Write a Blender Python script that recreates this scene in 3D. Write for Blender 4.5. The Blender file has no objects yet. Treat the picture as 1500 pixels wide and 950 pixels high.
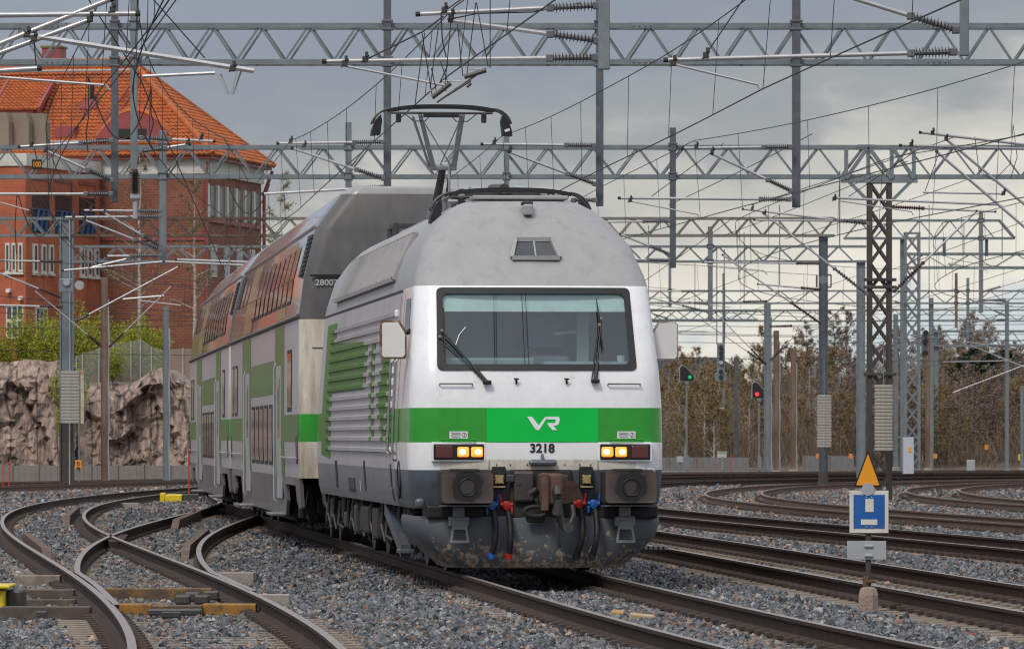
import bpy, bmesh, math, random
import numpy as np
from mathutils import Vector, Matrix, noise as mnoise

R = math.radians
random.seed(7)
scene = bpy.context.scene
COL = scene.collection

# ------------------------------------------------------------------ camera
F = 8333.0                       # focal length in photograph pixels (200 mm on 36 mm)
CAMH = 1.62                      # eye height above rail top
HX, HY = 750.0, 638.0            # photograph pixel of the straight-ahead level ray
cam_d = bpy.data.cameras.new('camera')
cam_d.sensor_fit = 'HORIZONTAL'
cam_d.sensor_width = 36.0
cam_d.lens = 200.0
cam_d.shift_y = (HY - 475.0) / 1500.0
cam_d.clip_start = 1.0
cam_d.clip_end = 6000.0
cam_d.dof.use_dof = True
cam_d.dof.focus_distance = 66.0
cam_d.dof.aperture_fstop = 12.0
cam = bpy.data.objects.new('camera', cam_d)
cam.location = (0, 0, CAMH)
cam.rotation_euler = (R(90), 0, 0)
COL.objects.link(cam)
scene.camera = cam

# ------------------------------------------------------------------ sky and sun
SUN_AZ, SUN_EL = R(205), R(48)    # compass direction the light comes from (behind and left of the camera)
world = bpy.data.worlds.new('World')
scene.world = world
world.use_nodes = True
wn, wl = world.node_tree.nodes, world.node_tree.links
wn.clear()
w_out = wn.new('ShaderNodeOutputWorld')
w_bg = wn.new('ShaderNodeBackground')
w_bg.inputs['Strength'].default_value = 0.12
wl.new(w_bg.outputs[0], w_out.inputs[0])
sky = wn.new('ShaderNodeTexSky')
sky.sky_type = 'NISHITA'
sky.sun_disc = False
sky.sun_elevation = SUN_EL
sky.sun_rotation = SUN_AZ
w_tc = wn.new('ShaderNodeTexCoord')
w_map = wn.new('ShaderNodeMapping')
w_map.inputs['Scale'].default_value = (1.0, 1.0, 2.2)
wl.new(w_tc.outputs['Generated'], w_map.inputs['Vector'])
w_n1 = wn.new('ShaderNodeTexNoise')
w_n1.inputs['Scale'].default_value = 34.0
w_n1.inputs['Detail'].default_value = 4.5
w_n1.inputs['Roughness'].default_value = 0.55
wl.new(w_map.outputs[0], w_n1.inputs['Vector'])
w_n2 = wn.new('ShaderNodeTexNoise')
w_n2.inputs['Scale'].default_value = 7.0
w_n2.inputs['Detail'].default_value = 3.0
wl.new(w_map.outputs[0], w_n2.inputs['Vector'])
w_sep = wn.new('ShaderNodeSeparateXYZ')
wl.new(w_tc.outputs['Generated'], w_sep.inputs[0])


def wmath(op, a, b, clamp=False):
    n = wn.new('ShaderNodeMath')
    n.operation = op
    n.use_clamp = clamp
    for i, v in enumerate((a, b)):
        if isinstance(v, (int, float)):
            n.inputs[i].default_value = v
        else:
            wl.new(v, n.inputs[i])
    return n.outputs[0]


# broken cloud near the horizon, closing to a grey deck higher up
w_el = wmath('MULTIPLY', w_sep.outputs[2], 1.0)
w_x = wmath('MULTIPLY', wmath('MAXIMUM', wmath('MINIMUM', w_sep.outputs[0], 0.14), -0.14), -0.22)
w_e2 = wmath('ADD', w_el, w_x)
w_c = wmath('MULTIPLY', wmath('SUBTRACT', w_n1.outputs[0], 0.5), 0.055)
w_d = wmath('MULTIPLY', wmath('SUBTRACT', w_n2.outputs[0], 0.5), 0.045)
w_s = wmath('ADD', w_e2, wmath('ADD', w_c, w_d))
w_ramp = wn.new('ShaderNodeValToRGB')
cr = w_ramp.color_ramp
cr.interpolation = 'EASE'
cr.elements[0].position = 0.0
cr.elements[0].color = (4.2, 4.65, 4.9, 1)
cr.elements[1].position = 1.0
cr.elements[1].color = (7.0, 7.1, 7.4, 1)
for pos, c in ((0.008, (5.9, 5.65, 5.05)), (0.024, (5.1, 4.85, 4.4)), (0.036, (3.75, 3.65, 3.5)), (0.050, (2.2, 2.25, 2.4)),
               (0.070, (1.68, 1.84, 2.32)), (0.13, (2.2, 2.5, 3.0)), (0.4, (5.6, 5.8, 6.2))):
    e = cr.elements.new(pos)
    e.color = (*c, 1)
wl.new(w_s, w_ramp.inputs[0])
w_mix = wn.new('ShaderNodeMixRGB')
w_mix.inputs['Fac'].default_value = 0.90
wl.new(sky.outputs[0], w_mix.inputs[1])
wl.new(w_ramp.outputs[0], w_mix.inputs[2])
wl.new(w_mix.outputs[0], w_bg.inputs['Color'])

sun_d = bpy.data.lights.new('sun', 'SUN')
sun_d.energy = 1.5
sun_d.angle = R(14)
sun_d.color = (1.0, 0.95, 0.87)
sun = bpy.data.objects.new('sun', sun_d)
sd = Vector((math.sin(SUN_AZ) * math.cos(SUN_EL), math.cos(SUN_AZ) * math.cos(SUN_EL), math.sin(SUN_EL)))
sun.rotation_euler = sd.to_track_quat('Z', 'Y').to_euler()
sun.location = (0, 0, 60)
COL.objects.link(sun)

scene.view_settings.view_transform = 'Standard'
scene.view_settings.look = 'None'
scene.view_settings.gamma = 1.0
scene.view_settings.exposure = 0.25
scene.view_settings.use_curve_mapping = False
scene.cycles.use_denoising = True
scene.cycles.filter_width = 1.1
scene.cycles.max_bounces = 6
scene.cycles.transparent_max_bounces = 12


# ------------------------------------------------------------------ helpers
def P(px, py, Y):
    """photograph pixel -> place at distance Y"""
    return Vector(((px - HX) * Y / F, Y, CAMH + (HY - py) * Y / F))


def tag(o, label=None, cat=None, group=None, kind=None):
    if label:
        o['label'] = label
    if cat:
        o['category'] = cat
    if group:
        o['group'] = group
    if kind:
        o['kind'] = kind
    return o


def empty(name, loc=(0, 0, 0), rz=0.0, label=None, cat=None, group=None):
    o = bpy.data.objects.new(name, None)
    o.empty_display_size = 0.2
    o.location = loc
    o.rotation_euler = (0, 0, rz)
    COL.objects.link(o)
    return tag(o, label, cat, group)


def inst(name, me, parent=None, loc=(0, 0, 0), rot=(0, 0, 0), scale=(1, 1, 1)):
    o = bpy.data.objects.new(name, me)
    o.location = loc
    o.rotation_euler = rot
    o.scale = scale
    if parent is not None:
        o.parent = parent
    COL.objects.link(o)
    return o


class MB:
    """collects shapes into one mesh"""
    def __init__(s):
        s.v, s.f, s.m = [], [], []

    def add(s, verts, faces, mi=0):
        o = len(s.v)
        s.v.extend([tuple(p) for p in verts])
        s.f.extend([tuple(i + o for i in f) for f in faces])
        if isinstance(mi, int):
            s.m.extend([mi] * len(faces))
        else:
            s.m.extend(mi)
        return s

    def box(s, c, d, mi=0, M=None, taper=1.0):
        x, y, z = d[0] / 2, d[1] / 2, d[2] / 2
        vs = []
        for zz, t in ((-z, 1.0), (z, taper)):
            for (a, b) in ((-x, -y), (x, -y), (x, y), (-x, y)):
                p = Vector((a * t, b * t, zz))
                if M is not None:
                    p = M @ p
                vs.append(p + Vector(c))
        return s.add(vs, [(3, 2, 1, 0), (4, 5, 6, 7), (0, 1, 5, 4), (1, 2, 6, 5), (2, 3, 7, 6), (3, 0, 4, 7)], mi)

    def bbox(s, c, d, b=0.01, mi=0, M=None):
        """box with bevelled edges"""
        bm = bmesh.new()
        bmesh.ops.create_cube(bm, size=1.0)
        for v in bm.verts:
            v.co = Vector((v.co.x * d[0], v.co.y * d[1], v.co.z * d[2]))
        bmesh.ops.bevel(bm, geom=list(bm.edges), offset=b, segments=2, affect='EDGES', profile=0.5)
        bm.verts.index_update()
        vs = [((M @ v.co) if M is not None else v.co) + Vector(c) for v in bm.verts]
        fs = [[v.index for v in f.verts] for f in bm.faces]
        bm.free()
        return s.add(vs, fs, mi)

    def beam(s, a, b, w, h=None, mi=0, up=(0, 0, 1)):
        """rectangular bar from a to b"""
        a, b = Vector(a), Vector(b)
        h = w if h is None else h
        d = (b - a).normalized()
        u = Vector(up)
        if abs(d.dot(u)) > 0.98:
            u = Vector((0, 1, 0))
        r = d.cross(u).normalized()
        u = r.cross(d).normalized()
        vs = []
        for p in (a, b):
            for (i, j) in ((-1, -1), (1, -1), (1, 1), (-1, 1)):
                vs.append(p + r * (i * w / 2) + u * (j * h / 2))
        return s.add(vs, [(3, 2, 1, 0), (4, 5, 6, 7), (0, 1, 5, 4), (1, 2, 6, 5), (2, 3, 7, 6), (3, 0, 4, 7)], mi)

    def tube(s, pts, r, n=8, mi=0, caps=True):
        """tube along points; r a number or a list"""
        pts = [Vector(p) for p in pts]
        k = len(pts)
        rs = [r] * k if isinstance(r, (int, float)) else r
        vs, fs = [], []
        d0 = (pts[1] - pts[0]).normalized()
        u = Vector((0, 0, 1)) if abs(d0.z) < 0.9 else Vector((1, 0, 0))
        for i in range(k):
            d = (pts[min(i + 1, k - 1)] - pts[max(i - 1, 0)])
            if d.length < 1e-9:
                d = d0
            d.normalize()
            a = d.cross(u)
            if a.length < 1e-4:
                a = d.cross(Vector((0, 1, 0)))
            a.normalize()
            u = a.cross(d).normalized()
            for j in range(n):
                t = 2 * math.pi * j / n
                vs.append(pts[i] + (a * math.cos(t) + u * math.sin(t)) * rs[i])
        for i in range(k - 1):
            for j in range(n):
                fs.append((i * n + j, i * n + (j + 1) % n, (i + 1) * n + (j + 1) % n, (i + 1) * n + j))
        if caps:
            fs.append(tuple(range(n - 1, -1, -1)))
            fs.append(tuple(range((k - 1) * n, k * n)))
        return s.add(vs, fs, mi)

    def prism(s, poly, a, b, axis='y', mi=0, T=None):
        """2D outline (counter-clockwise in its plane) pushed from a to b along an axis"""
        n = len(poly)
        vs = []
        for t in (a, b):
            for (p, q) in poly:
                v = {'y': (p, t, q), 'x': (t, p, q), 'z': (p, q, t)}[axis]
                vs.append(T(Vector(v)) if T else v)
        fs = [tuple(range(n - 1, -1, -1)), tuple(range(n, 2 * n))]
        fs += [(i, (i + 1) % n, n + (i + 1) % n, n + i) for i in range(n)]
        return s.add(vs, fs, mi)

    def build(s, name, mats, parent=None, smooth=None, loc=None):
        me = bpy.data.meshes.new(name)
        me.from_pydata(s.v, [], s.f)
        if not isinstance(mats, (list, tuple)):
            mats = [mats]
        for m in mats:
            me.materials.append(m)
        if len(mats) > 1:
            me.polygons.foreach_set('material_index', s.m)
        if smooth is not None:
            me.polygons.foreach_set('use_smooth', [True] * len(me.polygons))
            me.set_sharp_from_angle(angle=R(smooth))
        me.update()
        o = bpy.data.objects.new(name, me)
        if loc is not None:
            o.location = loc
        if parent is not None:
            o.parent = parent
        COL.objects.link(o)
        return o

    def mesh(s, name, mats, smooth=None):
        o = s.build(name, mats, None, smooth)
        me = o.data
        bpy.data.objects.remove(o)
        return me


def clip_z(poly, za, zb):
    """part of a (y, z) outline between two heights"""
    for lim, keep in ((za, 1), (zb, -1)):
        out = []
        for i in range(len(poly)):
            p, q = poly[i - 1], poly[i]
            ip, iq = keep * (p[1] - lim) >= 0, keep * (q[1] - lim) >= 0
            if ip != iq:
                t = (lim - p[1]) / (q[1] - p[1])
                out.append((p[0] + (q[0] - p[0]) * t, lim))
            if iq:
                out.append(q)
        poly = out
        if len(poly) < 3:
            return []
    return poly


def banded(poly, levels):
    """split an outline where the wall behind it bends"""
    zs = [z for _, z in poly]
    cuts = [min(zs)] + [z for z in levels if min(zs) + 1e-4 < z < max(zs) - 1e-4] + [max(zs)]
    return [p for p in (clip_z(poly, a, b) for a, b in zip(cuts, cuts[1:])) if len(p) >= 3]


def fix_normals(o):
    bm = bmesh.new()
    bm.from_mesh(o.data)
    bmesh.ops.recalc_face_normals(bm, faces=bm.faces)
    bm.to_mesh(o.data)
    bm.free()
    return o


# ------------------------------------------------------------------ materials
def nodes_of(name):
    m = bpy.data.materials.new(name)
    m.use_nodes = True
    nt = m.node_tree
    nt.nodes.clear()
    out = nt.nodes.new('ShaderNodeOutputMaterial')
    b = nt.nodes.new('ShaderNodeBsdfPrincipled')
    nt.links.new(b.outputs[0], out.inputs[0])
    return m, nt, b


def setin(b, name, v):
    if name in b.inputs:
        b.inputs[name].default_value = v


def mk(name, col, rough=0.5, metal=0.0, var=0.12, scale=4.0, bump=0.0, bscale=40.0, coat=0.0, dirt=None, dirt_amt=0.5,
       dirt_scale=3.0, stretch=(1, 1, 1), spec=0.5, rvar=0.1):
    m, nt, b = nodes_of(name)
    L, N = nt.links, nt.nodes
    tc = N.new('ShaderNodeTexCoord')
    mp = N.new('ShaderNodeMapping')
    mp.inputs['Scale'].default_value = stretch
    L.new(tc.outputs['Object'], mp.inputs['Vector'])
    nz = N.new('ShaderNodeTexNoise')
    nz.inputs['Scale'].default_value = scale
    nz.inputs['Detail'].default_value = 8.0
    nz.inputs['Roughness'].default_value = 0.6
    L.new(mp.outputs[0], nz.inputs['Vector'])
    ramp = N.new('ShaderNodeValToRGB')
    lo = tuple(max(0, c * (1 - var)) for c in col)
    hi = tuple(min(1, c * (1 + var)) for c in col)
    ramp.color_ramp.elements[0].position = 0.3
    ramp.color_ramp.elements[0].color = (*lo, 1)
    ramp.color_ramp.elements[1].position = 0.7
    ramp.color_ramp.elements[1].color = (*hi, 1)
    L.new(nz.outputs[0], ramp.inputs[0])
    csock = ramp.outputs[0]
    if dirt is not None:
        n2 = N.new('ShaderNodeTexNoise')
        n2.inputs['Scale'].default_value = dirt_scale
        n2.inputs['Detail'].default_value = 10.0
        n2.inputs['Roughness'].default_value = 0.68
        L.new(mp.outputs[0], n2.inputs['Vector'])
        r2 = N.new('ShaderNodeValToRGB')
        r2.color_ramp.elements[0].position = 0.62 - 0.3 * dirt_amt
        r2.color_ramp.elements[0].color = (0, 0, 0, 1)
        r2.color_ramp.elements[1].position = 0.85 - 0.2 * dirt_amt
        r2.color_ramp.elements[1].color = (1, 1, 1, 1)
        L.new(n2.outputs[0], r2.inputs[0])
        mx = N.new('ShaderNodeMixRGB')
        L.new(r2.outputs[0], mx.inputs['Fac'])
        L.new(csock, mx.inputs[1])
        mx.inputs[2].default_value = (*dirt, 1)
        csock = mx.outputs[0]
    L.new(csock, b.inputs['Base Color'])
    b.inputs['Metallic'].default_value = metal
    if rvar:
        mr = N.new('ShaderNodeMapRange')
        mr.inputs['To Min'].default_value = max(0.02, rough - rvar)
        mr.inputs['To Max'].default_value = min(1, rough + rvar)
        L.new(nz.outputs[0], mr.inputs['Value'])
        L.new(mr.outputs[0], b.inputs['Roughness'])
    else:
        b.inputs['Roughness'].default_value = rough
    setin(b, 'Specular IOR Level', spec)
    setin(b, 'Coat Weight', coat)
    setin(b, 'Coat Roughness', 0.08)
    if bump:
        n3 = N.new('ShaderNodeTexNoise')
        n3.inputs['Scale'].default_value = bscale
        n3.inputs['Detail'].default_value = 6.0
        L.new(mp.outputs[0], n3.inputs['Vector'])
        bp = N.new('ShaderNodeBump')
        bp.inputs['Strength'].default_value = bump
        bp.inputs['Distance'].default_value = 0.02
        L.new(n3.outputs[0], bp.inputs['Height'])
        L.new(bp.outputs[0], b.inputs['Normal'])
    return m


def emit(name, col, strength):
    m, nt, b = nodes_of(name)
    b.inputs['Base Color'].default_value = (*col, 1)
    b.inputs['Emission Color'].default_value = (*col, 1)
    b.inputs['Emission Strength'].default_value = strength
    return m


M = {}
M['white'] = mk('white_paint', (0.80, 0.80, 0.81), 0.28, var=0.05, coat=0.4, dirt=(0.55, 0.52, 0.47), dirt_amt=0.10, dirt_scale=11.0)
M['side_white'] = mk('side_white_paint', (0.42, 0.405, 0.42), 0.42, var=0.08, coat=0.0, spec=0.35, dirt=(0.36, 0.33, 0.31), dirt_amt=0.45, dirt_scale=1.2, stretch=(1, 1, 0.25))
M['cream'] = mk('dirty_cream_panel', (0.60, 0.57, 0.50), 0.45, var=0.10, dirt=(0.36, 0.31, 0.24), dirt_amt=0.4, dirt_scale=5)
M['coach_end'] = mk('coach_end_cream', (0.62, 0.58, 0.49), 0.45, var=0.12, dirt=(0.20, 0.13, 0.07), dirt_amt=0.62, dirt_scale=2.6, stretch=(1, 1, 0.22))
M['green'] = mk('green_paint', (0.02, 0.29, 0.02), 0.24, var=0.10, coat=0.25, dirt=(0.05, 0.22, 0.03), dirt_amt=0.3)
M['bright_green'] = mk('bright_green_panel', (0.0, 0.50, 0.065), 0.4, var=0.04, coat=0.0, spec=0.3)
M['side_green'] = mk('faded_side_green', (0.085, 0.19, 0.03), 0.5, var=0.14, coat=0.0, spec=0.2, dirt=(0.16, 0.22, 0.09), dirt_amt=0.4, stretch=(1, 1, 0.3))
M['roof_grey'] = mk('roof_silver_grey', (0.33, 0.325, 0.325), 0.45, metal=0.15, var=0.06, scale=5, dirt=(0.25, 0.24, 0.23), dirt_amt=0.3, dirt_scale=7.0, bump=0.03, stretch=(1, 1, 0.5))
M['coach_grey'] = mk('coach_end_grey', (0.10, 0.097, 0.095), 0.5, var=0.2, dirt=(0.065, 0.06, 0.055), dirt_amt=0.45, dirt_scale=1.6, stretch=(1, 1, 0.4))  # base grey darkened; the shade on the coach end is put into the colour
M['skirt'] = mk('skirt_grey', (0.20, 0.205, 0.215), 0.42, var=0.12, dirt=(0.13, 0.12, 0.115), dirt_amt=0.4, dirt_scale=3, coat=0.15)
M['dark_skirt'] = mk('dark_slate_grey', (0.085, 0.10, 0.12), 0.40, var=0.12, dirt=(0.05, 0.05, 0.05), dirt_amt=0.35, coat=0.2)
M['black'] = mk('black_rubber', (0.018, 0.018, 0.019), 0.55, var=0.2, spec=0.35)
M['under'] = mk('underframe_grime', (0.022, 0.020, 0.019), 0.75, var=0.3, dirt=(0.05, 0.04, 0.03), dirt_amt=0.35, dirt_scale=6)
M['steel'] = mk('worn_steel', (0.30, 0.29, 0.28), 0.42, metal=0.7, var=0.2, dirt=(0.10, 0.08, 0.06), dirt_amt=0.35)
M['dark_steel'] = mk('dark_steel', (0.065, 0.062, 0.06), 0.5, metal=0.4, var=0.25, dirt=(0.085, 0.06, 0.042), dirt_amt=0.35, dirt_scale=8)
M['galv'] = mk('galvanised_steel', (0.20, 0.225, 0.24), 0.5, metal=0.35, var=0.16, scale=6, dirt=(0.12, 0.13, 0.135), dirt_amt=0.45)
M['galv_dark'] = mk('weathered_galvanised_steel', (0.11, 0.12, 0.135), 0.5, metal=0.35, var=0.18, scale=5, dirt=(0.09, 0.09, 0.095), dirt_amt=0.4)
M['alu'] = mk('bright_aluminium_tube', (0.47, 0.46, 0.465), 0.34, metal=0.55, var=0.08, scale=5)
M['rusty'] = mk('rusty_steel', (0.10, 0.058, 0.038), 0.75, var=0.3, scale=5, dirt=(0.20, 0.16, 0.13), dirt_amt=0.4)
M['rust_mast'] = mk('rusty_mast_paint', (0.155, 0.092, 0.062), 0.75, var=0.35, scale=2.5, dirt=(0.22, 0.20, 0.18), dirt_amt=0.5, stretch=(1, 1, 0.25))
M['truss_green'] = mk('mossy_truss_steel', (0.17, 0.175, 0.15), 0.65, var=0.25, scale=3, dirt=(0.17, 0.10, 0.06), dirt_amt=0.45)
M['brown_mast'] = mk('brown_lattice_steel', (0.055, 0.045, 0.040), 0.65, var=0.2, scale=4)
M['insul'] = mk('insulator_grey', (0.13, 0.13, 0.14), 0.4, var=0.15)
M['insul_brown'] = mk('insulator_brown_glaze', (0.07, 0.03, 0.028), 0.22, var=0.15)
M['wire'] = mk('wire_dark', (0.028, 0.024, 0.026), 0.6, var=0.1)
M['wire_green'] = mk('wire_patina', (0.06, 0.085, 0.07), 0.6, var=0.1)
M['rail_side'] = mk('rail_rust_side', (0.034, 0.021, 0.016), 0.75, var=0.35, scale=9, spec=0.25, dirt=(0.062, 0.034, 0.020), dirt_amt=0.45, dirt_scale=4)
M['rail_top'] = mk('rail_head_steel', (0.28, 0.235, 0.21), 0.38, metal=0.5, var=0.15, scale=8)
M['rail_far_side'] = mk('far_rail_rust', (0.13, 0.082, 0.060), 0.8, var=0.25, scale=3)
M['rail_dull'] = mk('rail_head_dull', (0.20, 0.165, 0.15), 0.5, metal=0.4, var=0.2, scale=8)
M['clip'] = mk('rail_clip_rust', (0.05, 0.034, 0.028), 0.8, var=0.3)
M['sleeper'] = mk('concrete_sleeper', (0.24, 0.195, 0.155), 0.85, var=0.25, scale=7, bump=0.3, dirt=(0.10, 0.075, 0.06), dirt_amt=0.5, dirt_scale=5)
M['concrete'] = mk('concrete', (0.30, 0.27, 0.24), 0.85, var=0.18, scale=6, bump=0.4, dirt=(0.18, 0.14, 0.11), dirt_amt=0.4)
M['weight'] = mk('concrete_weight_disc', (0.36, 0.34, 0.30), 0.85, var=0.18, scale=3, bump=0.3, dirt=(0.20, 0.18, 0.155), dirt_amt=0.45)
M['yellow'] = mk('yellow_enamel', (0.68, 0.50, 0.02), 0.4, var=0.1, dirt=(0.25, 0.18, 0.03), dirt_amt=0.25)
M['yellow_rust'] = mk('yellow_paint_over_rust', (0.42, 0.20, 0.012), 0.6, var=0.3, dirt=(0.065, 0.04, 0.028), dirt_amt=0.8, dirt_scale=4)
M['orange'] = mk('orange_sign', (0.75, 0.30, 0.01), 0.5, var=0.05)
M['red'] = mk('red_paint', (0.42, 0.02, 0.015), 0.4, var=0.2, dirt=(0.12, 0.02, 0.02), dirt_amt=0.3, dirt_scale=30)
M['blue'] = mk('blue_paint', (0.02, 0.12, 0.42), 0.4, var=0.2, dirt=(0.02, 0.05, 0.15), dirt_amt=0.3, dirt_scale=30)
M['sign_blue'] = mk('sign_blue', (0.012, 0.10, 0.36), 0.4, var=0.08, dirt=(0.02, 0.07, 0.24), dirt_amt=0.3)
M['sign_white'] = mk('sign_white', (0.62, 0.60, 0.55), 0.5, var=0.08, dirt=(0.42, 0.38, 0.31), dirt_amt=0.3)
M['plate_grey'] = mk('grey_plate', (0.34, 0.35, 0.37), 0.5, var=0.06)
M['brass'] = mk('brass', (0.48, 0.37, 0.16), 0.4, metal=0.6, var=0.2, dirt=(0.12, 0.09, 0.05), dirt_amt=0.35, dirt_scale=25)
M['paper'] = mk('sticker_white', (0.72, 0.73, 0.73), 0.5, var=0.04)
M['ink'] = mk('sticker_ink', (0.12, 0.07, 0.07), 0.6, var=0.0, rvar=0)
M['logo'] = mk('logo_white', (0.78, 0.80, 0.80), 0.4, var=0.02)
M['digit'] = mk('digit_black', (0.02, 0.02, 0.02), 0.5, var=0.0, rvar=0)
M['lamp_red'] = mk('lamp_red_glass', (0.09, 0.010, 0.008), 0.15, var=0.3, scale=40, coat=0.6)
M['glow'] = emit('headlamp_glow', (1.0, 0.36, 0.05), 0.8)
M['glow_core'] = emit('headlamp_core', (1.0, 0.72, 0.32), 3.2)
M['signal_green'] = emit('signal_green_light', (0.02, 0.45, 0.16), 0.3)
M['signal_red'] = emit('signal_red_light', (1.0, 0.02, 0.02), 2.5)
M['red_stick'] = mk('red_marker_stick', (0.55, 0.03, 0.02), 0.5, var=0.1)
M['orange_pole'] = mk('faded_orange', (0.6, 0.22, 0.03), 0.5, var=0.1)


def glass_mat(name, tint, refl, rough=0.02):
    m = bpy.data.materials.new(name)
    m.use_nodes = True
    nt = m.node_tree
    nt.nodes.clear()
    out = nt.nodes.new('ShaderNodeOutputMaterial')
    mix = nt.nodes.new('ShaderNodeMixShader')
    tr = nt.nodes.new('ShaderNodeBsdfTransparent')
    gl = nt.nodes.new('ShaderNodeBsdfGlossy')
    lw = nt.nodes.new('ShaderNodeFresnel')
    lw.inputs['IOR'].default_value = 1.5
    ad = nt.nodes.new('ShaderNodeMath')
    ad.operation = 'ADD'
    ad.use_clamp = True
    ad.inputs[1].default_value = refl
    nt.links.new(lw.outputs[0], ad.inputs[0])
    tr.inputs['Color'].default_value = (*tint, 1)
    gl.inputs['Color'].default_value = (0.92, 0.97, 1.0, 1)
    gl.inputs['Roughness'].default_value = rough
    nt.links.new(ad.outputs[0], mix.inputs['Fac'])
    nt.links.new(tr.outputs[0], mix.inputs[1])
    nt.links.new(gl.outputs[0], mix.inputs[2])
    nt.links.new(mix.outputs[0], out.inputs[0])
    return m


M['windscreen'] = glass_mat('windscreen_glass', (0.66, 0.79, 0.78), 0.06)
M['window'] = mk('coach_window_dark_glass', (0.022, 0.026, 0.03), 0.06, var=0.2, coat=0.6, rvar=0.03)
M['pane'] = mk('building_window_glass', (0.06, 0.07, 0.08), 0.1, var=0.3, rvar=0.04)


def text_part(name, s, size, mat, parent, loc, rot=(R(90), 0, 0), extrude=0.002, sx=1.0, bold=0.0):
    cu = bpy.data.curves.new(name, 'FONT')
    cu.body = s
    cu.size = size
    cu.extrude = extrude
    cu.offset = bold
    cu.align_x = 'CENTER'
    cu.align_y = 'CENTER'
    ob = bpy.data.objects.new(name + '_tmp', cu)
    COL.objects.link(ob)
    dg = bpy.context.evaluated_depsgraph_get()
    me = bpy.data.meshes.new_from_object(ob.evaluated_get(dg))
    bpy.data.objects.remove(ob)
    me.name = name
    me.materials.clear()
    me.materials.append(mat)
    o = inst(name, me, parent, loc, rot, (sx, 1, 1))
    return o
# ------------------------------------------------------------------ ground, ballast, tracks
def gravel_mat(name, cols, scale, bump):
    m, nt, b = nodes_of(name)
    L, N = nt.links, nt.nodes
    tc = N.new('ShaderNodeTexCoord')
    vo = N.new('ShaderNodeTexVoronoi')
    vo.inputs['Scale'].default_value = scale
    L.new(tc.outputs['Object'], vo.inputs['Vector'])
    wn_ = N.new('ShaderNodeTexWhiteNoise')
    L.new(vo.outputs['Color'], wn_.inputs['Vector'])
    ramp = N.new('ShaderNodeValToRGB')
    ramp.color_ramp.interpolation = 'CONSTANT'
    k = len(cols)
    ramp.color_ramp.elements[0].color = (*cols[0], 1)
    ramp.color_ramp.elements[1].position = 1.0 / k
    ramp.color_ramp.elements[1].color = (*cols[1], 1)
    for i in range(2, k):
        e = ramp.color_ramp.elements.new(i / k)
        e.color = (*cols[i], 1)
    L.new(wn_.outputs['Value'], ramp.inputs[0])
    nz = N.new('ShaderNodeTexNoise')
    nz.inputs['Scale'].default_value = 0.35
    nz.inputs['Detail'].default_value = 5
    L.new(tc.outputs['Object'], nz.inputs['Vector'])
    mr = N.new('ShaderNodeMapRange')
    mr.inputs['From Min'].default_value = 0.3
    mr.inputs['From Max'].default_value = 0.7
    mr.inputs['To Min'].default_value = 0.75
    mr.inputs['To Max'].default_value = 1.2
    L.new(nz.outputs[0], mr.inputs['Value'])
    mul = N.new('ShaderNodeMixRGB')
    mul.blend_type = 'MULTIPLY'
    mul.inputs['Fac'].default_value = 1
    L.new(ramp.outputs[0], mul.inputs[1])
    L.new(mr.outputs[0], mul.inputs[2])
    L.new(mul.outputs[0], b.inputs['Base Color'])
    b.inputs['Roughness'].default_value = 0.85
    bp = N.new('ShaderNodeBump')
    bp.inputs['Strength'].default_value = bump
    bp.inputs['Distance'].default_value = 0.05
    bp.invert = True
    L.new(vo.outputs['Distance'], bp.inputs['Height'])
    L.new(bp.outputs[0], b.inputs['Normal'])
    return m


STONES = [(0.125, 0.133, 0.15), (0.06, 0.066, 0.078), (0.17, 0.175, 0.185), (0.095, 0.103, 0.12), (0.20, 0.19, 0.185), (0.14, 0.105, 0.085), (0.08, 0.083, 0.092), (0.045, 0.047, 0.053)]
M['gravel'] = gravel_mat('ballast_bed_gravel', STONES, 17.0, 0.9)
M['far_ground'] = mk('dry_earth', (0.12, 0.095, 0.065), 0.95, var=0.35, scale=0.3, bump=0.3, bscale=3, dirt=(0.10, 0.11, 0.045), dirt_amt=0.5, dirt_scale=0.15)


def sheet(name, x0, x1, y0, y1, z, mat, nx=1, ny=1, bumpy=0.0):
    mb = MB()
    xs = np.linspace(x0, x1, nx + 1)
    ys = np.linspace(y0, y1, ny + 1)
    vs = [(x, y, z + (bumpy * mnoise.noise((x * 0.4, y * 0.4, 3.1)) if bumpy else 0)) for y in ys for x in xs]
    fs = [(j * (nx + 1) + i, j * (nx + 1) + i + 1, (j + 1) * (nx + 1) + i + 1, (j + 1) * (nx + 1) + i) for j in range(ny) for i in range(nx)]
    mb.add(vs, fs)
    return tag(mb.build(name, mat, smooth=60 if bumpy else None), kind='structure')


sheet('ground', -2500, 2500, -200, 5000, -0.42, M['far_ground'])
BED = -0.245
sheet('ballast_bed', -45, 70, 15, 300, BED, M['gravel'], 115, 285, 0.05)


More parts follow.
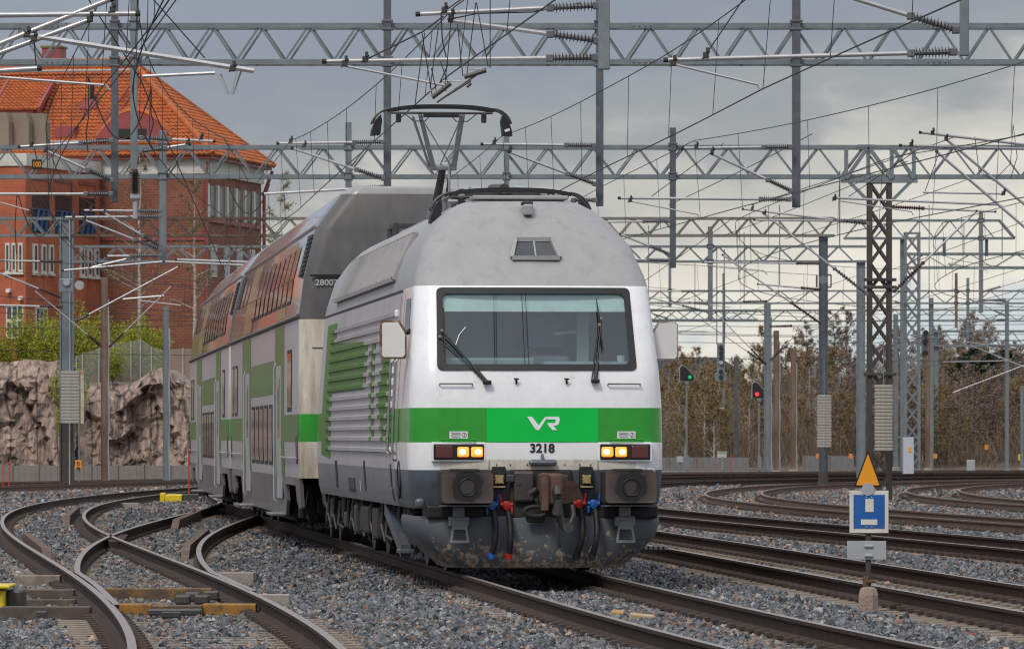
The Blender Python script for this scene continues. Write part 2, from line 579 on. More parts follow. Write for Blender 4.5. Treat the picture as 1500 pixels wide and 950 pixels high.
def curve_pts(ctrl, step=0.8):
    """smooth line through control points (x, y), even spacing"""
    c = np.array(ctrl, float)
    c = np.vstack([2 * c[0] - c[1], c, 2 * c[-1] - c[-2]])
    out = []
    for i in range(1, len(c) - 2):
        p0, p1, p2, p3 = c[i - 1], c[i], c[i + 1], c[i + 2]
        t01, t12, t23 = [max(1e-6, np.linalg.norm(b - a)) ** 0.5 for a, b in ((p0, p1), (p1, p2), (p2, p3))]
        m1 = (p2 - p1) + t12 * ((p1 - p0) / t01 - (p2 - p0) / (t01 + t12))
        m2 = (p2 - p1) + t12 * ((p3 - p2) / t23 - (p3 - p1) / (t12 + t23))
        n = max(2, int(np.linalg.norm(p2 - p1) / 0.25))
        for k in range(n):
            t = k / n
            h = (2 * t**3 - 3 * t**2 + 1, t**3 - 2 * t**2 + t, -2 * t**3 + 3 * t**2, t**3 - t**2)
            out.append(h[0] * p1 + h[1] * m1 + h[2] * p2 + h[3] * m2)
    out.append(c[-2])
    out = np.array(out)
    for _ in range(60):                       # iron out small wiggles
        out[1:-1] = 0.25 * out[:-2] + 0.5 * out[1:-1] + 0.25 * out[2:]
    s = np.concatenate([[0], np.cumsum(np.linalg.norm(np.diff(out, axis=0), axis=1))])
    k = max(2, int(s[-1] / step))
    q = np.linspace(0, s[-1], k + 1)
    return np.stack([np.interp(q, s, out[:, 0]), np.interp(q, s, out[:, 1])], 1)


def normals2(p):
    d = np.gradient(p, axis=0)
    d /= np.linalg.norm(d, axis=1)[:, None]
    return np.stack([d[:, 1], -d[:, 0]], 1), d         # right-hand side, forward


PROF = [(-0.036, 0.0), (0.036, 0.0), (0.037, -0.030), (0.030, -0.042), (0.010, -0.052), (0.009, -0.135), (0.030, -0.152), (0.075, -0.165), (0.075, -0.176),
        (-0.075, -0.176), (-0.075, -0.165), (-0.030, -0.152), (-0.009, -0.135), (-0.010, -0.052), (-0.030, -0.042), (-0.037, -0.030)]


def rail(parent, pts, dull=False, name='rail', dz=0.0):
    nrm, d = normals2(pts)
    mb = MB()
    n = len(PROF)
    vs = []
    for (p, q) in zip(pts, nrm):
        for (a, z) in PROF:
            vs.append((p[0] + q[0] * a, p[1] + q[1] * a, z + dz))
    fs, ms = [], []
    for i in range(len(pts) - 1):
        for j in range(n):
            k = (j + 1) % n
            fs.append((i * n + j, (i + 1) * n + j, (i + 1) * n + k, i * n + k))
            ms.append(1 if j == 0 else 0)
    fs.append(tuple(range(n)))
    ms.append(0)
    fs.append(tuple(range(len(vs) - 1, len(vs) - n - 1, -1)))
    ms.append(0)
    mb.add(vs, fs, ms)
    return mb.build(name, [M['rail_far_side' if dull else 'rail_side'], M['rail_dull' if dull else 'rail_top']], parent)


SLEEPER = None


def sleeper_mesh():
    global SLEEPER
    if SLEEPER is None:
        mb = MB()
        prof = [(-0.15, -0.22), (0.15, -0.22), (0.115, 0.0), (-0.115, 0.0)]
        for (x0, x1, dz) in ((-1.3, -0.5, 0), (-0.5, 0.5, -0.02), (0.5, 1.3, 0)):
            mb.prism([(a, b + dz) for a, b in prof], x0, x1, axis='x')
        SLEEPER = mb.mesh('sleeper', M['sleeper'])
    return SLEEPER


TRACKS = {}
SLEEPERS_AT = []          # (x, y, ux, uy) kept clear of ballast stones
RAILS_AT = []


def track(key, label, ctrl, sleepers=(0, 0), clips=(0, 0), dull=False, group=None):
    c = curve_pts(ctrl)
    nrm, d = normals2(c)
    TRACKS[key] = c
    root = empty('railway_track', (0, 0, 0), 0, label, 'railway track', group)
    for s in (-1, 1):
        pts = c + nrm * (0.762 + 0.036) * s
        RAILS_AT.append(pts)
        rail(root, pts, dull)
    # sleepers every 0.61 m
    ss = np.concatenate([[0], np.cumsum(np.linalg.norm(np.diff(c, axis=0), axis=1))])
    q = np.arange(0.3, ss[-1], 0.61)
    X, Y = np.interp(q, ss, c[:, 0]), np.interp(q, ss, c[:, 1])
    NX, NY = np.interp(q, ss, nrm[:, 0]), np.interp(q, ss, nrm[:, 1])
    k = 0
    cm = MB()
    for x, y, nx, ny in zip(X, Y, NX, NY):
        ang = math.atan2(ny, nx)
        if sleepers[0] <= y <= sleepers[1] and k < 298:
            inst('sleeper', sleeper_mesh(), root, (x, y, -0.186), (0, 0, ang))
            SLEEPERS_AT.append((x, y, nx, ny, key))
            k += 1
        if clips[0] <= y <= clips[1]:
            Mz = Matrix.Rotation(ang, 3, 'Z')
            for s in (-1, 1):
                for e in (-1, 1):
                    a = s * 0.798 + e * 0.125
                    cm.box((x + nx * a, y + ny * a, -0.150), (0.13, 0.12, 0.06), 0, Mz, 0.5)
                    cm.box((x + nx * (a + e * 0.06), y + ny * (a + e * 0.06), -0.155), (0.05, 0.17, 0.035), 0, Mz)
    if cm.v:
        tag(cm.build('rail_clips', M['clip'], root), kind='stuff')
    return root


fy = np.array([43.3, 50.2, 58.8, 69.5, 79.4, 88.3, 93.6, 103.8, 106, 115, 127, 140.6, 149.5, 157, 180.7])
fx = np.array([-1.96, -2.72, -3.62, -4.72, -5.75, -6.88, -7.30, -8.40, -8.68, -9.5, -10.37, -10.9, -10.65, -10.35, -9.33])
pl = np.polyfit(fy, fx, 4)
left_ctrl = [(float(np.polyval(pl, y)), y) for y in range(38, 182, 8)] + [(-6.6, 207), (-1.5, 226), (8, 243), (20, 254), (36, 262)]
gy = np.array([55, 60.3, 64.4, 69, 74.6, 79.4, 83.6, 86.7, 92, 95.4, 101.5, 112.5, 124, 136.4, 148])
gx = np.array([-3.22, -3.73, -4.08, -4.47, -4.93, -5.17, -5.38, -5.53, -5.72, -5.77, -5.9, -6.02, -6.1, -6.2, -6.9])
pg = np.polyfit(gy, gx, 4)
div_ctrl = [(float(np.polyval(pg, y)), y) for y in np.arange(54, 149, 7)]
loco_ctrl = [(2.95, 39), (1.76, 50), (0.27, 66), (-1.56, 86), (-3.97, 112.5), (-6.26, 139), (-8.0, 165), (-8.6, 195), (-5, 225), (3, 246), (18, 262), (40, 272)]

track_loco = track('loco', 'railway track under the green and white locomotive', loco_ctrl, (38, 150), (38, 90))
track_left = track('left', 'curving railway track along the left of the foreground turnout', left_ctrl, (38, 150), (38, 130))
B_ctrl = [(6.85, 39), (5.68, 50.75), (4.62, 63), (2.76, 85.4), (1.75, 96.4), (-0.1, 119), (-2.4, 150), (-2.6, 185), (3, 218), (14, 240), (30, 252), (44, 257)]
track_b = track('b', 'railway track beside the locomotive with bare brown sleepers', B_ctrl, (38, 150), (38, 130))
A_ctrl = [(12.0, 45), (10.2, 60), (8.3, 78.5), (6.95, 90), (5.05, 105), (3.3, 120), (1.6, 140), (1.3, 165), (4.2, 195), (12, 218), (26, 232), (42, 238)]
track_a = track('a', 'second railway track right of the locomotive behind the blue sign', A_ctrl, (55, 160), (60, 140))
D_ctrl = [(16.5, 70), (13.0, 85), (10.1, 105), (7.8, 124), (6.5, 140), (6.1, 155), (7.0, 172), (9.0, 186), (12.8, 200), (18, 211), (28, 222), (44, 229)]
track_d = track('d', 'railway track bending sharply right behind the grey post with weights', D_ctrl, (90, 175), (90, 175), True)
E_ctrl = [(22, 88), (17, 108), (13.1, 132), (12.0, 150), (12.3, 166), (13.6, 180), (16.2, 193), (20.5, 206), (29, 217), (42, 224)]
track_e = track('e', 'railway track bending right beside the grey cabinet', E_ctrl, (110, 175), (), True) if False else track('e', 'railway track bending right beside the grey cabinet', E_ctrl, (110, 175), (110, 175), True)
track('o', 'far left railway track in front of the brown mast', [(-30, 140), (-22, 160), (-16.8, 182), (-12.6, 204), (-6.5, 224), (4, 243), (20, 257), (40, 266)], (0, 0), (0, 0), True)
track('q', 'farthest left railway track along the foot of the rock', [(-36, 165), (-27, 180), (-19, 196), (-14.0, 211), (-7, 229), (4, 249), (20, 266), (44, 280)], (0, 0), (0, 0), True)
track('r', 'far railway track crossing behind the lattice mast', [(16, 150), (17.5, 175), (21, 192), (28, 206), (42, 216)], (0, 0), (0, 0), True)

# ---- turnout in the left track
turn = empty('turnout', (0, 0, 0), 0, 'turnout with yellow ties branching from the left track toward the train', 'turnout')
dc = curve_pts(div_ctrl)
TRACKS['div'] = dc
dn, _ = normals2(dc)
for s, ymin in ((-1, 54.0), (1, 59.5)):
    pts = dc + dn * 0.798 * s
    pts = pts[pts[:, 1] > ymin]
    stock = RAILS_AT[2 if s < 0 else 3]
    pts[:, 0] = np.maximum(pts[:, 0], np.interp(pts[:, 1], stock[:, 1], stock[:, 0]) + np.interp(pts[:, 1], [ymin, ymin + 9], [0.055, 0.10]) * (pts[:, 1] < 75) - 9 * (pts[:, 1] >= 75))
    RAILS_AT.append(pts)
    rail(turn, pts, name='switch_rail')
ss = np.concatenate([[0], np.cumsum(np.linalg.norm(np.diff(dc, axis=0), axis=1))])
for q in np.arange(8.0, ss[-1], 0.61):
    x, y = np.interp(q, ss, dc[:, 0]), np.interp(q, ss, dc[:, 1])
    nx, ny = np.interp(q, ss, dn[:, 0]), np.interp(q, ss, dn[:, 1])
    if y > 60:
        inst('sleeper', sleeper_mesh(), turn, (x, y, -0.19), (0, 0, math.atan2(ny, nx)))


def g(px, py, z=0.0):
    """photograph pixel of something at height z -> place"""
    Y = F * (CAMH - z) / (py - HY)
    return Vector(((px - HX) * Y / F, Y, z))


def guard(a, b, w, h=0.15):
    """check rail or ramped block between two photograph pixels"""
    a, b = g(*a, -0.02), g(*b, -0.02)
    mb = MB()
    d = (b - a)
    L_ = d.length
    ang = math.atan2(d.y, d.x)
    Mz = Matrix.Rotation(ang, 3, 'Z')
    poly = [(0, -0.2), (L_, -0.2), (L_ * 0.92, 0.0), (L_ * 0.08, 0.0)]
    mb.prism(poly, -w / 2, w / 2, 'y', T=lambda v: Mz @ v + Vector((a.x, a.y, 0)))
    fix_normals(mb.build('guard_rail', M['rusty'], turn))


guard((37, 780), (70, 806), 0.12)
guard((97, 757), (114, 742), 0.12)
guard((270, 802), (304, 774), 0.12)
guard((255, 763), (292, 748), 0.14)
# frog casting
fp = g(168, 783, 0.0)
mb = MB()
mb.prism([(-0.10, -4.2), (0.10, -4.2), (0.24, 2.5), (-0.24, 2.5)], -0.17, -0.03, 'z', T=lambda v: Matrix.Rotation(0.075, 3, 'Z') @ v + fp)
fix_normals(mb.build('frog', M['rail_side'], turn))


def tie(a, b, h, mats, y_h=-0.05, dep=0.26, name='steel_tie', blocks=None):
    """steel tie whose near top edge runs between photograph pixels a and b"""
    A, B = g(*a, y_h), g(*b, y_h)
    mb = MB()
    c = (A + B) / 2
    ang = math.atan2(B.y - A.y, B.x - A.x)
    mb.bbox((c.x, c.y + dep / 2, y_h - h / 2), ((B - A).length, dep, h), 0.012, 0, Matrix.Rotation(ang, 3, 'Z'))
    return mb.build(name, mats, turn)


M['rust_yellow'] = mk('rust_with_yellow_traces', (0.09, 0.055, 0.035), 0.7, var=0.3, dirt=(0.40, 0.21, 0.02), dirt_amt=0.45, dirt_scale=5)
tie((146, 861), (310, 861), 0.14, M['rust_yellow'], -0.07)
tie((157, 884), (222, 884), 0.16, M['yellow_rust'], -0.07)
tie((222, 886), (296, 886), 0.12, M['rust_yellow'], -0.08, 0.22)
tie((296, 884), (375, 884), 0.16, M['yellow_rust'], -0.07)
M['tie_dark'] = mk('oily_tie', (0.075, 0.058, 0.045), 0.7, var=0.3, scale=5, dirt=(0.16, 0.12, 0.085), dirt_amt=0.35, dirt_scale=4)
tie((20, 842), (88, 842), 0.16, M['sleeper'], -0.06)
tie((22, 863), (108, 863), 0.10, M['tie_dark'], -0.06)
tie((30, 877), (110, 877), 0.08, M['tie_dark'], -0.09)
tie((0, 888), (132, 888), 0.15, M['tie_dark'], -0.06)
tie((318, 838), (372, 838), 0.14, M['concrete'], -0.07, name='tie_end')
tie((366, 870), (424, 870), 0.16, M['concrete'], -0.07, name='tie_end')
tie((172, 736), (203, 736), 0.14, M['concrete'], -0.07, name='tie_end')
tie((216, 892), (294, 892), 0.06, M['dark_steel'], -0.10, 0.3, name='lock_rod')
mb = MB()
for (px, py) in ((245, 898), (258, 898), (62, 897)):
    p = g(px, py, -0.1)
    mb.bbox((p.x, p.y - 0.05, -0.11), (0.10, 0.1, 0.06), 0.01)
mb.build('lock_clamp', M['dark_steel'], turn)
mb = MB()
for (px, py) in ((282, 868), (296, 872), (268, 872), (310, 866)):
    p = g(px, py, -0.06)
    mb.bbox((p.x, p.y, -0.1), (0.16, 0.2, 0.1), 0.02)
mb.build('slide_chair', M['dark_steel'], turn)

# yellow point machine at the left edge
pm = g(-30, 905, -0.2)
t = empty('point_machine', (pm.x, pm.y, -0.22), 0, 'yellow point machine at the left edge beside the turnout', 'point machine')
MB().bbox((0, 0, 0.20), (0.56, 0.7, 0.22), 0.03).build('housing', M['yellow'], t)
MB().bbox((0.08, -0.05, 0.345), (0.52, 0.75, 0.035), 0.012).build('lid', M['yellow'], t)
MB().bbox((0.36, 0.1, 0.16), (0.16, 0.5, 0.3), 0.03).build('bracket', M['dark_steel'], t)
MB().bbox((0.1, -0.1, 0.04), (0.5, 0.6, 0.08), 0.02).build('base', M['dark_steel'], t)

# second, far machine with a yellow front
pm = g(261, 735, -0.2)
t = empty('point_machine', (pm.x, pm.y, -0.22), 0, 'small yellow point machine on the ballast left of the far coach', 'point machine')
MB().bbox((-0.42, 0, 0.14), (0.13, 0.5, 0.27), 0.02).build('end_plate', M['yellow'], t)
MB().bbox((-0.12, -0.06, 0.13), (0.46, 0.4, 0.20), 0.02).build('housing', M['yellow'], t)
MB().bbox((0.33, 0.06, 0.15), (0.40, 0.4, 0.20), 0.02).build('motor_cover', M['dark_steel'], t)
MB().bbox((0.12, 0.1, 0.225), (0.84, 0.36, 0.03), 0.01).build('lid', M['yellow'], t)

# ---- loose ballast stones
stone_col = bpy.data.collections.new('stone_shapes')
stone_mat, nt, b = nodes_of('ballast_stone')
N, L = nt.nodes, nt.links
oi = N.new('ShaderNodeObjectInfo')
rp = N.new('ShaderNodeValToRGB')
rp.color_ramp.interpolation = 'CONSTANT'
pal = [(0.105, 0.115, 0.128), (0.044, 0.050, 0.058), (0.17, 0.18, 0.188), (0.076, 0.085, 0.096), (0.135, 0.146, 0.156), (0.022, 0.025, 0.029), (0.25, 0.25, 0.245), (0.092, 0.10, 0.112),
       (0.18, 0.115, 0.085), (0.075, 0.08, 0.09), (0.32, 0.31, 0.305), (0.22, 0.165, 0.13)]
pos = [0, .14, .27, .38, .50, .60, .70, .78, .86, .90, .955, .975]
rp.color_ramp.elements[0].color = (*pal[0], 1)
rp.color_ramp.elements[1].position = pos[1]
rp.color_ramp.elements[1].color = (*pal[1], 1)
for i in range(2, len(pal)):
    e = rp.color_ramp.elements.new(pos[i])
    e.color = (*pal[i], 1)
L.new(oi.outputs['Random'], rp.inputs[0])
tcn = N.new('ShaderNodeTexCoord')
nz = N.new('ShaderNodeTexNoise')
nz.inputs['Scale'].default_value = 1.6
nz.inputs['Detail'].default_value = 4
L.new(tcn.outputs['Object'], nz.inputs['Vector'])
mrr = N.new('ShaderNodeMapRange')
mrr.inputs['To Min'].default_value = 0.6
mrr.inputs['To Max'].default_value = 1.4
L.new(nz.outputs[0], mrr.inputs['Value'])
mul = N.new('ShaderNodeMixRGB')
mul.blend_type = 'MULTIPLY'
mul.inputs['Fac'].default_value = 1
L.new(rp.outputs[0], mul.inputs[1])
L.new(mrr.outputs[0], mul.inputs[2])
L.new(mul.outputs[0], b.inputs['Base Color'])
b.inputs['Roughness'].default_value = 0.7
rust_col = bpy.data.collections.new('rusty_stone_shapes')
rust_mat = stone_mat.copy()
rust_mat.name = 'rusty_ballast_stone'
rr_ = [n_ for n_ in rust_mat.node_tree.nodes if n_.bl_idname == 'ShaderNodeValToRGB'][0]
for e_ in rr_.color_ramp.elements:
    c_ = e_.color
    l_ = (c_[0] + c_[1] + c_[2]) / 3
    e_.color = (l_ * 1.55 + 0.03, l_ * 1.05 + 0.012, l_ * 0.80 + 0.004, 1)
rs = np.random.RandomState(3)
for k in range(7):
    bm = bmesh.new()
    pts = rs.normal(size=(13, 3))
    pts /= np.linalg.norm(pts, axis=1)[:, None]
    pts *= rs.uniform(0.8, 1.1, (13, 1)) * np.array([1.15, 0.85, 0.7])
    for p in pts:
        bm.verts.new(p)
    bmesh.ops.convex_hull(bm, input=list(bm.verts))
    me = bpy.data.meshes.new('stone_shape')
    bm.to_mesh(me)
    bm.free()
    me.materials.append(stone_mat)
    so = bpy.data.objects.new('stone_shape', me)
    stone_col.objects.link(so)
    me2 = me.copy()
    me2.materials.clear()
    me2.materials.append(rust_mat)
    rust_col.objects.link(bpy.data.objects.new('rusty_stone_shape', me2))

rs = np.random.RandomState(11)
PTS = []
for (y0, y1, dens) in ((40, 52, 400), (52, 66, 300), (66, 84, 165), (84, 110, 90), (110, 150, 42), (150, 205, 17)):
    w = 0.098 * y1 + 5.0
    n = int(2 * w * (y1 - y0) * dens)
    p = np.stack([rs.uniform(-w, w, n), rs.uniform(y0, y1, n)], 1)
    hw = 0.098 * p[:, 1] + 1.0
    PTS.append(p[np.abs(p[:, 0]) < hw + (rs.uniform(size=n) < 0.45) * 4.0])
PTS = np.concatenate(PTS)


def near_line(pts, line, dist):
    """mask of points closer than dist to a polyline that runs along y"""
    o = np.argsort(line[:, 1])
    x = np.interp(pts[:, 1], line[o, 1], line[o, 0], left=1e9, right=1e9)
    return np.abs(pts[:, 0] - x) < dist


keep = np.ones(len(PTS), bool)
for ln in RAILS_AT:
    ln2 = ln[ln[:, 1] < 200]
    if len(ln2) > 3:
        keep &= ~near_line(PTS, ln2, 0.15)
# sleepers stay partly bare
cell = {}
for i, (x, y, nx, ny, key) in enumerate(SLEEPERS_AT):
    cell.setdefault((int(x // 2), int(y // 2)), []).append((x, y, nx, ny, key))
bare = {'b': 0.93, 'loco': 0.45, 'left': 0.80, 'a': 0.8}
thin = rs.uniform(size=len(PTS))
sink = np.zeros(len(PTS))
lists = {}
for i in np.nonzero(keep)[0]:
    x, y = PTS[i]
    hit = False
    for cx in (-1, 0, 1):
        for cy in (-1, 0, 1):
            for (sx, sy, nx, ny, key) in cell.get((int(x // 2) + cx, int(y // 2) + cy), ()):
                dx, dy = x - sx, y - sy
                a, c = dx * nx + dy * ny, -dx * ny + dy * nx
                if abs(a) < 1.25 and abs(c) < 0.31:
                    pat = mnoise.noise((x * 0.35, y * 0.12, 9.0))
                    open_ = {'b': pat < 0.30, 'a': pat < 0.2, 'left': y < 56 and pat < 0.3, 'loco': pat > 0.28}.get(key, False)
                    if open_:
                        sink[i] = 0.034
                        if abs(c) < 0.135 and thin[i] < 0.96:
                            hit = True
                    break
            if hit:
                break
        if hit:
            break
    if hit:
        keep[i] = False
PTS = PTS[keep]
sink = sink[keep]
npt = len(PTS)
sc_ = rs.lognormal(math.log(0.0265), 0.33, npt).clip(0.012, 0.060)
far_s = np.interp(PTS[:, 1], [45, 150, 205], [1.05, 1.6, 2.4])
sc_ *= far_s
hgt = np.array([mnoise.noise((x * 0.7, y * 0.25, 0.0)) for x, y in PTS]) * 0.030 + rs.uniform(-0.012, 0.018, npt)
zz = BED + 0.034 + hgt - sink
near_rail = np.zeros(npt, bool)
for ln in RAILS_AT:
    near_rail |= near_line(PTS, ln[ln[:, 1] < 215], 0.55)
patch_ = np.array([mnoise.noise((x * 0.5, y * 0.2, 40.0)) for x, y in PTS])
rusty_pt = (near_rail & (rs.uniform(size=npt) < 0.15)) | ((patch_ > 0.28) & (rs.uniform(size=npt) < 0.12)) | (rs.uniform(size=npt) < 0.04) | (rs.uniform(size=npt) < np.interp(PTS[:, 1], [110, 200], [0.0, 0.4]))


def stone_cloud(name, mask, label):
    me = bpy.data.meshes.new(name)
    k = int(mask.sum())
    me.from_pydata([(x, y, z) for (x, y), z in zip(PTS[mask], zz[mask])], [], [])
    at = me.attributes.new('stone_size', 'FLOAT', 'POINT')
    at.data.foreach_set('value', sc_[mask].astype(np.float32))
    at = me.attributes.new('stone_rot', 'FLOAT_VECTOR', 'POINT')
    at.data.foreach_set('vector', rs.uniform(0, 6.28, k * 3).astype(np.float32))
    o = bpy.data.objects.new(name, me)
    COL.objects.link(o)
    return tag(o, label, 'gravel', kind='stuff')


so = stone_cloud('ballast_stones', ~rusty_pt, 'loose grey ballast stones between the tracks')
so_r = stone_cloud('rusty_ballast_stones', rusty_pt, 'rust-stained brown ballast stones along the rails')
ng = bpy.data.node_groups.new('scatter_stones', 'GeometryNodeTree')
ng.interface.new_socket('Geometry', in_out='INPUT', socket_type='NodeSocketGeometry')
ng.interface.new_socket('Geometry', in_out='OUTPUT', socket_type='NodeSocketGeometry')
gi, go = ng.nodes.new('NodeGroupInput'), ng.nodes.new('NodeGroupOutput')
iop = ng.nodes.new('GeometryNodeInstanceOnPoints')
ci = ng.nodes.new('GeometryNodeCollectionInfo')
ci.inputs['Collection'].default_value = stone_col
ci.inputs['Separate Children'].default_value = True
ci.inputs['Reset Children'].default_value = True
iop.inputs['Pick Instance'].default_value = True
na = ng.nodes.new('GeometryNodeInputNamedAttribute')
na.data_type = 'FLOAT'
na.inputs['Name'].default_value = 'stone_size'
nb = ng.nodes.new('GeometryNodeInputNamedAttribute')
nb.data_type = 'FLOAT_VECTOR'
nb.inputs['Name'].default_value = 'stone_rot'
ng.links.new(gi.outputs[0], iop.inputs['Points'])
ng.links.new(ci.outputs[0], iop.inputs['Instance'])
ng.links.new(na.outputs['Attribute'], iop.inputs['Scale'])
ng.links.new(nb.outputs['Attribute'], iop.inputs['Rotation'])
ng.links.new(iop.outputs[0], go.inputs[0])
md = so.modifiers.new('scatter', 'NODES')
md.node_group = ng
ng_r = ng.copy()
for n_ in ng_r.nodes:
    if n_.bl_idname == 'GeometryNodeCollectionInfo':
        n_.inputs['Collection'].default_value = rust_col
md = so_r.modifiers.new('scatter', 'NODES')
md.node_group = ng_r
# ------------------------------------------------------------------ locomotive
LY0 = 66.0
loco = empty('locomotive', (0.30, LY0, 0), math.atan(0.0935), 'white and green electric locomotive with lit headlamps and a raised pantograph', 'locomotive')
LEN = 18.0

# level: z, half width, front set-back, corner radius, material of the band above this level
LV = [(0.78, 1.44, 0.10, 0.36, 3), (0.92, 1.475, 0.06, 0.36, 3), (1.225, 1.495, 0.01, 0.35, 4), (1.345, 1.495, 0.0, 0.35, 0), (1.545, 1.495, 0.0, 0.35, 1),
      (1.945, 1.485, 0.015, 0.34, 0), (2.20, 1.47, 0.04, 0.33, 0), (2.40, 1.455, 0.085, 0.31, 5), (3.335, 1.385, 0.60, 0.27, 0), (3.375, 1.38, 0.625, 0.27, 2),
      (3.50, 1.355, 0.72, 0.28, 2), (3.87, 1.235, 1.10, 0.34, 2), (4.16, 1.02, 1.46, 0.36, 2), (4.32, 0.84, 1.74, 0.34, 2), (4.395, 0.72, 1.92, 0.32, 2), (4.42, 0.64, 2.03, 0.30, 2)]
SEG = 7
FX = [-1.0, -0.55, 0.0, 0.55, 1.0]
SIDEY = [LEN, 12.0, 6.0, 2.4]


def outline(w, yf, r, z, n_seg=SEG, sidey=SIDEY, fx=FX, bow=0.05):
    pts = [(-w, y) for y in sidey]
    cx, cy = w - r, yf + r
    for k in range(n_seg + 1):                       # left corner: from side to front
        a = math.pi + (math.pi / 2) * k / n_seg
        pts.append((-cx + r * math.cos(a), cy + r * math.sin(a)))
    for f in fx[1:-1]:
        pts.append((f * cx, yf - bow * (1 - f * f)))
    for k in range(n_seg + 1):
        a = 1.5 * math.pi + (math.pi / 2) * k / n_seg
        pts.append((cx + r * math.cos(a), cy + r * math.sin(a)))
    pts += [(w, y) for y in reversed(sidey)]
    return [(x, y, z) for x, y in pts]


mb = MB()
rows = [outline(w, yf, r, z) for (z, w, yf, r, m) in LV]
n = len(rows[0])
base = 0
vs = [p for row in rows for p in row]
fs, ms = [], []
first_front = len(SIDEY) + SEG
last_front = first_front + len(FX) - 1
for i in range(len(rows) - 1):
    mat_i = LV[i][4]
    for j in range(n - 1):
        if mat_i == 5:
            if first_front <= j < last_front:
                continue                                # windscreen opening
            mi = 0
        else:
            mi = mat_i
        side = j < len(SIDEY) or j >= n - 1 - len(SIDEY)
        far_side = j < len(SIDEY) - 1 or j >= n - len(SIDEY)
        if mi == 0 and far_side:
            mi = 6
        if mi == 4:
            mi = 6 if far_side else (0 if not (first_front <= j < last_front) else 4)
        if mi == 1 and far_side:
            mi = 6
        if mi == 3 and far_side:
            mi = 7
        fs.append((i * n + j, i * n + j + 1, (i + 1) * n + j + 1, (i + 1) * n + j))
        ms.append(mi)
top = len(rows) - 1
fs.append(tuple(top * n + j for j in range(n)))
ms.append(2)
for (i0, i1) in [(i, i + 1) for i in range(len(rows) - 1)]:        # rear wall
    fs.append((i0 * n, (i0 + 1) * n, (i0 + 1) * n + n - 1, i0 * n + n - 1))
    ms.append(3)
fs.append(tuple(range(n - 1, -1, -1)))
ms.append(3)
mb.add(vs, fs, ms)
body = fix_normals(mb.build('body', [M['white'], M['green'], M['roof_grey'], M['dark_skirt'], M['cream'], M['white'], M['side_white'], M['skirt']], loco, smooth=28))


def lerp_lv(z):
    for a, b_ in zip(LV, LV[1:]):
        if a[0] <= z <= b_[0]:
            t = (z - a[0]) / (b_[0] - a[0])
            return [a[k] + (b_[k] - a[k]) * t for k in range(4)]
    return list(LV[-1][:4])


def side_x(z, off=0.0):
    return -(lerp_lv(z)[1] + off)


def front_y(z, x=0.0, off=0.0):
    _, w, yf, r = lerp_lv(z)
    f = max(-1, min(1, x / (w - r)))
    return yf - 0.05 * (1 - f * f) - off


def side_patch(name, polys, mat, off=0.004, parent=None, right=False, thick=0.0):
    """flat shapes (y, z outlines) lying on the left wall"""
    m_ = MB()
    sg = -1 if right else 1
    for poly in [q for pp in polys for q in banded(pp, [l_[0] for l_ in LV])]:
        k = len(poly)
        vsx = [(sg * side_x(z, off), y, z) for y, z in poly]
        m_.add(vsx, [tuple(range(k))])
        if thick:
            vs2 = [(sg * side_x(z, off - thick), y, z) for y, z in poly]
            m_.add(vsx + vs2, [(i, (i + 1) % k, k + (i + 1) % k, k + i) for i in range(k)])
    return fix_normals(m_.build(name, mat, parent or loco))


def rect(y0, y1, z0, z1):
    return [(y0, z0), (y1, z0), (y1, z1), (y0, z1)]


# ---- cab interior behind the windscreen
m_ = MB()
m_.box((0, 1.75, 2.55), (2.5, 0.05, 1.5), 0)
m_.box((0, 1.05, 1.98), (2.55, 1.4, 0.05), 1)
m_.box((0, 1.3, 3.32), (2.4, 0.9, 0.03), 0)
m_.box((-1.29, 1.35, 2.72), (0.04, 0.8, 1.15), 0)
m_.box((1.29, 1.35, 2.72), (0.04, 0.8, 1.15), 0)
M['cab'] = mk('cab_lining', (0.33, 0.39, 0.42), 0.8, var=0.1)
M['cab_dark'] = mk('cab_dark', (0.22, 0.25, 0.28), 0.8, var=0.2)
m_.build('cab_interior', [M['cab'], M['cab_dark']], loco)
m_ = MB()
m_.bbox((-0.55, 0.62, 2.46), (1.1, 0.5, 0.14), 0.03)
m_.bbox((0.60, 0.60, 2.43), (1.0, 0.5, 0.12), 0.03)
m_.build('dashboard', M['cab'], loco)
m_ = MB()
m_.bbox((0.22, 1.25, 2.85), (0.46, 0.16, 0.42), 0.07)
m_.bbox((0.22, 1.15, 2.50), (0.5, 0.45, 0.14), 0.05)
m_.bbox((0.20, 1.20, 3.12), (0.26, 0.12, 0.14), 0.04)
m_.build('driver_seat', M['cab_dark'], loco)
m_ = MB()
m_.box((0.62, 0.95, 2.85), (0.14, 0.06, 0.9), 0)
m_.tube([(0.28, 0.85, 2.82), (0.62, 0.92, 2.85)], 0.02)
m_.build('cab_pillar', mk('cab_pillar', (0.42, 0.46, 0.48), 0.6), loco)
m_ = MB()
m_.tube([(1.02, 0.42, 2.44), (1.02, 0.42, 2.56)], 0.05, 10)
m_.build('cup', M['paper'], loco)
# roller blind across the top of the glass
m_ = MB()
zb = 3.07
ya, yb = front_y(3.33) + 0.10, front_y(zb) + 0.10
m_.add([(-1.09, ya, 3.33), (1.09, ya, 3.33), (1.11, yb, zb), (-1.11, yb, zb), (-1.09, ya + .01, 3.33), (1.09, ya + .01, 3.33), (1.11, yb + .01, zb), (-1.11, yb + .01, zb)],
       [(0, 1, 2, 3), (7, 6, 5, 4), (3, 2, 6, 7)])
m_.build('roller_blind', mk('roller_blind', (0.72, 0.76, 0.75), 0.8), loco)


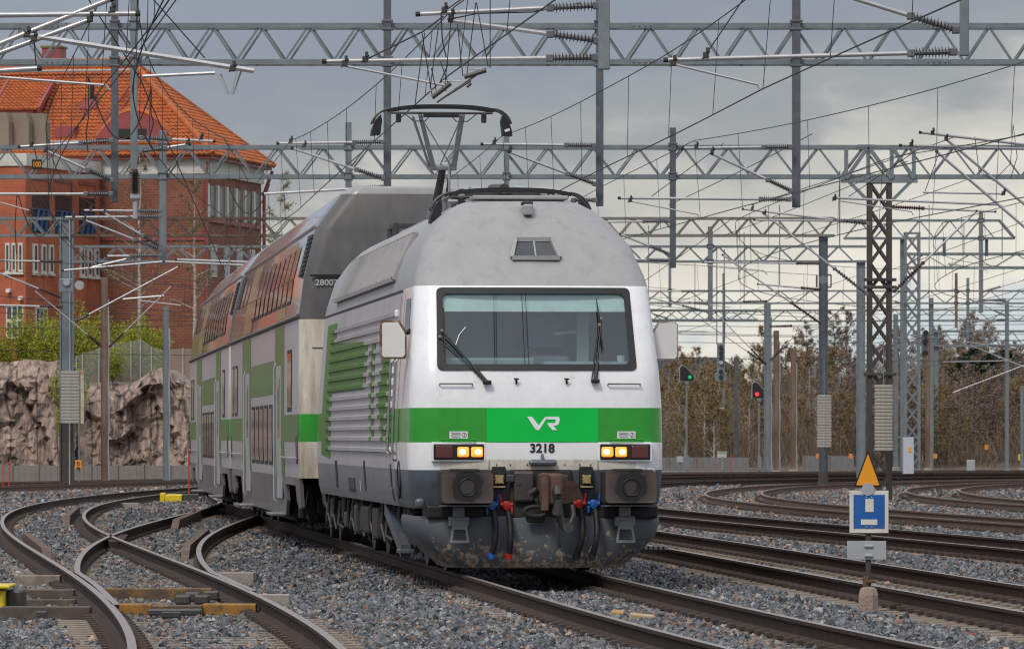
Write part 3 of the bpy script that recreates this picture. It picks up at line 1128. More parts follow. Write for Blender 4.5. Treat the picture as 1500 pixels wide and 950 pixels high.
# ---- windscreen
def ws_pt(u, v, off=0.0):
    """u -1..1 across, v 0..1 up the opening"""
    z = 2.40 + (3.335 - 2.40) * v
    _, w, yf, r = lerp_lv(z)
    x = u * (w - r)
    return Vector((x, front_y(z, x, off), z))


def ws_ring(outer, inner, off, depth, name, mat):
    m2 = MB()
    def loop(inx, iny, o):
        cs = []
        rr = 0.06
        hw, hh = 1.145, 0.5
        cor = [(-1 + inx / hw, 0 + iny), (1 - inx / hw, 0 + iny), (1 - inx / hw, 1 - iny), (-1 + inx / hw, 1 - iny)]
        for q, (u, v) in enumerate(cor):
            sx = 1 if u < 0 else -1
            sy = 1 if v < 0.5 else -1
            ang0 = [math.pi, 1.5 * math.pi, 0, 0.5 * math.pi][q]
            for k in range(5):
                a = ang0 + (math.pi / 2) * k / 4
                cs.append((u + sx * rr / hw + rr / hw * math.cos(a), v + sy * rr + rr * math.sin(a)))
        full = []
        for i_ in range(len(cs)):
            (u0, v0), (u1, v1) = cs[i_], cs[(i_ + 1) % len(cs)]
            full.append((u0, v0))
            if abs(u1 - u0) > 0.5 or abs(v1 - v0) > 0.3:
                for q_ in range(1, 16):
                    full.append((u0 + (u1 - u0) * q_ / 16, v0 + (v1 - v0) * q_ / 16))
        return [ws_pt(u, v, o) for u, v in full]
    a, b2, c2 = loop(outer, outer, off), loop(inner, inner, off), loop(inner, inner, -depth)
    k = len(a)
    o3 = loop(outer, outer, -0.01)
    m2.add(o3 + a + b2 + c2, [(r_ * k + i, r_ * k + (i + 1) % k, (r_ + 1) * k + (i + 1) % k, (r_ + 1) * k + i) for r_ in range(3) for i in range(k)])
    return fix_normals(m2.build(name, mat, loco)), c2


fr, inner = ws_ring(-0.02, 0.055, 0.015, 0.02, 'windscreen_frame', M['black'])
m_ = MB()
NU, NV = 12, 6
gv = [ws_pt(-1 + 2 * i / NU, j / NV, -0.012) for j in range(NV + 1) for i in range(NU + 1)]
m_.add(gv, [(j * (NU + 1) + i, j * (NU + 1) + i + 1, (j + 1) * (NU + 1) + i + 1, (j + 1) * (NU + 1) + i) for j in range(NV) for i in range(NU)])
m_.build('windscreen', M['windscreen'], loco, smooth=60)
m_ = MB()
for u in (-0.125, -0.085):
    m_.tube([ws_pt(u, 0.05, 0.004), ws_pt(u, 0.96, 0.004)], 0.004, 6)
m_.build('windscreen_seam', M['black'], fr)

# wipers: arm, twin rod and blade
def wiper(px_pivot, px_tip, blade_a, blade_b):
    def fp(px, py, off):
        z = CAMH + (HY - py) / 126.0
        x = (px - 787) / 126.0 + 0.094 * (front_y(z) if z > 2.3 else 0.0)
        return Vector((x, front_y(max(min(z, 3.33), 0.8), x, off), z))
    m3 = MB()
    a, b3 = fp(*px_pivot, 0.06), fp(*px_tip, 0.05)
    m3.tube([a, b3], 0.011, 6)
    a2 = fp(px_pivot[0] - 5, px_pivot[1] - 3, 0.05)
    b4 = fp(px_tip[0] - 3, px_tip[1] + 9, 0.045)
    m3.tube([a2, b4], 0.008, 6)
    mid = a.lerp(b3, 0.3)
    m3.tube([a, mid], 0.022, 6)
    m3.bbox((a.x, a.y, a.z), (0.10, 0.07, 0.05), 0.015)
    w_ = m3.build('wiper', M['black'], loco)
    m4 = MB()
    p, q = fp(*blade_a, 0.03), fp(*blade_b, 0.03)
    m4.tube([p, p.lerp(q, 0.5), q], [0.006, 0.014, 0.006], 6)
    m4.build('wiper_blade', M['black'], w_)
    m5 = MB()
    for t_ in (b3, b4):
        m5.bbox(t_, (0.035, 0.03, 0.035), 0.008)
    m5.build('wiper_joint', M['steel'], w_)


wiper((712, 560), (646, 484), (648, 450), (651, 530))
wiper((871, 558), (881, 466), (874, 436), (883, 512))
m_ = MB()
m_.tube([ws_pt(-0.83, 0.28, 0.003), ws_pt(-0.79, 0.42, 0.003), ws_pt(-0.72, 0.52, 0.003)], 0.006, 5)
m_.build('glass_scratch', M['logo'], fr)

# ---- front details, positions from pixels at the face
def F_(px, py, off=0.0):
    z = CAMH + (HY - py) / 126.0
    x = (px - 787) / 126.0
    return Vector((x, front_y(max(0.8, z), x, off), z))


# bright green centre panel and logo
m_ = MB()
k = 6
for i in range(k):
    x0, x1 = -0.60 + 1.30 * i / k, -0.60 + 1.30 * (i + 1) / k
    m_.add([(x0, front_y(1.547, x0, .004), 1.549), (x1, front_y(1.547, x1, .004), 1.549), (x1, front_y(1.943, x1, .004), 1.942), (x0, front_y(1.943, x0, .004), 1.942)], [(0, 1, 2, 3)])
gp = m_.build('front_panel', M['bright_green'], loco, smooth=60)


def logo_part(parent, cx, cz, s, yfun, mat, name='logo'):
    """two slanted letters drawn as outlines; unit height 1"""
    V_ = [(0.0, 1.0), (0.36, 1.0), (0.86, 0.36), (1.30, 0.92), (1.42, 1.0), (1.60, 1.0), (1.36, 0.72), (0.90, 0.0), (0.72, 0.0), (0.58, 0.1)]
    R1 = [(1.42, 1.0), (2.30, 1.0), (2.42, 0.92), (2.46, 0.80), (2.38, 0.46), (2.26, 0.36), (1.98, 0.32), (2.24, 0.0), (1.90, 0.0), (1.62, 0.30), (1.52, 0.46), (1.52, 0.52), (2.08, 0.52), (2.16, 0.76), (2.10, 0.80), (1.50, 0.80)]
    m6 = MB()
    for poly in (V_, R1):
        k6 = len(poly)
        vs6 = []
        for off in (0.006, 0.009):
            for (u, v) in poly:
                x, z = cx + (u - 1.25) * s, cz + (v - 0.5) * s
                vs6.append((x, yfun(z, x, off), z))
        m6.add(vs6, [tuple(range(k6, 2 * k6))] + [(i, (i + 1) % k6, k6 + (i + 1) % k6, k6 + i) for i in range(k6)])
    me = m6.build(name, mat, parent)
    bm = bmesh.new()
    bm.from_mesh(me.data)
    bmesh.ops.triangulate(bm, faces=[f for f in bm.faces if len(f.verts) > 4])
    bmesh.ops.recalc_face_normals(bm, faces=bm.faces)
    bm.to_mesh(me.data)
    bm.free()
    return me


logo_part(gp, 0.065, 1.765, 0.155, front_y, M['logo'])
p = F_(792, 656.5, 0.004)
text_part('fleet_number', '3218', 0.142, M['digit'], loco, (0.045, p.y, p.z), sx=1.02, bold=0.0045)

# head lamp clusters
for s, cx in ((-1, -0.925), (1, 1.015)):
    m_ = MB()
    cz = 1.435
    yy = front_y(cz, cx)
    m_.bbox((cx, yy + 0.015, cz), (0.63, 0.08, 0.225), 0.012)
    hl = m_.build('headlamp_bezel', M['white'], loco)
    MB().bbox((cx, yy - 0.016, cz), (0.585, 0.05, 0.18), 0.01).build('headlamp_well', M['black'], hl)
    for i, xx in enumerate((0.045, 0.205) if s < 0 else (-0.205, -0.045)):
        lx = cx + xx + (0.005 if s < 0 else -0.005)
        m_ = MB()
        m_.bbox((lx, yy - 0.05, cz), (0.135, 0.03, 0.115), 0.02)
        m_.build('headlamp', M['glow'], hl)
        m_ = MB()
        bm = bmesh.new()
        bmesh.ops.create_icosphere(bm, subdivisions=2, radius=1)
        m_.add([(lx + (0.014 if i else -0.01) + v.co.x * 0.042, yy - 0.064 + v.co.y * 0.012, cz + v.co.z * 0.034) for v in bm.verts], [[v.index for v in f.verts] for f in bm.faces])
        bm.free()
        m_.build('lamp_bulb', M['glow_core'], hl, smooth=60)
    rx = cx + (-0.17 if s < 0 else 0.17)
    MB().bbox((rx, yy - 0.045, cz), (0.20, 0.03, 0.15), 0.012).build('tail_lamp', M['lamp_red'], hl)

# grab rails, nozzles, warning stickers
for (xa, xb, py, mt) in ((643, 691, 562, 'steel'), (890, 938, 562, 'steel'), (646, 694, 644, 'green'), (893, 941, 644, 'green')):
    a, b2 = F_(xa, py, 0.045), F_(xb, py, 0.045)
    a0, b0 = F_(xa, py + 2, 0.0), F_(xb, py + 2, 0.0)
    m_ = MB()
    m_.tube([a0, a, b2, b0], 0.009, 6)
    m_.build('grab_rail', M[mt], loco)
for px in (755, 829):
    m_ = MB()
    a = F_(px, 557, 0.0)
    m_.tube([a, a + Vector((0, -0.05, 0.01))], 0.014, 6)
    m_.tube([a + Vector((-0.03, -0.05, 0.02)), a + Vector((0.03, -0.05, 0.015))], 0.010, 6)
    m_.tube([a + Vector((0, -0.03, -0.04)), a + Vector((0, -0.05, 0.0))], 0.012, 6)
    m_.build('washer_nozzle', M['black'], loco)
for px in (670.5, 917):
    a = F_(px, 636.5, 0.006)
    st = MB().box(a, (0.215, 0.004, 0.082)).build('warning_sticker', M['paper'], loco)
    m_ = MB()
    for k in range(4):
        m_.box(a + Vector((-0.03, -0.004, 0.025 - 0.016 * k)), (0.12 - 0.02 * (k % 2), 0.002, 0.005))
    ring = [a + Vector((0.066 + 0.026 * math.cos(t * math.pi / 6), -0.004, -0.002 + 0.026 * math.sin(t * math.pi / 6))) for t in range(13)]
    m_.tube(ring, 0.003, 4)
    m_.tube([a + Vector((0.074, -.004, .016)), a + Vector((0.062, -.004, 0)), a + Vector((0.070, -.004, 0)), a + Vector((0.060, -.004, -.018))], 0.003, 4)
    m_.build('sticker_print', M['ink'], st)

# panel seams on the cream apron
m_ = MB()
for px in (715, 875):
    a = F_(px, 681, 0.002)
    m_.box(a, (0.006, 0.006, 0.13))
for i, px in enumerate((746, 771, 826, 848, 726, 864)):
    a = F_(px, 680, 0.004)
    m_.box(a, (0.014, 0.008, 0.014))
m_.build('apron_bolts', M['under'], loco)
m_ = MB()
a = F_(793, 677, 0.05)
m_.bbox(a, (0.33, 0.10, 0.075), 0.035)
m_.tube([a + Vector((0, 0, .03)), a + Vector((0, .06, .09))], 0.02, 6)
m_.build('roof_of_coupler_lamp', M['dark_skirt'], loco).name = 'coupler_hood'

# central coupler recess and screw coupler
m_ = MB()
yc = 0.0
m_.bbox((0.03, -0.03, 0.95), (0.72, 0.10, 0.56), 0.02, 0)
cp = m_.build('coupler_recess', M['under'], loco)
m_ = MB()
for px, py, w_, h_ in ((745, 700, 0.10, 0.09),):
    a = F_(px, py, 0.10)
    m_.bbox(a, (w_, 0.06, h_), 0.015)
MB().bbox(F_(823, 699, 0.10), (0.11, 0.06, 0.07), 0.015).build('coupler_lug', M['dark_steel'], loco)
for px, py, rr in ((757, 707, 0.022), (757, 716, 0.022), (757, 724, 0.022)):
    a = F_(px, py, 0.10)
    m_.tube([a, a + Vector((0, -0.05, 0))], rr, 8)
m_.bbox(F_(765, 712, 0.11), (0.24, 0.06, 0.36), 0.03)
m_.build('coupler_bracket', M['dark_steel'], loco)
M['coupler_rust'] = mk('coupler_rust', (0.10, 0.055, 0.04), 0.7, var=0.35, scale=12, dirt=(0.15, 0.03, 0.02), dirt_amt=0.45, dirt_scale=6, bump=0.3)
m_ = MB()
m_.bbox(F_(800, 715, 0.42), (0.24, 0.6, 0.36), 0.03, 0)
m_.bbox(F_(788, 719, 0.72), (0.085, 0.14, 0.44), 0.02, 0)
m_.build('coupler_head', M['coupler_rust'], loco)
m_ = MB()
A_ = [F_(815, 700, 0.62), F_(841, 706, 0.46), F_(841, 731, 0.46), F_(815, 737, 0.62)]
B_ = [q + Vector((0.0, 0.22, 0)) for q in A_]
m_.add(A_ + B_, [(0, 1, 2, 3), (7, 6, 5, 4), (0, 4, 5, 1), (1, 5, 6, 2), (2, 6, 7, 3), (3, 7, 4, 0)])
fix_normals(m_.build('coupler_jaw', M['coupler_rust'], loco))
m_ = MB()
m_.tube([F_(806, 712, 0.66), F_(806, 722, 0.76), F_(806, 735, 0.72)], [0.06, 0.055, 0.04], 10)
m_.tube([F_(807, 730, 0.78), F_(807, 750, 0.76)], [0.045, 0.07], 10)
for (px, py, rr) in ((807, 747, 0.062), (822, 770, 0.062)):
    a = F_(px, py, 0.80)
    m_.tube([a, a + Vector((0, 0.10, 0))], rr, 12)
m_.tube([F_(809, 748, 0.70), F_(814, 763, 0.70), F_(820, 772, 0.70)], 0.05, 8)
m_.tube([F_(829, 738, 0.66), F_(831, 752, 0.70), F_(824, 769, 0.74)], 0.03, 8)
m_.tube([F_(807, 763, 0.72), F_(808, 783, 0.72), F_(811, 799, 0.66)], [0.018, 0.018, 0.022], 8)
m_.tube([F_(771, 722, 0.30), F_(779, 716, 0.34), F_(785, 722, 0.30), F_(782, 732, 0.30)], 0.035, 8)
m_.build('screw_coupling', M['dark_steel'], loco, smooth=50)
m_ = MB()
ring = [F_(781 + 17 * math.cos(t * math.pi / 8), 748 + 7 * math.sin(t * math.pi / 8), 0.30) for t in range(17)]
m_.tube(ring, 0.03, 6)
m_.bbox(F_(781, 758, 0.25), (0.22, 0.1, 0.10), 0.04)
m_.build('coupler_support', M['under'], loco)
# gold multiple-unit sockets
for px in (729, 857):
    a = F_(px, 699, 0.0)
    s1 = MB().bbox(a + Vector((0, -0.03, 0)), (0.155, 0.08, 0.26), 0.01).build('socket_box', M['black'], loco)
    m_ = MB()
    c = a + Vector((0, -0.09, -0.02))
    m_.tube([c + Vector((0, 0.03, 0)), c + Vector((0, -0.05, 0))], [0.055, 0.045], 10)
    for t in range(4):
        v = Vector((math.cos(t * math.pi / 2 + .78) * 0.05, -0.03, math.sin(t * math.pi / 2 + .78) * 0.05))
        m_.bbox(c + v, (0.03, 0.03, 0.03), 0.008)
    m_.box(c + Vector((0, 0, -0.085)), (0.14, 0.05, 0.018))
    m_.build('socket', M['brass'], s1)
# brake and main-pipe hoses
for (px, py, key, dx, drop) in ((719, 741, 'blue', -4, 62), (740, 741, 'red', 0, 62), (847, 739, 'red', -8, 66), (868, 739, 'blue', -6, 66)):
    a = F_(px, py, 0.10)
    h1 = MB()
    h1.tube([a + Vector((0, 0.08, 0.02)), a + Vector((0, -0.06, 0.0))], 0.042, 8)
    h1.bbox(a + Vector((0, -0.03, 0.02)), (0.09, 0.07, 0.09), 0.025)
    h1.tube([a + Vector((-0.07, -0.03, 0.02)), a + Vector((0.07, -0.03, 0.02))], 0.028, 8)
    sgn = -1 if key == 'red' and px < 800 else 1
    h1.tube([a + Vector((sgn * 0.06, -0.03, 0.03)), a + Vector((sgn * 0.075, -0.04, 0.14))], 0.012, 6)
    h1.bbox(a + Vector((-sgn * 0.06, -0.04, -0.05)), (0.03, 0.03, 0.09), 0.01)
    ck = h1.build('air_cock', M[key], loco, smooth=40)
    hh = MB()
    pts = []
    for k in range(9):
        t = k / 8
        q = F_(px + 2 + dx * t * t - 6 * math.sin(t * math.pi) * (-0.3), py + 8 + drop * t, 0.0)
        pts.append(Vector((q.x, -0.12 - 0.16 * math.sin(t * math.pi * 0.8), q.z)))
    hh.tube(pts, 0.036, 8)
    hh.build('hose', M['black'], ck, smooth=60)
    e_ = MB()
    e_.tube([pts[-1] + Vector((0, 0, .03)), pts[-1] + Vector((0, 0, -0.05))], [0.05, 0.035], 8)
    e_.build('hose_end', M[key] if px < 800 else M['under'], ck)

# buffers
def buffer_mat(cx, cz):
    """worn steel face with a ragged ring of black grease round the contact point"""
    m, nt, b = nodes_of('greasy_buffer_plate')
    N, L = nt.nodes, nt.links
    tc = N.new('ShaderNodeTexCoord')
    mp = N.new('ShaderNodeMapping')
    mp.inputs['Location'].default_value = (-cx, 0, -cz)
    L.new(tc.outputs['Object'], mp.inputs[0])
    sp = N.new('ShaderNodeSeparateXYZ')
    L.new(mp.outputs[0], sp.inputs[0])
    cb = N.new('ShaderNodeCombineXYZ')
    L.new(sp.outputs[0], cb.inputs[0])
    L.new(sp.outputs[2], cb.inputs[1])
    ln = N.new('ShaderNodeVectorMath')
    ln.operation = 'LENGTH'
    L.new(cb.outputs[0], ln.inputs[0])
    nz = N.new('ShaderNodeTexNoise')
    nz.inputs['Scale'].default_value = 7.0
    nz.inputs['Detail'].default_value = 8.0
    nz.inputs['Roughness'].default_value = 0.65
    L.new(tc.outputs['Object'], nz.inputs['Vector'])
    ma = N.new('ShaderNodeMath')
    ma.operation = 'MULTIPLY_ADD'
    ma.inputs[1].default_value = 0.16
    L.new(nz.outputs[0], ma.inputs[0])
    L.new(ln.outputs['Value'], ma.inputs[2])
    rp = N.new('ShaderNodeValToRGB')
    els = [(0.0, (0.055, 0.046, 0.043)), (0.145, (0.050, 0.043, 0.040)), (0.165, (0.016, 0.015, 0.015)), (0.255, (0.022, 0.020, 0.019)), (0.275, (0.060, 0.050, 0.046)), (0.38, (0.105, 0.078, 0.065))]
    rp.color_ramp.elements[0].position, rp.color_ramp.elements[0].color = els[0][0], (*els[0][1], 1)
    rp.color_ramp.elements[1].position, rp.color_ramp.elements[1].color = els[-1][0], (*els[-1][1], 1)
    for p_, c_ in els[1:-1]:
        rp.color_ramp.elements.new(p_).color = (*c_, 1)
    L.new(ma.outputs[0], rp.inputs[0])
    L.new(rp.outputs[0], b.inputs['Base Color'])
    b.inputs['Roughness'].default_value = 0.5
    b.inputs['Metallic'].default_value = 0.3
    return m


for cx in (-0.87, 1.02):
    m_ = MB()
    m_.bbox((cx, -0.20, 1.03), (0.58, 0.55, 0.40), 0.03)
    bf = m_.build('buffer_housing', M['under'], loco)
    m_ = MB()
    out_ = []
    for q in range(4):
        a0 = [math.pi, 1.5 * math.pi, 0, 0.5 * math.pi][q]
        sx, sz = [(-1, -1), (1, -1), (1, 1), (-1, 1)][q]
        for k in range(4):
            a = a0 + math.pi / 2 * k / 3
            out_.append((sx * 0.25 + 0.045 * math.cos(a), sz * 0.135 + 0.045 * math.sin(a)))
    m_.prism(out_, -0.62, -0.575, 'y', T=lambda v: Vector((v.x + cx, v.y - 0.015 * (1 - (v.x / 0.3)**2) * (1 if v.y < -0.6 else 0), v.z + 1.03)))
    m_.tube([(cx, -0.57, 1.03), (cx, -0.30, 1.03)], 0.12, 14)
    # round wear bulge
    ring = [(cx + 0.10 * math.cos(t * math.pi / 10), -0.628, 1.03 + 0.10 * math.sin(t * math.pi / 10)) for t in range(21)]
    m_.tube(ring, 0.006, 6)
    fix_normals(m_.build('buffer_plate', buffer_mat(cx, 1.03), bf))
    m_ = MB()
    m_.bbox((cx - 0.02, -0.34, 1.215), (0.34, 0.30, 0.05), 0.012)
    m_.build('buffer_tread', M['black'], bf)
    m_ = MB()
    m_.box((cx, -0.3, 0.815), (0.60, 0.35, 0.02))
    m_.build('buffer_foot_plate', M['dark_skirt'], bf)
# shunter steps below the buffers
for cx in (-0.93, 1.00):
    m_ = MB()
    m_.bbox((cx + 0.0, -0.10, 0.63), (0.24, 0.16, 0.12), 0.02)
    m_.bbox((cx, -0.09, 0.74), (0.14, 0.12, 0.14), 0.02)
    for s in (-1, 1):
        m_.beam((cx + s * 0.07, -0.20, 0.60), (cx + s * 0.10, -0.22, 0.40), 0.025)
    m_.beam((cx - 0.11, -0.22, 0.40), (cx + 0.11, -0.22, 0.40), 0.03)
    m_.beam((cx - 0.075, -0.20, 0.555), (cx + 0.075, -0.20, 0.555), 0.03)
    m_.bbox((cx, -0.19, 0.60), (0.15, 0.03, 0.09), 0.01)
    m_.build('shunter_step', M['skirt'], loco)
m_ = MB()
m_.bbox((1.30, -0.1, 1.20), (0.11, 0.2, 0.10), 0.04)
m_.build('side_marker_lamp', M['plate_grey'], loco)
m_ = MB()
m_.bbox((-1.37, 0.02, 0.84), (0.11, 0.16, 0.12), 0.04)
m_.build('side_marker_lamp', M['dark_skirt'], loco)
# dark frame under the body, behind the plough
m_ = MB()
m_.bbox((0.05, 0.30, 0.74), (2.7, 0.7, 0.16), 0.03)
m_.bbox((0.05, 0.20, 0.90), (1.9, 0.3, 0.5), 0.03)
m_.build('headstock', M['black'], loco)

# plough with chipped paint
pm_, nt, b = nodes_of('chipped_plough_paint')
N, L = nt.nodes, nt.links
tc = N.new('ShaderNodeTexCoord')
nz = N.new('ShaderNodeTexNoise')
nz.inputs['Scale'].default_value = 7.0
nz.inputs['Detail'].default_value = 12.0
nz.inputs['Roughness'].default_value = 0.72
L.new(tc.outputs['Object'], nz.inputs['Vector'])
sx = N.new('ShaderNodeSeparateXYZ')
L.new(tc.outputs['Object'], sx.inputs[0])
mr = N.new('ShaderNodeMapRange')
mr.inputs['From Min'].default_value = 0.10
mr.inputs['From Max'].default_value = 0.62
mr.inputs['To Min'].default_value = 0.115
mr.inputs['To Max'].default_value = -0.10
L.new(sx.outputs[2], mr.inputs['Value'])
ad = N.new('ShaderNodeMath')
ad.operation = 'ADD'
L.new(nz.outputs[0], ad.inputs[0])
L.new(mr.outputs[0], ad.inputs[1])
rp = N.new('ShaderNodeValToRGB')
rp.color_ramp.elements[0].position = 0.56
rp.color_ramp.elements[0].color = (0, 0, 0, 1)
rp.color_ramp.elements[1].position = 0.572
rp.color_ramp.elements[1].color = (1, 1, 1, 1)
L.new(ad.outputs[0], rp.inputs[0])
n2 = N.new('ShaderNodeTexNoise')
n2.inputs['Scale'].default_value = 18.0
L.new(tc.outputs['Object'], n2.inputs['Vector'])
r2 = N.new('ShaderNodeValToRGB')
r2.color_ramp.elements[0].position = 0.35
r2.color_ramp.elements[0].color = (0.17, 0.10, 0.06, 1)
r2.color_ramp.elements[1].position = 0.65
r2.color_ramp.elements[1].color = (0.36, 0.33, 0.28, 1)
L.new(n2.outputs[0], r2.inputs[0])
mx = N.new('ShaderNodeMixRGB')
L.new(rp.outputs[0], mx.inputs['Fac'])
mx.inputs[1].default_value = (0.085, 0.094, 0.105, 1)
L.new(r2.outputs[0], mx.inputs[2])
L.new(mx.outputs[0], b.inputs['Base Color'])
b.inputs['Roughness'].default_value = 0.5
M['plough'] = pm_
m_ = MB()
lev = [(0.69, 1.44, 0.02, 0.30), (0.62, 1.455, 0.0, 0.30), (0.44, 1.40, -0.02, 0.34), (0.26, 1.22, -0.02, 0.40), (0.12, 1.05, 0.02, 0.42), (0.09, 1.03, 0.05, 0.42)]
rw = [outline(w, yf, r, z, 6, [1.9, 1.4], FX, 0.10) for (z, w, yf, r) in lev]
n = len(rw[0])
vs = [p for row in rw for p in row]
fs = [(i * n + j, (i + 1) * n + j, (i + 1) * n + j + 1, i * n + j + 1) for i in range(len(rw) - 1) for j in range(n - 1)]
m_.add(vs, fs)
m_.add([(x * 0.975, y + 0.03, z) for x, y, z in vs], [tuple(reversed(f)) for f in fs])
pl_ = m_.build('plough', M['plough'], loco, smooth=40)
m_ = MB()
for k in range(5):
    m_.bbox((1.36 + 0.06 * k, 1.0, 0.30), (0.05, 0.25, 0.05), 0.01)
m_.build('side_step', M['steel'], loco)

# ---- mirrors
for s, cx in ((-1, -1.625), (1, 1.575)):
    Y_ = 0.75
    def mir(grow, y0, y1, mat, name, par):
        m7 = MB()
        w_, h_ = 0.155 + grow, 0.225 + grow
        cut = 0.10
        poly = [(-w_, -h_), (w_, -h_), (w_, h_), (-w_, h_)]
        if s < 0:
            poly = [(-w_, -h_ + .02), (-w_ + .02, -h_), (w_ - .02, -h_), (w_, -h_ + .03), (w_, h_ - cut * 1.3), (w_ - cut * .8, h_), (-w_ + .02, h_), (-w_, h_ - .02)]
        else:
            poly = [(-w_, -h_ + .02), (-w_ + .02, -h_), (w_ - .02, -h_), (w_, -h_ + .03), (w_, h_ - .03), (w_ - .03, h_), (-w_ + cut * .8, h_), (-w_, h_ - cut * 1.3)]
        dz = 2.745 if s < 0 else 2.735
        dxx = cx if s < 0 else cx
        m7.prism(poly, y0, y1, 'y', T=lambda v: Vector((v.x + dxx, v.y, v.z + dz)))
        return fix_normals(m7.build(name, mat, par))
    mrim = mk('mirror_rim_rust', (0.13, 0.065, 0.035), 0.7, var=0.4, scale=20, dirt=(0.6, 0.58, 0.55), dirt_amt=0.25 if s < 0 else 0.75, dirt_scale=9)
    mi_ = mir(0.0, Y_, Y_ + 0.09, mrim, 'mirror', loco)
    mir(-0.022 if s < 0 else -0.015, Y_ - 0.008, Y_ + 0.02, mk('mirror_back_white', (0.66, 0.65, 0.64), 0.4, var=0.05), 'mirror_cover', mi_)
    m_ = MB()
    m_.beam((cx - s * 0.16, Y_ + 0.06, 2.82), (s * 1.42, Y_ + 0.1, 2.86), 0.04)
    m_.build('mirror_arm', M['black'], mi_)

# ---- left side: cab window, door gap, handles, ribs, stripes, grille
side_patch('cab_side_window', [[(0.98, 2.86), (1.75, 2.86), (1.75, 3.24), (1.05, 3.24)]], M['cab_dark'], 0.006)
side_patch('door_seam', [rect(2.00, 2.025, 1.33, 3.30), rect(2.62, 2.645, 1.33, 3.30), rect(2.0, 2.645, 1.32, 1.34)], M['under'], 0.004)
m_ = MB()
for y in (1.94, 2.70):
    m_.tube([(side_x(1.45) - .01, y, 1.40), (side_x(1.45) - 0.06, y, 1.45), (side_x(2.4) - 0.06, y, 2.5), (side_x(2.5) - 0.01, y, 2.56)], 0.016, 6)
m_.build('door_handrail', M['steel'], loco)
side_patch('side_stripe', [rect(1.72, 2.38, 1.547, 1.943)], M['green'], 0.005)
side_patch('side_stripe', [rect(2.38, 3.30, 1.547, 1.943)], M['side_green'], 0.006)
# big faded letters on the side
big = [[(17.0, 1.35), (17.0, 3.22), (14.9, 3.22), (14.9, 2.95), (14.9, 1.33), (15.0, 1.30)],
       [(14.9, 2.93), (14.9, 2.22), (8.0, 2.22), (8.0, 2.80), (9.0, 2.86)],
       [(7.3, 2.82), (6.6, 2.80), (6.0, 1.58), (6.4, 1.56)],
       [(4.6, 2.82), (3.3, 2.86), (3.9, 1.58), (4.5, 1.58), (5.4, 2.1)],
       [(17.9, 1.547), (17.0, 1.547), (17.0, 1.943), (17.9, 1.943)]]
for poly in big:
    side_patch('side_lettering', [poly], M['side_green'], 0.005)
# raised horizontal ribs
def green_at(y, z):
    for poly in big:
        ins = False
        j = len(poly) - 1
        for i in range(len(poly)):
            (yi, zi), (yj, zj) = poly[i], poly[j]
            if (zi > z) != (zj > z) and y < (yj - yi) * (z - zi) / (zj - zi) + yi:
                ins = not ins
            j = i
        if ins:
            return True
    return 1.547 < z < 1.943 and y < 3.4


for k in range(13):
    z = 3.10 - k * 0.138
    m_ = MB()
    ys = list(np.linspace(3.05, 15.9, 65))
    for y0, y1 in zip(ys, ys[1:]):
        mi = 1 if green_at((y0 + y1) / 2, z) else 0
        x = side_x(z)
        vs = []
        for y in (y0, y1):
            vs += [(x, y, z - 0.032), (x - 0.032, y, z - 0.022), (x - 0.034, y, z + 0.022), (x, y, z + 0.032)]
        m_.add(vs, [(0, 1, 5, 4), (1, 2, 6, 5), (2, 3, 7, 6)] + ([(3, 2, 1, 0)] if y0 == ys[0] else []) + ([(4, 5, 6, 7)] if y1 == ys[-1] else []), mi)
    rb = m_.build('rib', [M['side_white'], M['side_green']], loco)
    MB().bbox((side_x(z) - 0.02, 3.02, z), (0.05, 0.14, 0.085), 0.015).build('rib_end', M['white'] if not green_at(3.2, z) else M['green'], rb)

# roof-side louvre grille
def chamfer(y, t, off=0.0):
    z = 3.52 + (4.08 - 3.52) * t
    return Vector((side_x(z) - 0.75 * off, y, z + 0.65 * off))


m_ = MB()
a, b2, c2, d2 = chamfer(4.2, 0, .012), chamfer(15.6, 0, .012), chamfer(15.6, 1, .012), chamfer(4.2, 1, .012)
m_.add([a, b2, c2, d2], [(0, 1, 2, 3)])
gr = fix_normals(m_.build('grille', M['black'], loco))
y = 4.3
while y < 15.5:
    m_ = MB()
    m_.beam(chamfer(y, 0.03, 0.03), chamfer(y, 0.97, 0.03), 0.26, 0.05, up=(-0.8, 0.3, 0.6))
    m_.build('louvre', M['roof_grey'], gr)
    y += 0.62
m_ = MB()
for (p_, q_) in ((a, b2), (d2, c2), (a, d2), (b2, c2)):
    m_.beam(p_ + Vector((-.015, 0, .015)), q_ + Vector((-.015, 0, .015)), 0.07, 0.05)
m_.build('grille_frame', M['roof_grey'], gr)
side_patch('cant_line', [rect(2.5, LEN - 0.02, 3.345, 3.375)], M['under'], 0.006)
# skirt access slots, plates, emblem ring
side_patch('skirt_slot', [rect(2.9, 3.1, 1.0, 1.28)], M['under'], 0.006)
side_patch('skirt_slot', [rect(2.7, 2.95, 0.84, 0.98)], M['under'], 0.006)
side_patch('skirt_slot', [rect(7.6, 7.9, 0.92, 1.30)], M['under'], 0.006)
side_patch('skirt_slot', [rect(13.4, 13.8, 0.9, 1.28)], M['under'], 0.006)
side_patch('skirt_plate', [rect(9.8, 11.0, 0.88, 1.06)], M['dark_steel'], 0.012, thick=0.01)
side_patch('skirt_mark', [rect(8.6, 8.75, 0.88, 1.04)], M['paper'], 0.006)
m_ = MB()
ring = [(side_x(1.1) - 0.008, 1.62 + 0.22 * math.cos(t * math.pi / 8), 1.10 + 0.22 * math.sin(t * math.pi / 8)) for t in range(17)]
m_.tube(ring, 0.014, 5)
m_.build('skirt_ring', M['under'], loco)

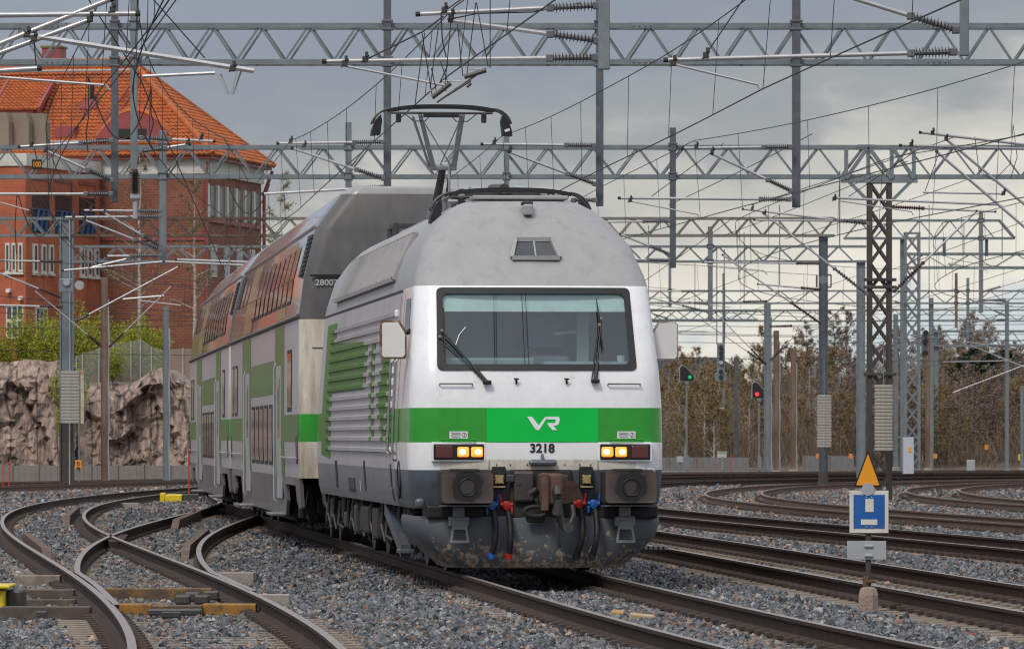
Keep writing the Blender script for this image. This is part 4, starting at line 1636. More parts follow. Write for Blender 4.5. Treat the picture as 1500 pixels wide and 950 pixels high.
# roof window and horn on the front slope
def slope(x, z, off=0.0):
    return Vector((x, front_y(z, 0.0, off) + 0.05, z + off * 0.5))


m_ = MB()
m_.add([slope(-0.18, 3.70, .05), slope(0.30, 3.70, .05), slope(0.24, 3.885, .05), slope(-0.13, 3.885, .05)], [(0, 1, 2, 3)])
cl = m_.build('roof_window', M['pane'], loco)
m_ = MB()
q = [slope(-0.22, 3.68, .06), slope(0.34, 3.68, .06), slope(0.265, 3.905, .06), slope(-0.155, 3.905, .06)]
for i in range(4):
    m_.beam(q[i], q[(i + 1) % 4], 0.045, 0.05)
m_.beam(slope(0.06, 3.70, .055), slope(0.055, 3.885, .055), 0.02)
m_.build('window_frame', M['roof_grey'], cl)
m_ = MB()
m_.bbox(slope(0.03, 4.25, 0.10), (0.115, 0.16, 0.13), 0.02, 0)
m_.bbox(slope(0.03, 4.325, 0.11), (0.13, 0.18, 0.04), 0.01, 1)
m_.build('horn', [M['roof_grey'], M['under']], loco)
m_ = MB()
m_.bbox((0.0, 9.0, 4.46), (1.1, 11.0, 0.08), 0.02)
m_.bbox((0.0, 2.35, 4.47), (1.15, 0.5, 0.05), 0.015)
m_.build('roof_walkway', M['roof_grey'], loco)
m_ = MB()
for y in (4.0, 6.5, 9.0):
    for x in (-0.55, 0.55):
        m_.tube([(x, y, 4.45), (x, y, 4.62)], [0.05, 0.03], 8)
m_.tube([(-0.55, 4.0, 4.63), (-0.55, 9.0, 4.63), (-0.3, 11, 4.66)], 0.02, 6)
m_.build('roof_insulators', M['insul'], loco)


# ---- pantographs
def pantograph(yb, zc, yc, raised):
    """yb: y of base, zc / yc: height and y of the collector head"""
    m8 = MB()
    m8.beam((-0.55, yb - 0.5, 4.62), (-0.55, yb + 0.5, 4.62), 0.06)
    m8.beam((0.55, yb - 0.5, 4.62), (0.55, yb + 0.5, 4.62), 0.06)
    m8.beam((-0.55, yb, 4.62), (0.55, yb, 4.62), 0.07)
    for x in (-0.55, 0.55):
        for dy in (-0.5, 0.5):
            m8.tube([(x, yb + dy, 4.44), (x, yb + dy, 4.6)], 0.05, 8)
    pn = m8.build('pantograph', M['dark_steel'], loco)
    m9 = MB()
    if raised:
        kn = Vector((0.12, yc + 1.15, 5.45))
        m9.tube([(0.0, yb - 0.2, 4.66), kn], [0.07, 0.05], 8)
        m9.tube([(0.16, yb - 0.1, 4.66), kn + Vector((0.10, 0, -0.05))], 0.022, 6)
        m9.build('lower_arm', M['dark_steel'], pn)
        m9 = MB()
        m9.tube([kn + Vector((-0.19, 0, 0)), kn + Vector((0.19, 0, 0))], 0.06, 10)
        m9.tube([kn + Vector((0.08, -.08, 0.08)), kn + Vector((0.08, -0.08, -0.45))], 0.02, 6)
        m9.build('knee', M['plate_grey'], pn)
        m9 = MB()
        m9.tube([kn + Vector((-0.14, 0, 0)), (-0.30, yc, zc - 0.10)], [0.040, 0.030], 8)
        m9.tube([kn + Vector((0.15, 0, 0)), (0.30, yc, zc - 0.10)], [0.045, 0.040], 8)
        m9.tube([kn + Vector((-0.19, 0.05, 0)), (-0.40, yc, zc - 0.14)], 0.02, 6)
        m9.tube([kn + Vector((-0.05, 0, 0)), (0.28, yc, zc - 0.16)], 0.010, 5)
        m9.tube([kn + Vector((0.12, 0, 0)), (-0.28, yc, zc - 0.16)], 0.010, 5)
        m9.build('upper_arm', M['plate_grey'], pn, smooth=50)
    else:
        kn = Vector((0, yb + 1.6, 4.75))
        m9.tube([(0.0, yb - 0.2, 4.66), kn], [0.07, 0.05], 8)
        m9.build('lower_arm', M['dark_steel'], pn)
        m9 = MB()
        m9.tube([kn + Vector((-0.3, 0, 0)), (-0.6, yc, zc - 0.08)], 0.04, 8)
        m9.tube([kn + Vector((0.3, 0, 0)), (0.6, yc, zc - 0.08)], 0.04, 8)
        m9.tube([(-0.75, yc + 0.1, zc - 0.14), (0.75, yc + 0.1, zc - 0.14)], 0.03, 6)
        m9.tube([(-1.02, yc + 0.2, zc - 0.52), (-0.85, yc + 0.1, zc - 0.55), (-0.72, yc + 0.25, zc - 0.62)], 0.045, 6)
        m9.build('upper_arm', M['plate_grey'], pn)
    # collector: two curved strips, tube, horns
    m10 = MB()
    for dy in (-0.14, 0.14):
        pts = []
        for k in range(21):
            u = -1 + 2 * k / 20
            x = u * 0.74
            pts.append(Vector((x, yc + dy, zc - 0.06 * (abs(u)**3))))
        for q_ in range(len(pts) - 1):
            m10.beam(pts[q_], pts[q_ + 1], 0.06, 0.045)
    m10.build('collector_strip', M['black'], pn)
    m11 = MB()
    for s in (-1, 1):
        for dy in (-0.14, 0.14):
            pts = [Vector((s * (0.72 + 0.27 * math.sin(t * 1.25)), yc + dy, zc - 0.04 - 0.40 * (1 - math.cos(t * 1.25)) * 0.75)) for t in np.linspace(0, 1.0, 8)]
            m11.tube(pts, 0.017, 6)
        m11.bbox((s * 0.60, yc, zc - 0.16), (0.07, 0.1, 0.13), 0.015)
    m11.tube([(-0.72, yc, zc - 0.09), (0.72, yc, zc - 0.09)], 0.018, 6)
    m11.tube([(-0.5, yc + .1, zc - 0.10), (-0.38, yc + .1, zc - 0.2), (-0.22, yc + .1, zc - 0.2), (-0.15, yc + .1, zc - .12)], 0.008, 5)
    m11.tube([(0.5, yc + .1, zc - 0.10), (0.38, yc + .1, zc - 0.2), (0.22, yc + .1, zc - 0.2), (0.15, yc + .1, zc - .12)], 0.008, 5)
    m11.beam((-0.25, yc, zc - 0.13), (0.25, yc, zc - 0.13), 0.08, 0.04)
    m11.build('collector_frame', M['dark_steel'], pn)
    for s in (-1, 1):
        m12 = MB()
        poly = [(0.86, -0.12), (0.93, -0.20), (0.98, -0.33), (0.99, -0.41), (0.865, -0.40), (0.84, -0.2)]
        m12.prism([(s * a_, b_) for a_, b_ in poly], yc - 0.17, yc + 0.17, 'y', T=lambda v: Vector((v.x, v.y, v.z + zc)))
        hn = fix_normals(m12.build('horn_guard', M['black'], pn))
        if s > 0 and raised:
            MB().box((0.915, yc - 0.175, zc - 0.335), (0.07, 0.006, 0.035), 0, Matrix.Rotation(-0.3, 3, 'Y')).build('guard_tag', M['paper'], hn)


pantograph(15.6, 6.235, 13.9, True)
pantograph(4.4, 4.62, 3.5, False)

# ---- running gear
WHEEL = MB()
for (x0, x1, r_) in ((-0.068, 0.062, 0.625), (0.062, 0.095, 0.655)):
    WHEEL.tube([(x0, 0, 0), (x1, 0, 0)], r_, 28)
WHEEL.tube([(-0.12, 0, 0), (-0.06, 0, 0)], 0.20, 14)
wheel_me = WHEEL.mesh('wheel', M['dark_steel'], smooth=40)
for yc in (4.0, 13.6):
    m_ = MB()
    for s in (-1, 1):
        m_.bbox((s * 1.12, yc, 0.62), (0.16, 4.2, 0.28), 0.03)
        for dy in (-1.4, 1.4):
            m_.bbox((s * 1.22, yc + dy, 0.62), (0.20, 0.42, 0.42), 0.06)
    m_.bbox((0, yc, 0.62), (2.2, 0.6, 0.3), 0.04)
    bg = m_.build('bogie', M['under'], loco)
    for s in (-1, 1):
        for dy in (-1.4, 1.4):
            inst('wheel', wheel_me, bg, (s * 0.80, yc + dy, 0.625), (0, 0, 0 if s < 0 else math.pi))
    for s in (-1, 1):
        m_ = MB()
        for dy in (-0.45, 0.45, -2.0, 2.0):
            pts = [(s * 1.22 + 0.07 * math.cos(t * 0.9), yc + dy + 0.07 * math.sin(t * 0.9), 0.45 + 0.008 * t) for t in range(46)]
            m_.tube(pts, 0.018, 5)
        m_.build('spring', M['dark_steel'], bg)
        m_ = MB()
        for dy in (-2.0, 2.05):
            m_.tube([(s * 0.98, yc + dy, 0.75), (s * 0.95, yc + dy * 1.03, 0.35), (s * 0.86, yc + dy * 1.0, 0.10)], 0.022, 6)
            m_.tube([(s * 1.30, yc + dy, 0.70), (s * 1.33, yc + dy, 0.36), (s * 1.25, yc + dy - 0.12, 0.30)], 0.03, 6)
        for dy in (-0.9, 0.9, 0.1):
            m_.tube([(s * 1.30, yc + dy, 0.80), (s * 1.32, yc + dy + 0.06, 0.40)], 0.03, 6)
        m_.bbox((s * 1.30, yc + 0.4, 0.45), (0.1, 0.3, 0.22), 0.03)
        m_.build('sand_pipe', M['dark_steel'], bg)
m_ = MB()
m_.beam((-1.34, 5.4, 0.72), (-1.36, 2.35, 0.24), 0.12, 0.16)
m_.bbox((-1.36, 2.35, 0.24), (0.2, 0.35, 0.05), 0.01)
m_.build('cab_step_ladder', M['dark_skirt'], loco)
m_ = MB()
for (x, y, z, dx, dy, dz) in ((-1.28, 1.95, 0.55, 0.12, 0.25, 0.3), (-1.25, 7.2, 0.5, 0.3, 1.0, 0.4), (-1.25, 9.2, 0.52, 0.3, 1.6, 0.36), (-1.25, 11.0, 0.5, 0.3, 0.7, 0.4), (-1.28, 17.0, 0.55, 0.15, 0.5, 0.35),
                              (0, 9.0, 0.55, 2.2, 3.2, 0.5)):
    m_.bbox((x, y, z), (dx, dy, dz), 0.04)
m_.build('underfloor_box', M['under'], loco)
m_ = MB()
for y in (6.3, 8.3, 10.2, 12.0, 16.2, 17.4):
    m_.tube([(-1.35, y, 0.78), (-1.37, y + .05, 0.5), (-1.33, y - .1, 0.28)], 0.022, 6)
    m_.tube([(-1.30, y + .3, 0.76), (-1.36, y + .5, 0.36), (-1.30, y + .8, 0.70)], 0.03, 6)
m_.build('pipework', M['dark_steel'], loco)
# ------------------------------------------------------------------ double-deck coaches
M['coach_white'] = mk('coach_side_white', (0.39, 0.375, 0.39), 0.34, var=0.07, coat=0.12, spec=0.4, dirt=(0.36, 0.33, 0.32), dirt_amt=0.35, dirt_scale=0.8, stretch=(1, 1, 0.3))
M['coach_upper'] = mk('coach_upper_side', (0.40, 0.34, 0.34), 0.14, var=0.06, coat=0.9, rvar=0.05)  # white paint tinted pinkish; some of the brick reflection is in the colour
M['coach_green'] = mk('coach_green', (0.075, 0.17, 0.035), 0.36, var=0.1, coat=0.08, spec=0.3)
M['coach_lime'] = mk('coach_upper_lime', (0.20, 0.20, 0.075), 0.24, var=0.1, coat=0.4)
M['coach_skirt'] = mk('coach_skirt_silver', (0.19, 0.185, 0.185), 0.33, metal=0.25, var=0.12, dirt=(0.11, 0.095, 0.085), dirt_amt=0.45, dirt_scale=1.5, stretch=(1, 1, 0.4))
M['coach_roof'] = mk('coach_roof_grey', (0.27, 0.265, 0.265), 0.4, var=0.12, coat=0.2)
CL = 26.2
CLV = [(0.98, 1.585, 0.0, 0.22, 0), (1.53, 1.60, 0.0, 0.22, 1), (1.95, 1.60, 0.0, 0.22, 0), (3.38, 1.595, 0.0, 0.22, 3), (3.47, 1.59, 0.0, 0.22, 2), (4.06, 1.51, 0.03, 0.22, 2), (4.72, 1.345, 0.08, 0.24, 2), (4.80, 1.30, 0.09, 0.24, 2),
       (5.28, 0.94, 0.16, 0.24, 4), (5.37, 0.84, 0.20, 0.22, 4), (5.40, 0.74, 0.26, 0.2, 4)]
CFX = [-1, 0, 1]


def c_outline(w, yf, r, z):
    half = outline(w, yf, r, z, 5, [CL / 2], CFX, 0.0)
    back = [(x, CL - y, z) for x, y, z in reversed(half[1:-1])]
    return half[1:-1] + back                    # closed loop


def cx_at(z, off=0.0):
    for a, b_ in zip(CLV, CLV[1:]):
        if a[0] <= z <= b_[0]:
            t = (z - a[0]) / (b_[0] - a[0])
            return -(a[1] + (b_[1] - a[1]) * t + off)
    return -(CLV[0][1] + off) if z < CLV[0][0] else -(CLV[-1][1] + off)


def coach(loc, slope_, label, number):
    root = empty('coach', loc, math.atan(slope_), label, 'coach', 'coaches of the train')
    m_ = MB()
    rows = [c_outline(w, yf, r, z) for (z, w, yf, r, m) in CLV]
    n = len(rows[0])
    half = n // 2
    vs = [p for row in rows for p in row]
    fs, ms = [], []
    # material slots: 0 side white, 1 green, 2 upper side, 3 moulding, 4 roof, 5 end cream, 6 end grey
    nf = len(CFX) + 5 * 2
    for i in range(len(rows) - 1):
        for j in range(n):
            j2 = (j + 1) % n
            a, b_ = rows[i][j], rows[i][j2]
            is_side = abs(a[1] - b_[1]) > 3
            m0 = CLV[i][4]
            if is_side:
                mi = m0
                if m0 == 1:
                    mi = 0
            else:
                zc = CLV[i][0]
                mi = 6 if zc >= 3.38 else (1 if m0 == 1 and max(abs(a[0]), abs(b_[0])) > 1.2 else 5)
                if zc >= 5.25:
                    mi = 4
            fs.append((i * n + j, i * n + j2, (i + 1) * n + j2, (i + 1) * n + j))
            ms.append(mi)
    t_ = len(rows) - 1
    fs.append(tuple(t_ * n + j for j in range(n)))
    ms.append(4)
    fs.append(tuple(range(n - 1, -1, -1)))
    ms.append(5)
    m_.add(vs, fs, ms)
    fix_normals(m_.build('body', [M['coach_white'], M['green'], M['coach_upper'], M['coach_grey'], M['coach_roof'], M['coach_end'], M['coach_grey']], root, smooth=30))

    def patch(name, poly, mat, off=0.004, par=None, thick=0.0):
        mm = MB()
        for pc in banded(poly, [l_[0] for l_ in CLV]):
            k = len(pc)
            v1 = [(cx_at(z, off), y, z) for y, z in pc]
            mm.add(v1, [tuple(range(k))])
            if thick:
                v2 = [(cx_at(z, off - thick), y, z) for y, z in pc]
                mm.add(v1 + v2, [(i, (i + 1) % k, k + (i + 1) % k, k + i) for i in range(k)])
        return fix_normals(mm.build(name, mat, par or root))

    # end of the coach
    m_ = MB()
    m_.box((0, -0.006, 4.04), (2.86, 0.03, 0.03))
    m_.build('end_seam', M['black'], root)
    if number:
        text_part('coach_number', number, 0.125, mk('number_pale', (0.50, 0.50, 0.49), 0.5), root, (-1.185, -0.008, 3.93), sx=1.1, bold=0.001)
    m_ = MB()
    for a, b_ in (((-1.32, 1.75), (-1.05, 1.75)), ((-1.05, 1.75), (-1.05, 2.95)), ((-1.05, 2.95), (-1.40, 2.95))):
        m_.beam((a[0], -0.004, a[1]), (b_[0], -0.004, b_[1]), 0.012)
    m_.bbox((-1.12, -0.03, 1.75), (0.05, 0.06, 0.16), 0.015)
    m_.bbox((-0.1, -0.25, 2.2), (1.2, 0.5, 2.2), 0.1)
    m_.build('gangway', M['under'], root)
    # green bands and stripes on the left wall
    for (y0, y1) in ((0.22, 4.6), (20.4, CL - 0.22)):
        patch('band', rect(y0, y1, 1.53, 1.95), M['coach_green'])
    for (y0, y1) in ((4.6, 7.6), (16.9, 20.4)):
        patch('stripe', rect(y0, y1, 0.99, 3.37), M['coach_green'], 0.005)
        patch('upper_stripe', [(y0, 3.49), (y1, 3.49), (y1, 4.05), (y0, 4.05)], M['coach_lime'])
        patch('upper_stripe', [(y0, 4.07), (y1, 4.07), (y1, 4.70), (y0, 4.70)], M['coach_lime'])
    patch('green_panel', rect(8.2, 16.6, 2.30, 2.86), M['coach_green'])
    # upper and lower deck windows
    def window(y0, y1, z0, z1):
        f_ = patch('window', rect(y0, y1, z0, z1), M['black'], 0.008)
        patch('pane', rect(y0 + 0.06, y1 - 0.06, z0 + 0.06, z1 - 0.06), M['window'], 0.012, f_)
    for k in range(9):
        y0 = 3.2 + k * 1.62
        f_ = patch('window', [(y0, 3.68), (y0 + 1.22, 3.68), (y0 + 1.22, 4.06), (y0, 4.06)], M['black'], 0.009)
        patch('pane', [(y0 + .05, 3.73), (y0 + 1.17, 3.73), (y0 + 1.17, 4.05), (y0 + .05, 4.05)], M['window'], 0.014, f_)
        patch('pane', [(y0 + .05, 4.07), (y0 + 1.17, 4.07), (y0 + 1.17, 4.58), (y0 + .05, 4.58)], M['window'], 0.012, f_)
    for k in range(2):
        y0 = 20.6 + k * 1.7
        patch('upper_pane', [(y0, 4.07), (y0 + 1.2, 4.07), (y0 + 1.2, 4.58), (y0, 4.58)], M['window'], 0.012)
    for k in range(5):
        window(8.5 + k * 1.65, 9.75 + k * 1.65, 1.14, 2.14)
    window(2.2, 3.5, 2.0, 2.96)
    window(22.6, 23.6, 2.0, 2.96)
    window(24.2, 24.9, 2.0, 2.96)
    # louvre panel by the end
    lp = patch('louvre_panel', [(0.35, 4.0), (1.9, 4.07), (1.9, 4.70), (0.35, 4.68)], M['black'], 0.01)
    for k in range(9):
        m_ = MB()
        z = 4.08 + k * 0.068
        m_.beam((cx_at(z, 0.02), 0.45, z), (cx_at(z, 0.02), 1.3, z), 0.03, 0.03)
        m_.build('slat', M['dark_steel'], lp)
    lp = patch('louvre_panel', [(24.0, 4.07), (25.5, 4.07), (25.5, 4.70), (24.0, 4.70)], M['black'], 0.01)
    # doors with handrail, step
    for yd in (5.6, 17.4):
        d_ = patch('door', rect(yd, yd + 1.5, 0.62, 2.75), M['coach_white'], 0.012, thick=0.02)
        patch('door_window', rect(yd + 0.35, yd + 1.15, 1.6, 2.55), M['window'], 0.018, d_)
        for y in (yd + 1.62,):
            m_ = MB()
            m_.tube([(-1.60, y, 0.55), (-1.635, y, 0.6), (-1.635, y, 2.72), (-1.60, y, 2.8)], 0.018, 6)
            m_.build('door_rail', M['plate_grey'], d_)
        m_ = MB()
        m_.bbox((-1.63, yd + 0.75, 0.36), (0.28, 1.6, 0.05), 0.015)
        m_.build('door_step', M['coach_skirt'], d_)
    patch('handle_pocket', rect(0.45, 0.95, 1.20, 1.62), M['rusty'], 0.009)
    patch('handle_pocket', rect(25.3, 25.8, 1.20, 1.62), M['rusty'], 0.009)
    m_ = MB()
    for y0, y1 in ((0.3, 5.2), (20.0, CL - 0.3)):
        m_.tube([(-1.63, y0, 1.28), (-1.63, y1, 1.28)], 0.016, 5)
    m_.build('grab_bar', M['alu'], root)
    m_ = MB()
    m_.tube([(cx_at(3.43, .02), 0.2, 3.43), (cx_at(3.43, .02), CL - 0.2, 3.43)], 0.03, 6)
    m_.build('waist_moulding', M['coach_grey'], root)
    # skirt: mid part and end pieces, bogies in the openings
    for s in (-1, 1):
        m_ = MB()
        def wall(poly, t=0.05):
            k = len(poly)
            v1 = [(s * (1.55 if z < 0.7 else 1.583), y, z) for y, z in poly]
            v2 = [(s * (1.50 if z < 0.7 else 1.53), y, z) for y, z in poly]
            m_.add(v1 + v2, [tuple(range(k)), tuple(range(2 * k - 1, k - 1, -1))] + [(i, (i + 1) % k, k + (i + 1) % k, k + i) for i in range(k)])
        wall([(4.6, 0.979), (4.6, 0.60), (5.0, 0.36), (21.2, 0.36), (21.6, 0.6), (21.6, 0.979)])
        wall([(0.24, 0.979), (0.24, 0.55), (0.9, 0.50), (1.6, 0.62), (1.6, 0.979)])
        wall([(CL - 0.24, 0.979), (CL - 0.24, 0.55), (CL - 0.9, 0.50), (CL - 1.6, 0.62), (CL - 1.6, 0.979)])
        wall([(1.6, 0.979), (1.6, 0.86), (4.6, 0.86), (4.6, 0.979)])
        wall([(CL - 1.6, 0.979), (CL - 1.6, 0.86), (CL - 4.6, 0.86), (CL - 4.6, 0.979)])
        fix_normals(m_.build('skirt', M['coach_skirt'], root))
    m_ = MB()
    m_.bbox((0, CL / 2, 0.55), (2.9, 16, 0.5), 0.05)
    m_.bbox((0, CL / 2, 0.30), (2.7, 14.5, 0.12), 0.03)
    m_.build('floor_pan', M['under'], root)
    for yc in (3.1, CL - 3.1):
        m_ = MB()
        for s in (-1, 1):
            m_.bbox((s * 1.15, yc, 0.52), (0.16, 3.2, 0.22), 0.03)
            for dy in (-1.25, 1.25):
                m_.bbox((s * 1.28, yc + dy, 0.48), (0.2, 0.34, 0.34), 0.05)
                m_.tube([(s * 1.28, yc + dy * 0.6, 0.45), (s * 1.28, yc + dy * 0.6, 0.85)], 0.09, 8)
            m_.tube([(s * 1.36, yc - 1.9, 0.80), (s * 1.40, yc - 1.8, 0.5), (s * 1.30, yc - 1.4, 0.2)], 0.035, 6)
            m_.tube([(s * 1.45, yc - 2.4, 0.85), (s * 1.50, yc - 2.0, 0.55), (s * 1.42, yc - 1.3, 0.40)], 0.03, 6)
        bg = m_.build('bogie', M['under'], root)
        for s in (-1, 1):
            for dy in (-1.25, 1.25):
                inst('wheel', wheel_me, bg, (s * 0.80, yc + dy, 0.46), (0, 0, 0 if s < 0 else math.pi), (1, 0.73, 0.73))
    # curved cable hoses at the end
    m_ = MB()
    for x, d_ in ((-1.25, 0.0), (-1.1, 0.1), (-0.95, 0.05)):
        m_.tube([(x, -0.03, 1.35), (x - 0.02, -0.22, 1.0), (x + 0.02, -0.35, 0.62 + d_), (x + 0.1, -0.45, 0.45)], 0.035, 6)
    m_.build('jumper_cable', M['black'], root)
    # roof gear
    m_ = MB()
    m_.tube([(cx_at(4.78, .02), 0.4, 4.80), (cx_at(4.78, .02), CL - 0.4, 4.80)], 0.02, 5)
    m_.build('rain_gutter', M['coach_roof'], root)
    return root


coach((-1.62, 86.0, 0), 0.0894, 'grey-ended double-deck coach numbered 28007 right behind the locomotive', '28007')
coach((-1.62 - 0.0894 * 26.7, 112.7, 0), 0.0865, 'rear double-deck coach at the far end of the train', None)
# ------------------------------------------------------------------ overhead line: gantries, masts, brackets, wires
def lattice(parent, x, y, z0, z1, w, d, mat, bay=None, leg=0.08, name='mast', bar=0.05):
    """four-legged lattice mast; legs are the part, bars its sub-parts"""
    m_ = MB()
    for sx in (-1, 1):
        for sy in (-1, 1):
            m_.beam((x + sx * (w / 2 - leg / 2), y + sy * (d / 2 - leg / 2), z0), (x + sx * (w / 2 - leg / 2), y + sy * (d / 2 - leg / 2), z1), leg)
    for zz in (z0 + 0.15, z1 - 0.05):
        m_.box((x, y, zz), (w * 1.02, d * 1.02, 0.08))
    mast = m_.build(name, mat, parent)
    bay = bay or w
    k = max(1, int((z1 - z0 - 0.3) / bay))
    bz = (z1 - z0 - 0.3) / k
    a = MB()
    a.beam((-w / 2 + leg * .6, 0, 0), (w / 2 - leg * .6, 0, bz), bar, 0.02, up=(0, 1, 0))
    ma = a.mesh('lattice_bar', mat)
    a = MB()
    a.beam((w / 2 - leg * .6, 0, 0), (-w / 2 + leg * .6, 0, bz), bar, 0.02, up=(0, 1, 0))
    mb_ = a.mesh('lattice_bar', mat)
    for i in range(k):
        z = z0 + 0.2 + i * bz
        for sy in (-1, 1):
            inst('lattice_bar', ma, mast, (x, y + sy * d / 2 * 0.96, z))
            inst('lattice_bar', mb_, mast, (x, y + sy * d / 2 * 0.90, z))
    return mast


def h_mast(parent, x, y, z0, z1, w, mat, name='mast', d=None):
    d = d or w
    m_ = MB()
    t = w * 0.10
    m_.beam((x - w / 2 + t / 2, y, z0), (x - w / 2 + t / 2, y, z1), d, t, up=(1, 0, 0))
    m_.beam((x + w / 2 - t / 2, y, z0), (x + w / 2 - t / 2, y, z1), d, t, up=(1, 0, 0))
    m_.beam((x, y - d * .30, z0), (x, y - d * .30, z1), w - 2 * t, t, up=(0, 1, 0))
    return m_.build(name, mat, parent)


def gantry(label, Y, px0, px1, ytop, ybot, bay_px, mat, depth=0.55, chord=0.11, posts=(), mast_mat=None, splices=(), rot=0.0, segs=None):
    s = F / Y
    X0, X1 = (px0 - HX) / s, (px1 - HX) / s
    zt, zb = CAMH + (HY - ytop) / s, CAMH + (HY - ybot) / s
    root = empty('gantry', ((X0 + X1) / 2, Y, 0), 0, label, 'gantry', 'overhead line gantries')
    xm = (X0 + X1) / 2

    def mt(x):
        if segs:
            for (a, m2) in segs:
                if x < (a - HX) / s:
                    return m2
        return mat
    cuts = [X0] + ([(a - HX) / s for a, _ in segs if X0 < (a - HX) / s < X1] if segs else []) + [X1]
    for xa, xb in zip(cuts, cuts[1:]):
        for z in (zt, zb):
            for dy in (-depth / 2, depth / 2):
                m_ = MB()
                m_.beam((xa - xm, dy, z), (xb - xm, dy, z), chord)
                m_.build('chord', mt((xa + xb) / 2), root)
    bay = bay_px / s
    h = zt - zb
    for mm in set([mat] + ([m2 for _, m2 in segs] if segs else [])):
        a = MB()
        a.beam((0, 0, 0), (bay / 2, 0, h), 0.045)
        up = a.mesh('brace', mm)
        a = MB()
        a.beam((0, 0, h), (bay / 2, 0, 0), 0.045)
        dn_ = a.mesh('brace', mm)
        x = X0
        i = 0
        while x < X1 - bay / 2 + 1e-6:
            if mt(x + bay / 4) is mm:
                for dy, sh in ((-depth / 2, 0), (depth / 2, 0.06)):
                    inst('brace', up if i % 2 == 0 else dn_, root, (x - xm + sh, dy, zb))
            x += bay / 2
            i += 1
    # cross ties on top and bottom
    m_ = MB()
    x = X0
    while x < X1:
        for z in (zt, zb):
            m_.beam((x - xm, -depth / 2, z), (x + bay / 2 - xm, depth / 2, z), 0.03)
        x += bay * 2
    m_.build('cross_tie', mat, root)
    for px in splices:
        m_ = MB()
        x = (px - HX) / s - xm
        for z in (zt, zb):
            m_.bbox((x, -depth / 2 - chord / 2 - 0.01, z), (0.5, 0.03, chord * 1.25), 0.008)
            for k in range(4):
                m_.tube([(x - 0.18 + 0.12 * k, -depth / 2 - chord / 2, z), (x - 0.18 + 0.12 * k, -depth / 2 - chord / 2 - .05, z)], 0.02, 6)
        m_.build('splice_plate', mat, root)
    for (px, yt, yb, wpx, m2) in posts:
        x = (px - HX) / s - xm
        z0, z1 = CAMH + (HY - yb) / s, CAMH + (HY - yt) / s
        m_ = MB()
        w = wpx / s
        m_.bbox((x, -depth / 2 - w / 2 - chord / 2, (z0 + z1) / 2), (w, w, z1 - z0), 0.012)
        po = m_.build('hanging_post', m2, root)
        m_ = MB()
        for z in (zt, zb):
            m_.bbox((x, -depth / 2 - w / 2 - chord / 2, z + chord * .8), (w * 1.5, w * 1.25, 0.05), 0.01)
            m_.bbox((x, -depth / 2 - w / 2 - chord / 2, z - chord * .8), (w * 1.5, w * 1.25, 0.05), 0.01)
        m_.build('post_clamp', M['galv_dark'], po)
    root['_xm'] = xm
    return root


def insulator(parent, a, b, mat=None, fins=11, r=0.045, fr=0.085, ends=True):
    m_ = MB()
    a, b = Vector(a), Vector(b)
    m_.tube([a, b], r * 0.75, 8)
    d = b - a
    for k in range(fins):
        t0 = 0.12 + 0.76 * k / (fins - 1)
        p = a + d * t0
        q = a + d * (t0 + 0.25 / fins)
        rr = fr if k % 2 == 0 else fr * 0.82
        m_.tube([p, q], [rr, r], 10)
    if ends:
        for p in (a, b):
            m_.bbox(p, (0.10, 0.10, 0.10), 0.015)
    return m_.build('insulator', mat or M['insul'], parent)


def cantilever(label, Y, tubes, arms=(), clamps=(), wires=(), group='bracket arms carrying the overhead wires', r=0.03, insul=True, ins_mat=None, dy=0.0):
    """tubes: (tip px, post px, insulator start fraction along the tube from the tip, radius factor)"""
    allp = [t[0] for t in tubes] + [t[1] for t in tubes]
    bx = max(tubes, key=lambda t: abs(t[1][0] - t[0][0]))[1]
    base = P(bx[0], max(p[1] for p in allp), Y)
    root = empty('bracket_arm', base, 0, label, 'bracket arm', group)
    L_ = lambda p: P(p[0], p[1], Y) - base
    for t in tubes:
        a, b_, fr_ = t[0], t[1], t[2]
        k = t[3] if len(t) > 3 else 1.0
        m_ = MB()
        A_, B_ = L_(a), L_(b_)
        if fr_ < 1:
            C_ = A_.lerp(B_, fr_)
            m_.tube([A_, C_], r * k, 10)
            tb = m_.build('tube', M['alu'], root, smooth=50)
            insulator(root, C_, A_.lerp(B_, 0.985), ins_mat)
        else:
            m_.tube([A_, B_], r * k, 10)
            tb = m_.build('tube', M['alu'], root, smooth=50)
        d = (B_ - A_).normalized()
        m_ = MB()
        m_.tube([A_ - d * 0.03, A_ + d * 0.03], r * k * 1.12, 10)
        m_.build('end_cap', M['black'], tb)
    for a in arms:
        pts = [L_(p) for p in a[0]]
        m_ = MB()
        m_.tube(pts, a[1] if len(a) > 1 else 0.016, 6)
        m_.build('registration_arm', M['alu'] if len(a) < 3 else a[2], root)
    for c in clamps:
        m_ = MB()
        q = L_(c)
        m_.bbox(q, (0.075, 0.09, 0.085), 0.012)
        m_.bbox(q + Vector((0.02, -0.02, 0.065)), (0.04, 0.10, 0.07), 0.01)
        m_.tube([q + Vector((-.05, -.03, -.05)), q + Vector((.05, -.03, .05))], 0.012, 5)
        m_.build('clamp', M['dark_steel'], root)
    for w_ in wires:
        m_ = MB()
        m_.tube([L_(p) for p in w_], 0.009, 5)
        m_.build('stay_wire', M['wire'], root)
    return root


